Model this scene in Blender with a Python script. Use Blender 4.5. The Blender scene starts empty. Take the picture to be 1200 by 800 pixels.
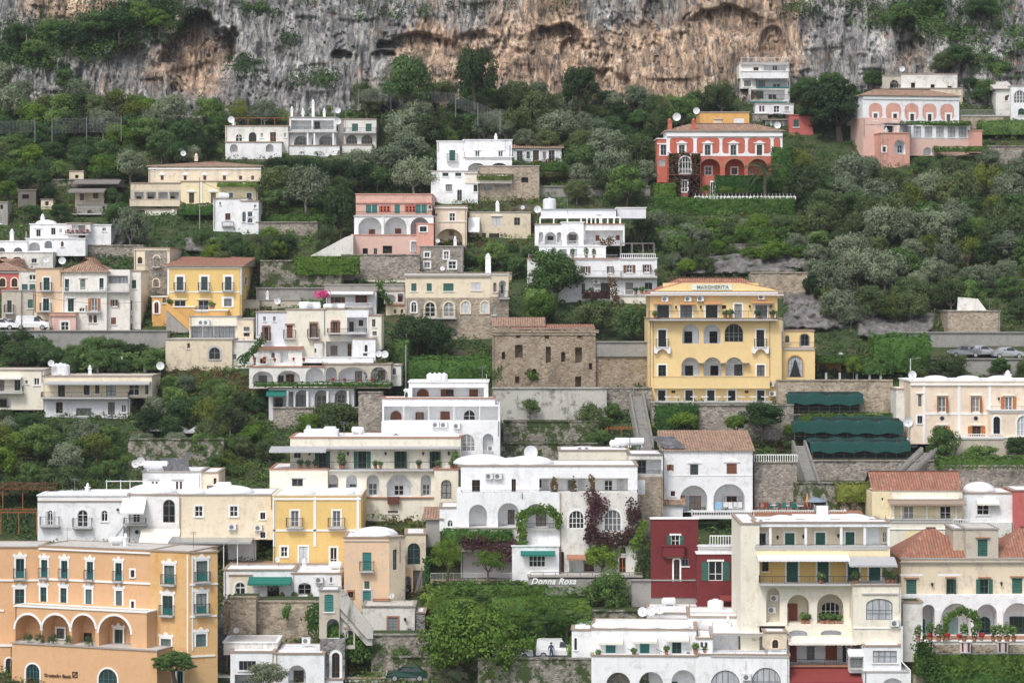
import bpy,math,random
import numpy as np
from mathutils import Vector
from mathutils.geometry import tessellate_polygon
random.seed(7)
RNG=np.random.default_rng(11)
K=0.00032
CZ=60.0
HY=330.0
SC=bpy.context.scene
COL=SC.collection
# camera, light, exposure
cam=bpy.data.objects.new('camera',bpy.data.cameras.new('camera'))
COL.objects.link(cam)
cam.location=(0,0,CZ)
cam.rotation_euler=(math.radians(90),0,0)
cam.data.lens=36.0/(1200*K)
cam.data.sensor_width=36.0
cam.data.shift_y=-70.0/1200.0
cam.data.clip_start=1.0
cam.data.clip_end=5000
SC.camera=cam
SUN_EL,SUN_AZ=52.0,-28.0
w=bpy.data.worlds.new("World");SC.world=w;w.use_nodes=True
nt=w.node_tree
sky=nt.nodes.new('ShaderNodeTexSky');sky.sky_type='NISHITA';sky.sun_disc=False
sky.sun_elevation=math.radians(SUN_EL)
sky.sun_rotation=math.radians(180-SUN_AZ)
sky.air_density=1.0;sky.dust_density=3.0;sky.ozone_density=1.0
hs=nt.nodes.new('ShaderNodeHueSaturation');hs.inputs['Saturation'].default_value=0.62
nt.links.new(sky.outputs[0],hs.inputs['Color'])
nt.links.new(hs.outputs[0],nt.nodes['Background'].inputs[0])
nt.nodes['Background'].inputs[1].default_value=0.15
sl=bpy.data.lights.new('sun','SUN');sl.energy=1.5;sl.angle=math.radians(14);sl.color=(1.0,0.985,0.965)
so=bpy.data.objects.new('sun',sl);COL.objects.link(so)
_e,_a=math.radians(SUN_EL),math.radians(SUN_AZ)
_d=Vector((math.sin(_a)*math.cos(_e),-math.cos(_a)*math.cos(_e),math.sin(_e)))
so.rotation_euler=_d.to_track_quat('Z','Y').to_euler()
so.location=_d*300
SC.view_settings.view_transform='Standard'
SC.view_settings.look='None'
SC.view_settings.exposure=0.36
SC.view_settings.gamma=1.0
# places
_TY=np.array([-400,0,60,130,250,400,600,800,900,1100],float)
_TD=np.array([480,440,428,410,378,340,300,268,252,225],float)
_CX=np.array([-900,0,60,110,170,240,300,420,520,640,760,860,960,1040,1110,1200,2100],float)
_CB=np.array([40,58,62,80,104,118,124,128,108,116,118,108,88,84,78,70,60],float)
def cliff_base(px):return np.interp(px,_CX,_CB)
def T(px,py):
 """distance at which the hillside stands behind the photo point px, py"""
 y=np.interp(py,_TY,_TD)
 t=np.clip((cliff_base(px)-py)/14.0,0,1)
 return y+22*t
def P(px,py,Y):return Vector(((px-600)*K*Y,Y,CZ+(HY-py)*K*Y))
def G(px,py):return P(px,py,float(T(px,py)))
def lerp(a,b,t):return a+(b-a)*t
# materials
def S(c):
 return tuple(((v/255.0)/12.92 if v/255.0<=0.04045 else(((v/255.0)+0.055)/1.055)**2.4)for v in c)
MATS={}
def _new(name):
 m=bpy.data.materials.new(name);m.use_nodes=True
 n=m.node_tree.nodes;b=n['Principled BSDF']
 MATS[name]=m
 return m,m.node_tree,n,m.node_tree.links,b
def N_(nt,t,**kw):
 n=nt.nodes.new(t)
 for k,v in kw.items():
  if hasattr(n,k):setattr(n,k,v)
  else:n.inputs[k.replace('_',' ')].default_value=v
 return n
def noise(nt,coord,scale,detail=4,rough=.55,sc=None):
 n=N_(nt,'ShaderNodeTexNoise');n.inputs['Scale'].default_value=scale
 n.inputs['Detail'].default_value=detail;n.inputs['Roughness'].default_value=rough
 if sc:
  mp=N_(nt,'ShaderNodeMapping');mp.inputs['Scale'].default_value=sc
  nt.links.new(coord,mp.inputs[0]);coord=mp.outputs[0]
 nt.links.new(coord,n.inputs['Vector'])
 return n.outputs['Fac']
def ramp(nt,fac,stops,interp='LINEAR'):
 r=N_(nt,'ShaderNodeValToRGB');r.color_ramp.interpolation=interp
 e=r.color_ramp.elements
 while len(e)<len(stops):e.new(0.5)
 for i,(p,c)in enumerate(stops):
  e[i].position=p;e[i].color=(c[0],c[1],c[2],1)if not isinstance(c,float)else(c,c,c,1)
 nt.links.new(fac,r.inputs[0])
 return r.outputs[0]
def mix(nt,fac,a,b,mode='MIX'):
 m=N_(nt,'ShaderNodeMix',data_type='RGBA',blend_type=mode)
 for sock,v in((m.inputs[0],fac),(m.inputs[6],a),(m.inputs[7],b)):
  if isinstance(v,(int,float)):sock.default_value=v
  elif isinstance(v,tuple):sock.default_value=(v[0],v[1],v[2],1)
  else:nt.links.new(v,sock)
 return m.outputs[2]
def bump(nt,h,b,dist=.05,st=.6):
 bp=N_(nt,'ShaderNodeBump');bp.inputs['Distance'].default_value=dist;bp.inputs['Strength'].default_value=st
 nt.links.new(h,bp.inputs['Height']);nt.links.new(bp.outputs[0],b.inputs['Normal'])
def wcoord(nt):
 g=N_(nt,'ShaderNodeNewGeometry');return g.outputs['Position']
def ocoord(nt):
 g=N_(nt,'ShaderNodeTexCoord');return g.outputs['Object']
def stucco(name,col,dirt=.35,dcol=None,rough=.9):
 """lime plaster: broad tone changes, rain streaks with a shape of their own, grain"""
 m,nt,n,L,b=_new(name)
 c=wcoord(nt)
 base=tuple(col);dark=dcol or tuple(v*k for v,k in zip(col,(.62,.6,.56)))
 broad=ramp(nt,noise(nt,c,.35,5,.6),[(.38,0.0),(.72,1.0)])
 streak=ramp(nt,noise(nt,c,1.0,7,.75,(1.3,1.3,.30)),[(.47,0.0),(.66,1.0)])
 fine=noise(nt,c,6,3,.6)
 light=tuple(min(.86,v*1.06)for v in col)
 o=mix(nt,broad,base,light)
 mk=N_(nt,'ShaderNodeMath',operation='MULTIPLY');L.new(streak,mk.inputs[0]);L.new(ramp(nt,noise(nt,c,.22,5,.7),[(.42,0.0),(.56,1.0)]),mk.inputs[1])
 mm=N_(nt,'ShaderNodeMath',operation='MULTIPLY');L.new(mk.outputs[0],mm.inputs[0]);mm.inputs[1].default_value=dirt
 o=mix(nt,mm.outputs[0],o,dark)
 p2=ramp(nt,noise(nt,c,.9,8,.75),[(.53,0.0),(.60,1.0)])
 m3=N_(nt,'ShaderNodeMath',operation='MULTIPLY');L.new(p2,m3.inputs[0]);m3.inputs[1].default_value=dirt*.75
 o=mix(nt,m3.outputs[0],o,dark)
 o=mix(nt,.10,o,ramp(nt,fine,[(.3,.25),(.7,.9)]),'OVERLAY')
 L.new(o,b.inputs['Base Color']);b.inputs['Roughness'].default_value=rough
 bump(nt,fine,b,.03,.35)
 return m
def plain(name,col,rough=.6,metal=0.0,var=.12,scale=3.0):
 m,nt,n,L,b=_new(name)
 f=noise(nt,wcoord(nt),scale,4)
 o=mix(nt,f,tuple(v*(1-var)for v in col),tuple(min(1,v*(1+var))for v in col))
 L.new(o,b.inputs['Base Color']);b.inputs['Roughness'].default_value=rough;b.inputs['Metallic'].default_value=metal
 return m
def stone(name,cols,scale=2.2,mortar=(.30,.27,.23),green=0.0,sq=(1,1,1.5)):
 m,nt,n,L,b=_new(name)
 c=wcoord(nt)
 mp=N_(nt,'ShaderNodeMapping');mp.inputs['Scale'].default_value=sq;L.new(c,mp.inputs[0])
 ns=N_(nt,'ShaderNodeTexNoise');ns.inputs['Scale'].default_value=2.0;L.new(mp.outputs[0],ns.inputs['Vector'])
 ad=N_(nt,'ShaderNodeVectorMath',operation='MULTIPLY_ADD');L.new(ns.outputs['Color'],ad.inputs[0]);ad.inputs[1].default_value=(.25,.25,.25);L.new(mp.outputs[0],ad.inputs[2])
 v=N_(nt,'ShaderNodeTexVoronoi');v.inputs['Scale'].default_value=scale;L.new(ad.outputs[0],v.inputs['Vector'])
 v2=N_(nt,'ShaderNodeTexVoronoi',feature='DISTANCE_TO_EDGE');v2.inputs['Scale'].default_value=scale;L.new(ad.outputs[0],v2.inputs['Vector'])
 sep=N_(nt,'ShaderNodeSeparateColor');L.new(v.outputs['Color'],sep.inputs[0])
 k=len(cols)
 o=ramp(nt,sep.outputs[0],[(i/max(1,k-1),cc)for i,cc in enumerate(cols)])
 edge=ramp(nt,v2.outputs['Distance'],[(.0,1.0),(.07,0.0)])
 o=mix(nt,edge,o,mortar)
 pl=ramp(nt,noise(nt,c,.45,7,.72),[(.55,0.0),(.60,.75)])
 o=mix(nt,pl,o,tuple(v*1.1 for v in mortar))
 st=ramp(nt,noise(nt,c,.5,7,.7),[(.5,0.0),(.68,1.0)])
 m4=N_(nt,'ShaderNodeMath',operation='MULTIPLY');L.new(st,m4.inputs[0]);m4.inputs[1].default_value=.5
 o=mix(nt,m4.outputs[0],o,(.06,.055,.045))
 if green:
  g=ramp(nt,noise(nt,c,.8,6,.7),[(.62-green*.3,0.0),(.68-green*.3,1.0)])
  o=mix(nt,g,o,(.05,.075,.02))
 L.new(o,b.inputs['Base Color']);b.inputs['Roughness'].default_value=.95
 bump(nt,v2.outputs['Distance'],b,.12,.8)
 return m
def leafmat(name,c1,c2,c3=None,trans=.25):
 m,nt,n,L,b=_new(name)
 oi=N_(nt,'ShaderNodeObjectInfo')
 c=wcoord(nt)
 f=ramp(nt,noise(nt,c,.55,3,.6),[(.36,0.0),(.64,1.0)])
 o=mix(nt,f,c1,c2)
 f2=ramp(nt,noise(nt,c,4.0,2,.6),[(.35,0.0),(.7,1.0)])
 if c3:o=mix(nt,ramp(nt,noise(nt,c,1.7,3,.6),[(.55,0.0),(.72,1.0)]),o,c3)
 o=mix(nt,f2,tuple_mul(nt,o,.72),o)
 hsv=N_(nt,'ShaderNodeHueSaturation');L.new(o,hsv.inputs['Color'])
 mr=N_(nt,'ShaderNodeMapRange');L.new(oi.outputs['Random'],mr.inputs[0]);mr.inputs[3].default_value=.70;mr.inputs[4].default_value=1.35
 L.new(mr.outputs[0],hsv.inputs['Value'])
 mr2=N_(nt,'ShaderNodeMapRange');L.new(oi.outputs['Random'],mr2.inputs[0]);mr2.inputs[3].default_value=.515;mr2.inputs[4].default_value=.485
 L.new(mr2.outputs[0],hsv.inputs['Hue'])
 L.new(hsv.outputs[0],b.inputs['Base Color']);b.inputs['Roughness'].default_value=.75
 b.inputs['Specular IOR Level'].default_value=.25
 tr=N_(nt,'ShaderNodeBsdfTranslucent');L.new(hsv.outputs[0],tr.inputs[0])
 ms=N_(nt,'ShaderNodeMixShader');ms.inputs[0].default_value=trans
 L.new(b.outputs[0],ms.inputs[1]);L.new(tr.outputs[0],ms.inputs[2])
 L.new(ms.outputs[0],n['Material Output'].inputs[0])
 return m
def tuple_mul(nt,sock,k):
 return mix(nt,1.0,sock,(k,k,k),'MULTIPLY')
stucco('white',(.80,.805,.81),.5,(.47,.46,.44))
stucco('white_warm',(.80,.765,.69),.5,(.46,.41,.34))
stucco('white_worn',(.70,.68,.63),.6,(.33,.31,.28))
stucco('white_lilac',(.70,.70,.73),.3,(.45,.44,.44))
stucco('cream',(.76,.66,.49),.45)
stucco('cream_pale',(.77,.72,.60),.45)
stucco('cream_worn',(.68,.58,.43),.6,(.33,.29,.24))
stucco('peach',(.65,.39,.215),.5,(.60,.33,.14))
stucco('peach_gold',(.66,.42,.20),.7,(.62,.30,.07))
stucco('peach_worn',(.72,.50,.32),.55,(.50,.46,.40))
stucco('peach_pale',(.77,.64,.50),.45)
stucco('yellow',(.72,.50,.19),.35,(.62,.40,.14))
stucco('yellow_pale',(.79,.68,.44),.4)
stucco('margherita_yellow',(.77,.57,.28),.3,(.62,.46,.22))
stucco('ochre',(.66,.38,.13),.35)
stucco('villa_red',(.47,.135,.09),.6,(.40,.08,.05))
stucco('crimson',(.50,.13,.12),.4)
stucco('brick_red',(.15,.020,.022),.5,(.09,.014,.014))
stucco('pink',(.64,.34,.27),.6)
stucco('pink_pale',(.68,.46,.39),.65,(.60,.38,.3))
stucco('coral',(.64,.40,.33),.6)
stucco('grey_plaster',(.34,.32,.29),.6)
stucco('grey_beige',(.50,.45,.37),.6)
stucco('concrete',(.30,.29,.27),.6)
stucco('peeling',(.50,.48,.44),1.0,(.16,.145,.12))
stucco('dark_plaster',(.16,.14,.12),.6)
stucco('roof_white',(.80,.80,.80),.6,(.5,.49,.46))
stucco('roof_screed',(.55,.52,.47),.6,(.30,.28,.25))
plain('trim_white',(.82,.82,.80),.7,0,.05)
plain('trim_grey',(.48,.47,.46),.8,0,.12)
plain('coping',(.34,.26,.20),.9,0,.6,9.0)
plain('coping_grey',(.36,.33,.30),.9,0,.4,7.0)
plain('terracotta',(.38,.18,.11),.85,0,.4,6)
plain('iron',(.035,.037,.04),.5,.3)
plain('iron_grey',(.20,.21,.22),.5,.3)
plain('rail_white',(.70,.70,.68),.5)
plain('steel',(.45,.47,.48),.35,.6)
plain('tank',(.74,.75,.76),.4)
plain('dish',(.72,.73,.74),.4)
plain('green',(.012,.075,.055),.55,0,.2)
plain('teal',(.015,.16,.15),.55,0,.2)
plain('blue_teal',(.02,.22,.27),.55,0,.2)
plain('darkgreen',(.012,.035,.028),.5,0,.2)
plain('wood',(.32,.10,.03),.6,0,.3)
plain('wood_orange',(.50,.17,.04),.6,0,.3)
plain('wood_dark',(.12,.035,.02),.6,0,.3)
plain('timber',(.30,.25,.19),.85,0,.4)
plain('timber_red',(.30,.11,.04),.85,0,.5)
plain('timber_grey',(.20,.18,.16),.85,0,.4)
plain('bluegrey',(.22,.28,.34),.5)
plain('awning_cream',(.74,.70,.62),.8)
plain('awning_white',(.78,.78,.76),.8)
plain('awning_grey',(.42,.42,.42),.8)
plain('awning_green',(.01,.16,.12),.8)
plain('awning_red',(.22,.035,.03),.8)
plain('awning_orange',(.60,.30,.12),.8)
plain('hollow',(.018,.017,.016),.9)
plain('interior',(.10,.09,.08),.9)
plain('tarmac',(.09,.09,.095),.9)
plain('black',(.015,.015,.016),.5)
plain('flower_red',(.45,.03,.03),.7,0,.5,6)
plain('sign_pale',(.70,.72,.66),.7)
plain('sign_letter',(.22,.24,.18),.6)
plain('gold_letter',(.06,.03,.015),.5)
plain('skin',(.45,.27,.19),.6)
plain('shirt_blue',(.03,.05,.10),.8)
plain('cloth_white',(.75,.76,.78),.8)
plain('cloth_blue',(.30,.50,.70),.8)
plain('car_white',(.75,.75,.74),.25);plain('car_grey',(.20,.21,.23),.3,.4);plain('car_silver',(.40,.41,.42),.3,.5)
plain('car_green',(.012,.05,.035),.25,.3);plain('tyre',(.02,.02,.02),.8);plain('car_glass',(.03,.035,.04),.1)
plain('lamp_red',(.4,.02,.02),.3);plain('lamp_clear',(.6,.6,.58),.2)
stone('stone',[(.15,.13,.11),(.30,.27,.23),(.46,.42,.36),(.22,.19,.16),(.38,.33,.27)],3.4)
stone('stone_warm',[(.26,.20,.14),(.42,.34,.24),(.50,.43,.33),(.30,.24,.18)],3.0,(.36,.31,.25))
stone('stone_green',[(.14,.13,.11),(.28,.26,.22),(.38,.34,.29),(.20,.18,.15)],3.2,(.22,.20,.16),.5)
stone('stone_dark',[(.09,.09,.09),(.16,.155,.15),(.30,.29,.28),(.12,.11,.11)],2.4,(.30,.29,.27))
stone('ruin',[(.18,.13,.09),(.34,.26,.17),(.26,.20,.14),(.44,.36,.26)],3.0,(.36,.30,.24))
stone('slate',[(.10,.10,.11),(.14,.14,.15),(.18,.18,.19)],1.5,(.07,.07,.07))
def tiles(name,cols):
 """rows of barrel tiles running down the slope (u across from the object's UV map)"""
 m,nt,n,L,b=_new(name)
 uv=N_(nt,'ShaderNodeUVMap')
 sp=N_(nt,'ShaderNodeSeparateXYZ');L.new(uv.outputs[0],sp.inputs[0])
 wv=N_(nt,'ShaderNodeMath',operation='SINE')
 mu=N_(nt,'ShaderNodeMath',operation='MULTIPLY');L.new(sp.outputs[0],mu.inputs[0]);mu.inputs[1].default_value=2*math.pi/.30
 L.new(mu.outputs[0],wv.inputs[0])
 v=N_(nt,'ShaderNodeTexVoronoi');v.inputs['Scale'].default_value=1.0
 mp=N_(nt,'ShaderNodeMapping');mp.inputs['Scale'].default_value=(1/.30,1/.40,1);L.new(uv.outputs[0],mp.inputs[0]);L.new(mp.outputs[0],v.inputs['Vector'])
 se=N_(nt,'ShaderNodeSeparateColor');L.new(v.outputs['Color'],se.inputs[0])
 k=len(cols)
 o=ramp(nt,se.outputs[0],[(i/(k-1),cc)for i,cc in enumerate(cols)])
 st=ramp(nt,noise(nt,wcoord(nt),.8,6,.7),[(.45,0.0),(.75,.6)])
 o=mix(nt,st,o,(.16,.12,.09))
 L.new(o,b.inputs['Base Color']);b.inputs['Roughness'].default_value=.9
 bump(nt,wv.outputs[0],b,.06,1.0)
 return m
tiles('tile_orange',[(.36,.14,.085),(.45,.20,.12),(.31,.13,.09),(.50,.27,.18)])
tiles('tile_brown',[(.36,.20,.13),(.48,.30,.20),(.28,.16,.11),(.52,.35,.25)])
tiles('tile_grey',[(.12,.12,.13),(.17,.17,.18),(.10,.10,.11)])
def panemat():
 m,nt,n,L,b=_new('pane')
 oi=N_(nt,'ShaderNodeObjectInfo')
 o=ramp(nt,oi.outputs['Random'],[(0.0,(.012,.016,.018)),(.45,(.03,.035,.035)),(.62,(.16,.17,.17)),(.8,(.30,.30,.29)),(.9,(.02,.024,.026))],'CONSTANT')
 f=noise(nt,wcoord(nt),3.0,3,.6,(3,3,.4))
 o=mix(nt,.5,o,ramp(nt,f,[(.35,.5),(.65,1.0)]),'MULTIPLY')
 L.new(o,b.inputs['Base Color']);b.inputs['Roughness'].default_value=.12
 b.inputs['Specular IOR Level'].default_value=.6
panemat()
def curtainmat():
 m,nt,n,L,b=_new('pane_light')
 f=noise(nt,wcoord(nt),3.0,3,.6,(5,5,.2))
 o=ramp(nt,f,[(.35,(.28,.30,.32)),(.6,(.52,.54,.56))])
 L.new(o,b.inputs['Base Color']);b.inputs['Roughness'].default_value=.2
curtainmat()
def shuttermat(name,src):
 m,nt,n,L,b=_new(name)
 uv=N_(nt,'ShaderNodeTexCoord')
 sp=N_(nt,'ShaderNodeSeparateXYZ');L.new(uv.outputs['Object'],sp.inputs[0])
 mu=N_(nt,'ShaderNodeMath',operation='MULTIPLY');L.new(sp.outputs[2],mu.inputs[0]);mu.inputs[1].default_value=2*math.pi/.16
 wv=N_(nt,'ShaderNodeMath',operation='SINE');L.new(mu.outputs[0],wv.inputs[0])
 f=noise(nt,wcoord(nt),2.5,3)
 o=mix(nt,f,tuple(v*.75 for v in src),tuple(v*1.25 for v in src))
 L.new(o,b.inputs['Base Color']);b.inputs['Roughness'].default_value=.55
 bump(nt,wv.outputs[0],b,.02,.7)
for nm,c in(('sh_green',(.014,.095,.070)),('sh_teal',(.015,.17,.155)),('sh_brown',(.17,.05,.02)),('sh_orange',(.42,.13,.025)),('sh_dark',(.022,.04,.038)),('sh_white',(.55,.57,.58)),('sh_grey',(.20,.22,.23)),('sh_red',(.26,.055,.03)),('sh_sage',(.25,.36,.34))):
 shuttermat(nm,c)
leafmat('leaf_olive',(.155,.20,.115),(.24,.285,.18),(.18,.23,.12),.15)
leafmat('leaf_oak',(.048,.105,.034),(.08,.155,.045),(.11,.17,.05),.18)
leafmat('leaf_bright',(.095,.18,.022),(.16,.27,.035),(.12,.18,.03))
leafmat('leaf_mid',(.085,.17,.040),(.14,.235,.06),(.18,.24,.075),.18)
leafmat('leaf_pine',(.035,.070,.024),(.055,.10,.032),(.07,.10,.035))
leafmat('leaf_yellow',(.12,.17,.03),(.18,.22,.04),(.10,.15,.03))
leafmat('leaf_broad',(.15,.26,.035),(.22,.34,.05),(.12,.20,.03))
leafmat('leaf_lime',(.22,.36,.05),(.30,.44,.09),(.16,.28,.04))
leafmat('leaf_purple',(.075,.025,.032),(.11,.05,.045),(.07,.075,.03))
leafmat('leaf_brown',(.10,.075,.035),(.16,.10,.04),(.07,.08,.03))
leafmat('leaf_hedge',(.045,.12,.022),(.075,.17,.03),(.10,.18,.04))
leafmat('leaf_palm',(.07,.10,.045),(.12,.15,.06),(.13,.12,.05))
leafmat('leaf_vine',(.060,.13,.020),(.10,.19,.03),(.045,.10,.02))
leafmat('leaf_scrub',(.075,.12,.040),(.13,.18,.065),(.18,.19,.085))
plain('bark',(.11,.085,.065),.95,0,.3)
plain('bark_grey',(.22,.20,.18),.95,0,.3)
plain('flower_orange',(.65,.25,.03),.8);plain('flower_magenta',(.55,.03,.18),.8)
# mesh helper
class MB:
 """collects faces, then links them as one mesh object"""
 def __init__(s):s.v=[];s.f=[];s.m=[];s.uv={}
 def face(s,pts,mi=0,uvs=None):
  i=len(s.v);s.v+=[tuple(p)for p in pts];s.f.append(tuple(range(i,i+len(pts))));s.m.append(mi)
  if uvs:s.uv[len(s.f)-1]=uvs
 def box(s,x0,x1,y0,y1,z0,z1,mi=0):
  i=len(s.v)
  s.v+=[(x0,y0,z0),(x1,y0,z0),(x1,y1,z0),(x0,y1,z0),(x0,y0,z1),(x1,y0,z1),(x1,y1,z1),(x0,y1,z1)]
  for q in((0,1,5,4),(1,2,6,5),(2,3,7,6),(3,0,4,7),(4,5,6,7),(3,2,1,0)):
   s.f.append(tuple(i+k for k in q));s.m.append(mi)
 def bar(s,a,b,r,mi=0,n=4):
  """a round or square bar from a to b; r may be (ra, rb)"""
  a,b=Vector(a),Vector(b);d=(b-a)
  if d.length<1e-6:return
  d.normalize();up=Vector((0,0,1))if abs(d.z)<.9 else Vector((1,0,0))
  x=d.cross(up).normalized();y=d.cross(x)
  ra,rb=r if isinstance(r,tuple)else(r,r)
  i=len(s.v)
  for c,rr in((a,ra),(b,rb)):
   for k in range(n):
    t=2*math.pi*(k+.5)/n
    s.v.append(tuple(c+x*math.cos(t)*rr+y*math.sin(t)*rr))
  for k in range(n):
   s.f.append((i+k,i+(k+1)%n,i+n+(k+1)%n,i+n+k));s.m.append(mi)
  s.f.append(tuple(i+n+k for k in range(n)));s.m.append(mi)
  s.f.append(tuple(i+n-1-k for k in range(n)));s.m.append(mi)
 def lathe(s,prof,c=(0,0,0),n=10,mi=0,sx=1,sy=1):
  i=len(s.v)
  for r,z in prof:
   for k in range(n):
    t=2*math.pi*k/n
    s.v.append((c[0]+r*math.cos(t)*sx,c[1]+r*math.sin(t)*sy,c[2]+z))
  for j in range(len(prof)-1):
   for k in range(n):
    s.f.append((i+j*n+k,i+j*n+(k+1)%n,i+(j+1)*n+(k+1)%n,i+(j+1)*n+k));s.m.append(mi)
  s.f.append(tuple(i+n-1-k for k in range(n)));s.m.append(mi)
  s.f.append(tuple(i+(len(prof)-1)*n+k for k in range(n)));s.m.append(mi)
 def prism(s,pts,y0,y1,mi=0):
  """outline in x,z extruded along y"""
  n=len(pts)
  s.face([(x,y0,z)for x,z in pts],mi);s.face([(x,y1,z)for x,z in reversed(pts)],mi)
  for k in range(n):
   (xa,za),(xb,zb)=pts[k],pts[(k+1)%n]
   s.face([(xa,y0,za),(xb,y0,zb),(xb,y1,zb),(xa,y1,za)],mi)
 def mesh(s,name,mats):
  me=bpy.data.meshes.new(name);me.from_pydata(s.v,[],s.f)
  for mm in([mats]if isinstance(mats,str)else mats):me.materials.append(MATS[mm])
  if any(s.m):me.polygons.foreach_set('material_index',s.m)
  if s.uv:
   l=me.uv_layers.new(name='UVMap')
   for fi,uvs in s.uv.items():
    p=me.polygons[fi]
    for li,q in zip(p.loop_indices,uvs):l.data[li].uv=q
  return me
 def obj(s,name,mats,parent=None,loc=(0,0,0),rz=0.0):
  return link(name,s.mesh(name,mats),parent,loc,rz)
def link(name,me,parent=None,loc=(0,0,0),rz=0.0,rot=None,scale=None):
 o=bpy.data.objects.new(name,me);COL.objects.link(o)
 o.location=loc;o.rotation_euler=rot if rot else(0,0,rz)
 if scale:o.scale=scale
 if parent:o.parent=parent
 return o
def tag(o,label=None,cat=None,group=None,kind=None):
 if label:o['label']=label
 if cat:o['category']=cat
 if group:o['group']=group
 if kind:o['kind']=kind
 return o
def thing(name,label,cat,loc,group=None,rz=0.0):
 o=bpy.data.objects.new(name,None);COL.objects.link(o);o.location=loc;o.rotation_euler=(0,0,rz)
 o.empty_display_size=.3
 return tag(o,label,cat,group)
def nmesh(name,co,quads,mat,mi=None,smooth=False):
 """mesh from numpy arrays"""
 me=bpy.data.meshes.new(name)
 nv,nf=len(co),len(quads);k=quads.shape[1]
 me.vertices.add(nv);me.vertices.foreach_set('co',np.ascontiguousarray(co,dtype=np.float32).ravel())
 me.loops.add(nf*k);me.loops.foreach_set('vertex_index',np.ascontiguousarray(quads,dtype=np.int32).ravel())
 me.polygons.add(nf);me.polygons.foreach_set('loop_start',np.arange(0,nf*k,k,dtype=np.int32))
 me.update(calc_edges=True)
 for mm in([mat]if isinstance(mat,str)else mat):me.materials.append(MATS[mm])
 if mi is not None:me.polygons.foreach_set('material_index',np.asarray(mi,dtype=np.int32))
 if smooth:me.polygons.foreach_set('use_smooth',np.ones(nf,dtype=bool))
 return me
def leaf_quads(c,nrm,size,rng=None,aspect=.7):
 """one leaf-cluster quad per centre, facing roughly nrm"""
 rng=rng or RNG;n=len(c)
 nr=nrm+rng.normal(0,.45,(n,3));nr/=np.linalg.norm(nr,axis=1)[:,None]+1e-9
 r=rng.normal(0,1,(n,3));a=np.cross(nr,r);a/=np.linalg.norm(a,axis=1)[:,None]+1e-9
 b=np.cross(nr,a)
 sz=(size*rng.uniform(.6,1.3,n))[:,None]
 a=a*sz*.5;b=b*sz*.5*aspect
 co=np.stack([c-a-b*.3,c-b,c+a+b*.2,c+b],1).reshape(-1,3)
 return co,np.arange(n*4).reshape(-1,4)
# facades read in photo units, built in metres at their own distance
class Frame:
 def __init__(s,X0,Y0,a):s.X0,s.Y0,s.a=X0,Y0,a;s.c,s.s=math.cos(a),math.sin(a)
 def u(s,px,v=0.0):
  q=(px-600)*K
  return(q*s.Y0-s.X0+v*s.s+q*v*s.c)/(s.c-q*s.s)
 def z(s,py,v=0.0):return CZ+(HY-py)*K*(s.Y0+v*s.c)
 def w(s,u,v,z):return(s.X0+u*s.c-v*s.s,s.Y0+u*s.s+v*s.c,z)
COLR={'w':'trim_white','g':'green','t':'teal','b':'wood','o':'wood_orange','d':'iron','k':'wood_dark','y':'iron_grey','l':'bluegrey'}
SHUT={'g':'sh_green','t':'sh_teal','b':'sh_brown','o':'sh_orange','d':'sh_dark','w':'sh_white','y':'sh_grey','r':'sh_red','s':'sh_sage'}
def profile(w,h,arch,n=12):
 """outline of an opening, x across its middle, z up; arch: 0 square, 1 round head"""
 r=w/2
 if not arch:return[(-r,0),(r,0),(r,h),(-r,h)]
 rise=min(r,h*.55)*(arch if arch<=1 else 1)
 zs=h-rise
 pts=[(-r,0),(r,0)]
 for k in range(n+1):
  t=math.pi*k/n
  pts.append((r*math.cos(t),zs+rise*math.sin(t)))
 return pts
_WC={}
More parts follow.
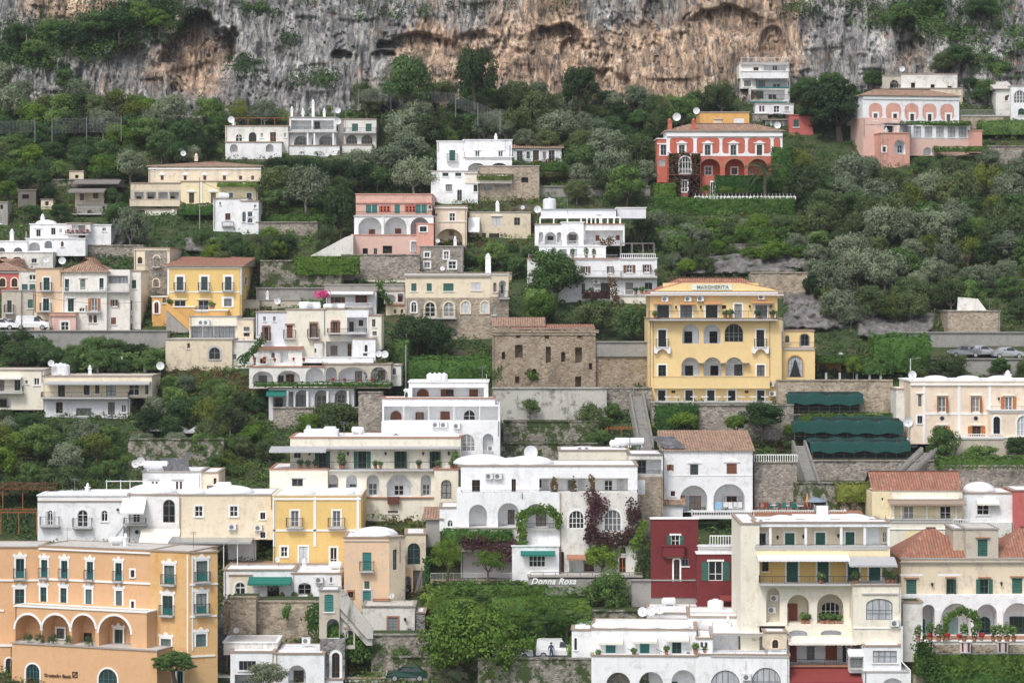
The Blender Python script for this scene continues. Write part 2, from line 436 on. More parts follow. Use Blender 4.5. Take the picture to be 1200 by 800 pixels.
def window_meshes(st,w,h,arch):
 """meshes of a window w x h metres: frame, pane, shutter leaves, all round x=0, z=0, y=0 the wall face"""
 key=(st,round(w,2),round(h,2),arch)
 if key in _WC:return _WC[key]
 fr,_,sh=st.partition(':')
 out={}
 fm=COLR.get(fr[0],'trim_white')
 closed=sh.startswith('c')
 pr=profile(w,h,arch)
 if not closed:
  f=MB();t=.065 if w>.7 else .045
  inner=[(x*(1-2*t/w),max(t,min(z,h-t)if not arch else t+z*(1-2*t/h)))for x,z in pr]
  y=.10
  n=len(pr)
  for k in range(n):
   a,b,c,d=pr[k],pr[(k+1)%n],inner[(k+1)%n],inner[k]
   f.face([(a[0],y,a[1]),(b[0],y,b[1]),(c[0],y,c[1]),(d[0],y,d[1])])
   f.face([(d[0],y,d[1]),(c[0],y,c[1]),(c[0],y+.06,c[1]),(d[0],y+.06,d[1])])
  nm=1 if w<1.5 else(3 if w<2.6 else 4)
  hs=h if not arch else h-min(w/2,h*.55)*.15
  for k in range(nm):
   x=-w/2+w*(k+1)/(nm+1)
   hh=h
   if arch:
    r=w/2;rise=min(r,h*.55);hh=h-rise+rise*math.sqrt(max(0,1-(x/r)**2))
   f.box(x-.035,x+.035,y,y+.05,.03,hh-.02)
  bars=[]
  if arch:bars.append(h-min(w/2,h*.55))
  if h>1.6:bars.append(h*.34 if not arch else h*.3)
  elif h>1.0 and not arch:bars.append(h*.5)
  for zz in bars:f.box(-w/2+.02,w/2-.02,y+.003,y+.047,zz-.025,zz+.025)
  if fr.endswith('2')and h>1.6:
   f.box(-w/2+.04,w/2-.04,y+.02,y+.05,.03,h*.30)
  out['frame']=f.mesh('window_frame',fm)
  p=MB();p.face([(x,.14,z)for x,z in pr])
  out['pane']=p.mesh('pane','pane_light' if fr.endswith('L')else 'pane')
 if closed:
  ms=SHUT.get(sh[1:2],'sh_green');lv=[]
  for sgn in(-1,1):
   f=MB();q=[(x,z)for x,z in pr]
   if sgn<0:q=[(min(x,-.012),z)for x,z in pr]
   else:q=[(max(x,.012),z)for x,z in pr]
   f.prism(q,.055,.10);lv.append(f.mesh('shutter',ms))
  out['leaves']=[(lv[0],0),(lv[1],0)]
  p=MB();p.face([(x,.14,z)for x,z in pr]);out['frame']=p.mesh('window_frame','interior')
 elif sh:
  ms=SHUT.get(sh[1:2],'sh_green');lw=w/2;lv=[]
  ang=0.0 if sh[0]=='o' else 1.15
  for sgn in(-1,1):
   f=MB();x0=sgn*w/2
   def px_(d):return x0+sgn*d*math.cos(ang),-.03-d*math.sin(ang)
   (xa,ya),(xb,yb)=px_(.02),px_(lw)
   zb_=-.02;zt=h*(.98 if not arch else .97)
   nx,ny=(-(yb-ya),(xb-xa));L_=math.hypot(nx,ny);nx,ny=nx/L_*.022,ny/L_*.022
   a=[(xa-nx,ya-ny),(xb-nx,yb-ny),(xb+nx,yb+ny),(xa+nx,ya+ny)]
   f.face([(p_[0],p_[1],zb_)for p_ in a]);f.face([(p_[0],p_[1],zt)for p_ in a])
   for k in range(4):
    p1,p2=a[k],a[(k+1)%4]
    f.face([(p1[0],p1[1],zb_),(p2[0],p2[1],zb_),(p2[0],p2[1],zt),(p1[0],p1[1],zt)])
   for zz in(zb_+.05,(zb_+zt)/2,zt-.05):
    f.box(min(xa,xb),max(xa,xb),min(ya,yb)-.035,min(ya,yb)-.023,zz-.04,zz+.04)if ang==0 else None
   lv.append(f.mesh('shutter',ms))
  out['leaves']=[(lv[0],0),(lv[1],0)]
 _WC[key]=out
 return out
_TC={}
def trim_mesh(kind,w,h,arch,mat):
 key=(kind,round(w,2),round(h,2),arch,mat)
 if key in _TC:return _TC[key]
 f=MB();t=.17
 if kind in 'toT':
  if kind=='T':t=.26
  o=profile(w+2*t,h+t,arch);i=profile(w,h,arch);n=len(o)
  for k in range(1,n):
   a,b,c,d=o[k],o[(k+1)%n],i[(k+1)%n],i[k]
   f.face([(a[0],-.05,a[1]),(b[0],-.05,b[1]),(c[0],-.05,c[1]),(d[0],-.05,d[1])])
   f.face([(a[0],-.05,a[1]),(b[0],-.05,b[1]),(b[0],.0,b[1]),(a[0],0,a[1])])
   f.face([(d[0],-.05,d[1]),(c[0],-.05,c[1]),(c[0],.05,c[1]),(d[0],.05,d[1])])
 if kind=='o':
  W=w/2+t
  zt=h+t
  crest=[(-W-.10,zt),(W+.10,zt),(W+.16,zt+.20),(W-.02,zt+.34),(W*.62,zt+.16),(W*.38,zt+.26),(0.10,zt+.50),(-.10,zt+.50),(-W*.38,zt+.26),(-W*.62,zt+.16),(-W+.02,zt+.34),(-W-.16,zt+.20)]
  f.prism(crest,-.075,-.002)
 if kind=='h':
  f.box(-w/2-.25,w/2+.25,-.16,0,h+.12,h+.22)
 if kind=='H':
  W=w/2+.30
  pts=[(-W,h+.14),(W,h+.14),(W,h+.24),(W*.6,h+.30),(W*.3,h+.48),(0,h+.56),(-W*.3,h+.48),(-W*.6,h+.30),(-W,h+.24)]
  f.prism(pts,-.12,0)
 if kind=='c':
  f.box(-w/2-.22,w/2+.22,-.22,0,h+.10,h+.20)
 if kind in 'tTs' and h<1.9:
  f.box(-w/2-.14,w/2+.14,-.12,-.052,-.11,.0)
 me=f.mesh('window_surround',mat)if f.f else None
 _TC[key]=me
 return me
_BC={}
def railing_mesh(pts,h,style,closed=False):
 """railing along a polyline of local x,y points; iron bars, white balusters, glass or wooden slats"""
 f=MB()
 mat={'iron':'iron','white':'rail_white','grey':'iron_grey','wood':'timber_grey','glass':'steel','baluster':'trim_white','x':'iron_grey'}[style]
 for(xa,ya),(xb,yb)in zip(pts[:-1],pts[1:]):
  L=math.hypot(xb-xa,yb-ya)
  if L<.05:continue
  if style=='baluster':
   f.bar((xa,ya,h-.05),(xb,yb,h-.05),.075);f.bar((xa,ya,.07),(xb,yb,.07),.07)
   n=max(1,int(L/.26))
   for k in range(n+1):
    t=k/n;x,y=lerp(xa,xb,t),lerp(ya,yb,t)
    f.bar((x,y,.07),(x,y,h*.45),(.075,.045));f.bar((x,y,h*.45),(x,y,h-.05),(.05,.06))
  elif style=='wood':
   f.bar((xa,ya,h),(xb,yb,h),.05);f.bar((xa,ya,h*.5),(xb,yb,h*.5),.04)
   n=max(1,int(L/1.3))
   for k in range(n+1):
    t=k/n;x,y=lerp(xa,xb,t),lerp(ya,yb,t);f.bar((x,y,0),(x,y,h),.05)
  else:
   r=.022
   f.bar((xa,ya,h),(xb,yb,h),.032);f.bar((xa,ya,.10),(xb,yb,.10),.02)
   n=max(1,int(L/.15))
   for k in range(n+1):
    t=k/n;x,y=lerp(xa,xb,t),lerp(ya,yb,t)
    f.bar((x,y,.10 if k%8 else 0),(x,y,h),.013 if k%8 else .025)
 return f.mesh('railing',mat)
RECTS=[]
class House:
 def __init__(s,name,label,cat,px,py,Y=None,a=0.0,group=None):
  Y=Y if Y is not None else float(T(px,py))-.5
  s.px,s.py=px,py
  s.fr=Frame((px-600)*K*Y,Y,math.radians(a));s.a=math.radians(a)
  s.loc=Vector((s.fr.X0,Y,s.fr.z(py)))
  s.root=thing(name,label,cat,s.loc,group)
  s.Y=Y
 def Ls(s,p):return(p[0]-s.loc.x,p[1]-s.loc.y,p[2]-s.loc.z)
 def sub(s,px,Y,a):
  """a further frame of the same building (a wing at another angle)"""
  return Frame((px-600)*K*Y,Y,math.radians(a))
# one plane of wall with its openings
 def facade(s,mb,fr,u0,u1,z0,z1,feats,v=0.0,mi=0,zmap=None,arched_top=None):
  outer=[Vector((u0,0,z0)),Vector((u1,0,z0)),Vector((u1,0,z1)),Vector((u0,0,z1))]
  loops=[outer];done=[];taken=[]
  for ft in feats:
   if ft[0]=='W' or ft[0]=='N':
    for x in ft[2]:
     y,wpx,hpx,o=ft[3],ft[4],ft[5],ft[6]
     uc=fr.u(x,v);ww=abs(fr.u(x+wpx/2,v)-fr.u(x-wpx/2,v))
     zt=fr.z(y,v);zb=fr.z(y+hpx,v);hh=zt-zb
     ua,ub=max(uc-ww/2,u0+.06),min(uc+ww/2,u1-.06)
     if ub-ua<.15:continue
     uc,ww=(ua+ub)/2,ub-ua
     zb=max(zb,z0+.03);hh=min(hh,z1-.05-zb)
     if hh<.15:continue
     if not o.get('flat'):
      bb=(uc-ww/2,uc+ww/2,zb,zb+hh)
      if any(bb[0]<t_[1]+.02 and t_[0]<bb[1]+.02 and bb[2]<t_[3]+.02 and t_[2]<bb[3]+.02 for t_ in taken):print('DROP',s.root['label'][:40],ft[0],x,y);continue
      taken.append(bb)
     done.append((ft,x,uc,zb,ww,hh))
     if o.get('flat'):continue
     pr=[Vector((uc+a,0,zb+b))for a,b in profile(ww,hh,o.get('arch',0))]
     loops.append(list(reversed(pr)))
  tris=tessellate_polygon(loops)if len(loops)>1 else[(0,1,2),(0,2,3)]
  flat=[p for l in loops for p in l]
  i0=len(mb.v)
  for p in flat:mb.v.append(s.Ls(fr.w(p.x,v,p.z)))
  for t in tris:mb.f.append(tuple(i0+k for k in t));mb.m.append(mi)
  for ft,x,uc,zb,ww,hh in done:
   o=ft[6]
   if ft[0]=='N':s.niche(mb,fr,v,uc,zb,ww,hh,o,mi)
   else:
    if not o.get('flat'):s.niche(mb,fr,v,uc,zb,ww,hh,dict(o,d=.32,back=2,side=mi),mi)
    s.window(fr,v,uc,zb,ww,hh,ft[1],o)
  for ft in feats:
   if ft[0]not in 'WN':s.extra(mb,fr,v,ft,mi)
 def niche(s,mb,fr,v,uc,zb,ww,hh,o,mi):
  d=o.get('d',2.0);side=o.get('side',1);back=o.get('back',side);pr=profile(ww,hh,o.get('arch',0));n=len(pr)
  F=[s.Ls(fr.w(uc+a,v,zb+b))for a,b in pr];B=[s.Ls(fr.w(uc+a,v+d,zb+b))for a,b in pr]
  for k in range(n):
   mb.face([F[k],F[(k+1)%n],B[(k+1)%n],B[k]],side)
  mb.face(B,back)
  for ft in o.get('inner',[]):
   if ft[0]in 'WN':
    for x in ft[2]:
     u2=fr.u(x,v+d);w2=abs(fr.u(x+ft[4]/2,v+d)-fr.u(x-ft[4]/2,v+d))
     zt=fr.z(ft[3],v+d);zb2=max(fr.z(ft[3]+ft[5],v+d),zb+.02)
     s.window(fr,v+d-.16,u2,zb2,w2,zt-zb2,ft[1],dict(ft[6],proud=1))
   else:s.extra(mb,fr,v+d,ft,mi)
 def window(s,fr,v,uc,zb,ww,hh,st,o):
  if st=='D':return
  R=lambda q:round(q/.06)*.06
  ww,hh=R(ww),R(hh)
  if ww<.2 or hh<.2:return
  arch=o.get('arch',0)
  if ':o' in st and random.random()<.3:st=st.replace(':o',':h')
  ms=window_meshes(st,ww,hh,arch)
  tall=hh>1.9 and not o.get('nod')
  wo=link('balcony_door' if tall and o.get('bal')else('door' if tall else 'window'),ms['frame'],s.root,s.Ls(fr.w(uc,v,zb)),fr.a)
  if 'pane' in ms:link('pane',ms['pane'],wo)
  for lm,_ in ms.get('leaves',[]):link('shutter',lm,wo)
  tk=o.get('trim','s' if not tall else '')
  if tk:
   tm=trim_mesh(tk,ww,hh,arch,o.get('tm','trim_white' if tk!='c' else 'terracotta'))
   if tm:link('surround',tm,wo)
  b=o.get('bal')
  if b:
   ex=o.get('ex',.35);pj=o.get('pj',.7);W2=ww/2+ex
   key=(round(W2,1),b,pj)
   if key not in _BC:
    sl=MB();sl.box(-W2,W2,-pj,0,-.16,-.02);sl.box(-W2+.08,W2-.08,-pj+.1,0,-.26,-.163)
    _BC[key]=(sl.mesh('balcony','trim_grey' if b!='white' else 'trim_white'),railing_mesh([(-W2+.03,0),(-W2+.03,-pj+.03),(W2-.03,-pj+.03),(W2-.03,0)],1.0,b))
   bo=link('balcony',_BC[key][0],s.root,s.Ls(fr.w(uc,v,zb)),fr.a)
   link('railing',_BC[key][1],bo,(0,0,-.02))
 def extra(s,mb,fr,v,ft,mi):
  k=ft[0]
  if k=='R':
   _,x0,x1,y,h,pj,style,o=ft
   u0,u1=fr.u(x0,v),fr.u(x1,v);z=fr.z(y,v-pj);hh=h*K*fr.Y0
   sl=MB();th=o.get('th',.18)
   if pj>.05:sl.box(u0,u1,-pj,0,-th,0)
   else:sl.box(u0,u1,-.06,0,-.05,0)
   bo=link('balcony',sl.mesh('balcony',o.get('sm','trim_grey')),s.root,s.Ls(fr.w(0,v,z)),fr.a)
   if style=='wall':
    w_=MB();w_.box(u0,u1,-pj-.06,-pj+.12,-th-.03,hh);w_.box(u0-.05,u1+.05,-pj-.12,-pj+.18,hh,hh+.08)
    if pj>.2:
     w_.box(u0-.002,u0+.14,-pj+.12,-.002,-th-.03,hh);w_.box(u1-.14,u1+.002,-pj+.12,-.002,-th-.03,hh)
    link('parapet',w_.mesh('parapet',o.get('m','white')),bo)
   elif style!='none':
    pts=[(u0+.04,0),(u0+.04,-pj+.05),(u1-.04,-pj+.05),(u1-.04,0)]if pj>.3 else[(u0,-.05),(u1,-.05)]
    link('railing',railing_mesh(pts,hh,style),bo)
  elif k=='C':
   _,x0,x1,y,h,pj,m=ft
   u0,u1=fr.u(x0,v),fr.u(x1,v);z=fr.z(y,v);hh=h*K*fr.Y0
   f=MB();f.box(u0,u1,-pj,.02,-hh,0)
   f.obj('cornice',m,s.root,s.Ls(fr.w(0,v,z)),fr.a)
  elif k=='P':
   _,xs,wpx,y0,y1,pj,m=ft
   for x in xs:
    uc=fr.u(x,v);hw=wpx*K*fr.Y0/2;za,zb=fr.z(y0,v),fr.z(y1,v)
    f=MB();f.box(-hw,hw,-pj,.02 if pj<.5 else-pj+2*hw,zb-za,0)
    f.obj('pilaster' if pj<.5 else 'column',m,s.root,s.Ls(fr.w(uc,v,za)),fr.a)
  elif k=='A':
   _,x0,x1,y,pj,drop,m=ft
   u0,u1=fr.u(x0,v),fr.u(x1,v);z=fr.z(y,v);n=max(2,int((u1-u0)/.4));f=MB()
   for i in range(n):
    a,b=lerp(u0,u1,i/n),lerp(u0,u1,(i+1)/n)
    f.face([(a,-.02,0),(b,-.02,0),(b,-pj,-drop),(a,-pj,-drop)])
    f.face([(a,-pj,-drop),(b,-pj,-drop),(b,-pj-.01,-drop-.22),(a,-pj-.01,-drop-.16)])
   f.face([(u0,-.02,-.03),(u1,-.02,-.03),(u1,-pj,-drop-.03),(u0,-pj,-drop-.03)])
   f.obj('awning',m,s.root,s.Ls(fr.w(0,v,z)),fr.a)
  elif k=='AC':
   for x,y in ft[1]:s.part_at('air_conditioner',fr,v,x,y,ac_mesh())
  elif k=='L':
   for x,y in ft[1]:s.part_at('wall_lamp',fr,v,x,y,lamp_mesh())
  elif k=='O':
   _,x,y,r=ft
   f=MB();rr=r*K*fr.Y0;n=16
   for i in range(n):
    t,t2=2*math.pi*i/n,2*math.pi*(i+1)/n
    f.face([(rr*math.cos(t),-.03,rr*math.sin(t)),(rr*math.cos(t2),-.03,rr*math.sin(t2)),(rr*1.35*math.cos(t2),-.03,rr*1.35*math.sin(t2)),(rr*1.35*math.cos(t),-.03,rr*1.35*math.sin(t))],0)
    f.face([(0,-.01,0),(rr*math.cos(t),-.01,rr*math.sin(t)),(rr*math.cos(t2),-.01,rr*math.sin(t2))],1)
   f.obj('round_window',['trim_grey','hollow'],s.root,s.Ls(fr.w(fr.u(x,v),v,fr.z(y,v))),fr.a)
  elif k=='Q':
   x0,x1,y0,y1,m,r=ft[1:7]
   u0,u1=fr.u(x0,v),fr.u(x1,v);za,zb=fr.z(y0,v),fr.z(y1,v);f=MB();pts=[]
   for cx,cz,t0 in((u1-r,za-r,0),(u0+r,za-r,90),(u0+r,zb+r,180),(u1-r,zb+r,270)):
    for i in range(5):
     t=math.radians(t0+i*22.5);pts.append((cx+r*math.cos(t),cz+r*math.sin(t)))
   if len(ft)>7:
    xc,yw,ww=ft[7];ua,ub,zw=fr.u(xc-ww/2,v),fr.u(xc+ww/2,v),fr.z(yw,v)
    pts[15:15]=[(ua,zb),(ua,zw),(ub,zw),(ub,zb)]
   P3=[Vector((a,0,b))for a,b in pts]
   for t in tessellate_polygon([P3]):f.face([(P3[q_].x,-.012,P3[q_].z)for q_ in t])
   o2=f.obj('painted_panel',m,s.root,(0,0,0),0)
   o2.location=s.Ls(fr.w(0,v,0));o2.rotation_euler[2]=fr.a
  elif k=='X':
   _,x,y,wp,hp,t,m=ft
   uc=fr.u(x,v);ww=abs(fr.u(x+wp/2,v)-fr.u(x-wp/2,v));zt,zb=fr.z(y,v),fr.z(y+hp,v);hh=zt-zb
   f=MB();o=profile(ww+2*t,hh+t,1,16);i=profile(ww,hh,1,16);n=len(o)
   for q in range(2,n-1):
    a,b,c,d=o[q],o[(q+1)%n],i[(q+1)%n],i[q]
    f.face([(a[0],-.06,a[1]),(b[0],-.06,b[1]),(c[0],-.06,c[1]),(d[0],-.06,d[1])])
    f.face([(a[0],-.06,a[1]),(b[0],-.06,b[1]),(b[0],0,b[1]),(a[0],0,a[1])])
   f.obj('arch_moulding',m,s.root,s.Ls(fr.w(uc,v,zb)),fr.a)
  elif k=='S':
   _,x0,y0,x1,y1,wd,m=ft[:7]
   ua,ub=fr.u(x0,v),fr.u(x1,v);za,zb=fr.z(y0,v),fr.z(y1,v);n=max(3,int((zb-za)/.19));f=MB();base=za-.4
   for i in range(n):
    a,b=lerp(ua,ub,i/n),lerp(ua,ub,(i+1)/n);f.box(min(a,b),max(a,b),-wd,.0,0,za+(zb-za)*(i+1)/n-base)
   o2=f.obj('staircase',m,s.root,s.Ls(fr.w(0,v,base)),fr.a)
   f=MB();L=1.0
   f.face([(ua,-wd-.1,.2+L),(ub,-wd-.1,zb-base+L*.9),(ub,-wd-.1,zb-base-.1),(ua,-wd-.1,0)])
   f.face([(ua,-wd+.05,.2+L),(ub,-wd+.05,zb-base+L*.9),(ub,-wd+.05,zb-base-.1),(ua,-wd+.05,0)])
   f.face([(ua,-wd-.1,.2+L),(ub,-wd-.1,zb-base+L*.9),(ub,-wd+.05,zb-base+L*.9),(ua,-wd+.05,.2+L)])
   f.obj('parapet',ft[7]if len(ft)>7 else m,o2)
 def part_at(s,name,fr,v,x,y,me):return link(name,me,s.root,s.Ls(fr.w(fr.u(x,v),v,fr.z(y,v))),fr.a)
# a volume
 def block(s,x0,x1,yt,yb,v=0.0,D=7.0,m='white',nm='white',feats=(),R=None,L=None,fr=None,roof='flat',cop='coping',rm='roof_white',xR=None,cov=.11,ch=.13,**ro):
  fr=fr or s.fr
  RECTS.append((min(x0,x1),max(x0,x1),yt,yb))
  u0,u1=fr.u(x0,v),fr.u(x1,v);z0,z1=fr.z(yb,v),fr.z(yt,v)
  if yb>=s.py-4:z0-=3.2
  mb=MB();mats=[m,nm,'hollow']
  frR=Frame(*fr.w(u1,v,0)[:2],fr.a+math.pi/2)
  if xR is not None:D=max(1.0,frR.u(xR))
  s.facade(mb,fr,u0,u1,z0,z1,list(feats),v)
  if R is not None:s.facade(mb,frR,0,D,z0,z1,list(R),0.0)
  else:mb.face([s.Ls(fr.w(u1,v+a,b))for a,b in((0,z0),(D,z0),(D,z1),(0,z1))])
  bl=fr.w(u0,v+D,0)
  frL=Frame(bl[0],bl[1],fr.a-math.pi/2)
  if L is not None:s.facade(mb,frL,0,D,z0,z1,list(L),0.0)
  else:mb.face([s.Ls(fr.w(u0,v+a,b))for a,b in((D,z0),(0,z0),(0,z1),(D,z1))])
  mb.face([s.Ls(fr.w(a,v+D,b))for a,b in((u1,z0),(u0,z0),(u0,z1),(u1,z1))])
  mb.face([s.Ls(fr.w(a,v+b,z1-.001))for a,b in((u0,0),(u1,0),(u1,D),(u0,D))])
  s.last=mb.obj('wall',mats,s.root)
  s.roof(fr,u0,u1,v,D,z1,roof,cop,rm,cov,ch,**ro)
  rr=random.Random(int(x0*31+yt*7));wd_=u1-u0
  if yb-yt>16 and wd_>3 and rr.random()<.7:
   f=MB();f.bar((0,0,z0+3.3-z1),(0,0,-.1),.045,0,6);f.bar((0,0,-.1),(0,.12,.02),.045,0,6)
   f.obj('drain_pipe',rr.choice(['coping','trim_grey','iron_grey']),s.root,s.Ls(fr.w(u0+.18 if rr.random()<.5 else u1-.18,v-.07,z1)),fr.a)
  if roof=='flat' and not ro.get('domes')and D>4 and wd_>4 and yb-yt>9:
   for i in range(int(wd_/5)+1):
    q=rr.random();uu=rr.uniform(u0+.6,u1-.6);vv=v+rr.uniform(D*.35,D*.8);me,nm_=None,''
    if q<.30:me,nm_=antenna_mesh(round(rr.uniform(1.0,2.0),1)),'antenna'
    elif q<.45:me,nm_=chimney_mesh(.4,round(rr.uniform(.5,1.0),1),'white'),'chimney'
    elif q<.56:me,nm_=dish_mesh(.3),'satellite_dish'
    elif q<.64:me,nm_=tank_mesh(.4,1.5,False),'water_tank'
    if me:link(nm_,me,s.root,s.Ls(fr.w(uu,vv,z1+.05)),fr.a+rr.uniform(-.6,.6))
  return s
 def roof(s,fr,u0,u1,v,D,z1,kind,cop='coping',rm='roof_white',cov=.14,ch=.16,ridge=1.5,over=.35,domes=(),sides=1):
  if kind=='none':return
  f=MB();loc=s.Ls(fr.w(0,v,z1))
  if kind=='flat':
   f.box(u0-cov,u1+cov,-cov,.25,0,ch);f.box(u0-cov,u1+cov,D-.25,D+cov,0,ch)
   f.box(u0-cov,u0+.25,.252,D-.252,0,ch);f.box(u1-.25,u1+cov,.252,D-.252,0,ch)
   ro=f.obj('roof_edge',cop,s.root,loc,fr.a)
   g=MB();g.box(u0+.1,u1-.1,.1,D-.1,.002,ch*.6);g.obj('roof',rm,s.root,loc,fr.a)
  elif kind in('gable','hip','shed'):
   a0,a1,b0,b1=u0-over,u1+over,-over,D+over
   mid=(b0+b1)/2;ins=(mid-b0)*.8 if kind=='hip' else 0
   def q(pts,ax):
    uv=[((p[0],math.hypot(p[1],p[2]))if ax==0 else(p[1],math.hypot(p[0],p[2])))for p in pts]
    f.face(pts,0,uv)
   if kind=='shed':
    q([(a0,b0,0),(a1,b0,0),(a1,b1,ridge),(a0,b1,ridge)],0)
    f.box(a0,a1,b0,b0+.2,-.12,-.002,1)
    for x in(a0,a1):f.face([(x,b0,-.12),(x,b1,-.12),(x,b1,ridge),(x,b0,0)],1)
   else:
    q([(a0,b0,0),(a1,b0,0),(a1-ins,mid,ridge),(a0+ins,mid,ridge)],0)
    q([(a1,b1,0),(a0,b1,0),(a0+ins,mid,ridge),(a1-ins,mid,ridge)],0)
    if kind=='hip':
     q([(a1,b0,0),(a1,b1,0),(a1-ins,mid,ridge)],1);q([(a0,b1,0),(a0,b0,0),(a0+ins,mid,ridge)],1)
    else:
     f.face([(a1-.3,b0+.3,0),(a1-.3,b1-.3,0),(a1-.3,mid,ridge-.08)],1);f.face([(a0+.3,b0+.3,0),(a0+.3,b1-.3,0),(a0+.3,mid,ridge-.08)],1)
    f.box(a0,a1,b0,b1,-.12,-.004,1)
    f.bar((a0+ins,mid,ridge),(a1-ins,mid,ridge),.12,0,6)
   me=f.mesh('roof',[rm,cop])
   link('roof',me,s.root,loc,fr.a)
  for(xd,wd,hd)in domes:
   uc=fr.u(xd,v+2);r=wd*K*fr.Y0/2;g=MB();n=20
   prof=[(r*math.cos(t),hd*math.sin(t))for t in[math.pi/2*i/6 for i in range(6)]]+[(.02,hd)]
   g.lathe(prof,(uc,min(D/2,r*1.0),ch*.6),n,0,1,min(1,(D-.6)/2/r))
   me=g.mesh('roof_vault',rm);me.polygons.foreach_set('use_smooth',[True]*len(me.polygons))
   link('roof_vault',me,s.root,loc,fr.a)
 def on(s,name,me,x,y,v=2.0,fr=None,rz=0.0):
  """a fitting standing at photo point x,y, v metres behind the front"""
  fr=fr or s.fr
  return link(name,me,s.root,s.Ls(fr.w(fr.u(x,v),v,fr.z(y,v))),fr.a+rz)
def W(st,xs,y,w,h,**o):return('W',st,xs if isinstance(xs,(list,tuple))else[xs],y,w,h,o)
def N(xs,y,w,h,d=2.0,**o):
 o['d']=d;o.setdefault('arch',1)
 return('N','',xs if isinstance(xs,(list,tuple))else[xs],y,w,h,o)
def Rl(x0,x1,y,h=10,pj=1.0,style='iron',**o):return('R',x0,x1,y,h,pj,style,o)
_MC={}
def cached(fn):
 def g(*a):
  k=(fn.__name__,)+a
  if k not in _MC:_MC[k]=fn(*a)
  return _MC[k]
 g.__name__=fn.__name__
 return g
@cached
def ac_mesh():
 f=MB();f.box(-.42,.42,-.42,-.08,-.3,.3);f.box(-.46,.46,-.45,-.05,.3,.33);f.box(-.3,-.26,-.4,0,-.36,-.30,2);f.box(.26,.30,-.4,0,-.36,-.30,2)
 n=14
 for i in range(n):
  t,t2=2*math.pi*i/n,2*math.pi*(i+1)/n
  f.face([(-.08,-.424,0),(-.08+.24*math.cos(t),-.424,.24*math.sin(t)),(-.08+.24*math.cos(t2),-.424,.24*math.sin(t2))],1)
 return f.mesh('air_conditioner',['tank','iron_grey','iron'])
@cached
def lamp_mesh():
 f=MB();f.box(-.03,.03,-.3,0,-.02,.02);f.lathe([(.05,-.3),(.13,-.1),(.15,0),(.03,.12)],(0,-.3,0),8)
 return f.mesh('wall_lamp','iron')
@cached
def dish_mesh(r):
 f=MB();n=16;prev=None;L=[(rr*r,-(.28*(rr**2))*r)for rr in(.02,.35,.7,1.0)]
 i0=len(f.v)
 for rr,yy in L:
  for k in range(n):
   t=2*math.pi*k/n;f.v.append((rr*math.cos(t),yy,rr*math.sin(t)+r+.5))
 for j in range(3):
  for k in range(n):
   f.f.append((i0+j*n+k,i0+j*n+(k+1)%n,i0+(j+1)*n+(k+1)%n,i0+(j+1)*n+k));f.m.append(0)
 f.bar((0,.1,0),(0,.1,r+.5),.03,1);f.bar((0,0,r+.5),(0,-.7*r,r+.4),.02,1);f.bar((0,-.7*r-.05,r+.4),(0,-.7*r+.05,r+.4),.06,1)
 me=f.mesh('satellite_dish',['dish','iron_grey'])
 return me
@cached
def tank_mesh(r,L,upright):
 f=MB()
 if upright:
  f.lathe([(r*.95,.1),(r,.25),(r,L-.2),(r*.75,L-.05),(.15,L),(.14,L+.1)],(0,0,0),16)
 else:
  n=14;prof=[(r*.55,-L/2),(r,-L/2+.15),(r,L/2-.15),(r*.55,L/2)]
  i=len(f.v)
  for rr,x in prof:
   for k in range(n):
    t=2*math.pi*k/n;f.v.append((x,rr*math.cos(t),rr*math.sin(t)+r+.12))
  for j in range(3):
   for k in range(n):f.f.append((i+j*n+k,i+j*n+(k+1)%n,i+(j+1)*n+(k+1)%n,i+(j+1)*n+k));f.m.append(0)
  f.f.append(tuple(i+k for k in range(n)));f.m.append(0);f.f.append(tuple(i+3*n+k for k in range(n)));f.m.append(0)
  f.box(-L*.35,-L*.35+.12,-r*.8,r*.8,0,r*.5);f.box(L*.35-.12,L*.35,-r*.8,r*.8,0,r*.5)
 me=f.mesh('water_tank','tank')
 return me
@cached
def chimney_mesh(w,h,mat):
 f=MB();f.box(-w/2,w/2,-w/2,w/2,0,h);f.box(-w/2-.07,w/2+.07,-w/2-.07,w/2+.07,h,h+.1)
 f.lathe([(w*.4,h+.1),(w*.45,h+.3),(w*.1,h+.55)],(0,0,0),8)
 return f.mesh('chimney',mat)
@cached
def antenna_mesh(h):
 f=MB();f.bar((0,0,0),(0,0,h),.03)
 for i,z in enumerate((.97,.9,.83)):f.bar((-.5,0,h*z),(.5,0,h*z),.015)
 f.bar((0,-.5,h*.93),(0,.5,h*.93),.015)
 return f.mesh('antenna','iron_grey')
# noise on arrays
def vnoise(x,y,seed=0):
 def h(a,b):
  n=np.sin(a*127.1+b*311.7+seed*74.7)*43758.5453
  return n-np.floor(n)
 xi,yi=np.floor(x),np.floor(y);xf,yf=x-xi,y-yi
 xf=xf*xf*(3-2*xf);yf=yf*yf*(3-2*yf)
 return(h(xi,yi)*(1-xf)+h(xi+1,yi)*xf)*(1-yf)+(h(xi,yi+1)*(1-xf)+h(xi+1,yi+1)*xf)*yf
def fbm(x,y,o=4,seed=0,g=.5):
 s,a,t=0,1,0
 for i in range(o):s=s+a*vnoise(x*2**i,y*2**i,seed+i);t+=a;a*=g
 return s/t
def Pn(px,py,Y):return np.stack([(px-600)*K*Y,Y,CZ+(HY-py)*K*Y],-1)
def grid_faces(nx,ny):
 i=np.arange(nx*ny).reshape(ny,nx)
 return np.stack([i[1:,:-1],i[1:,1:],i[:-1,1:],i[:-1,:-1]],-1).reshape(-1,4)
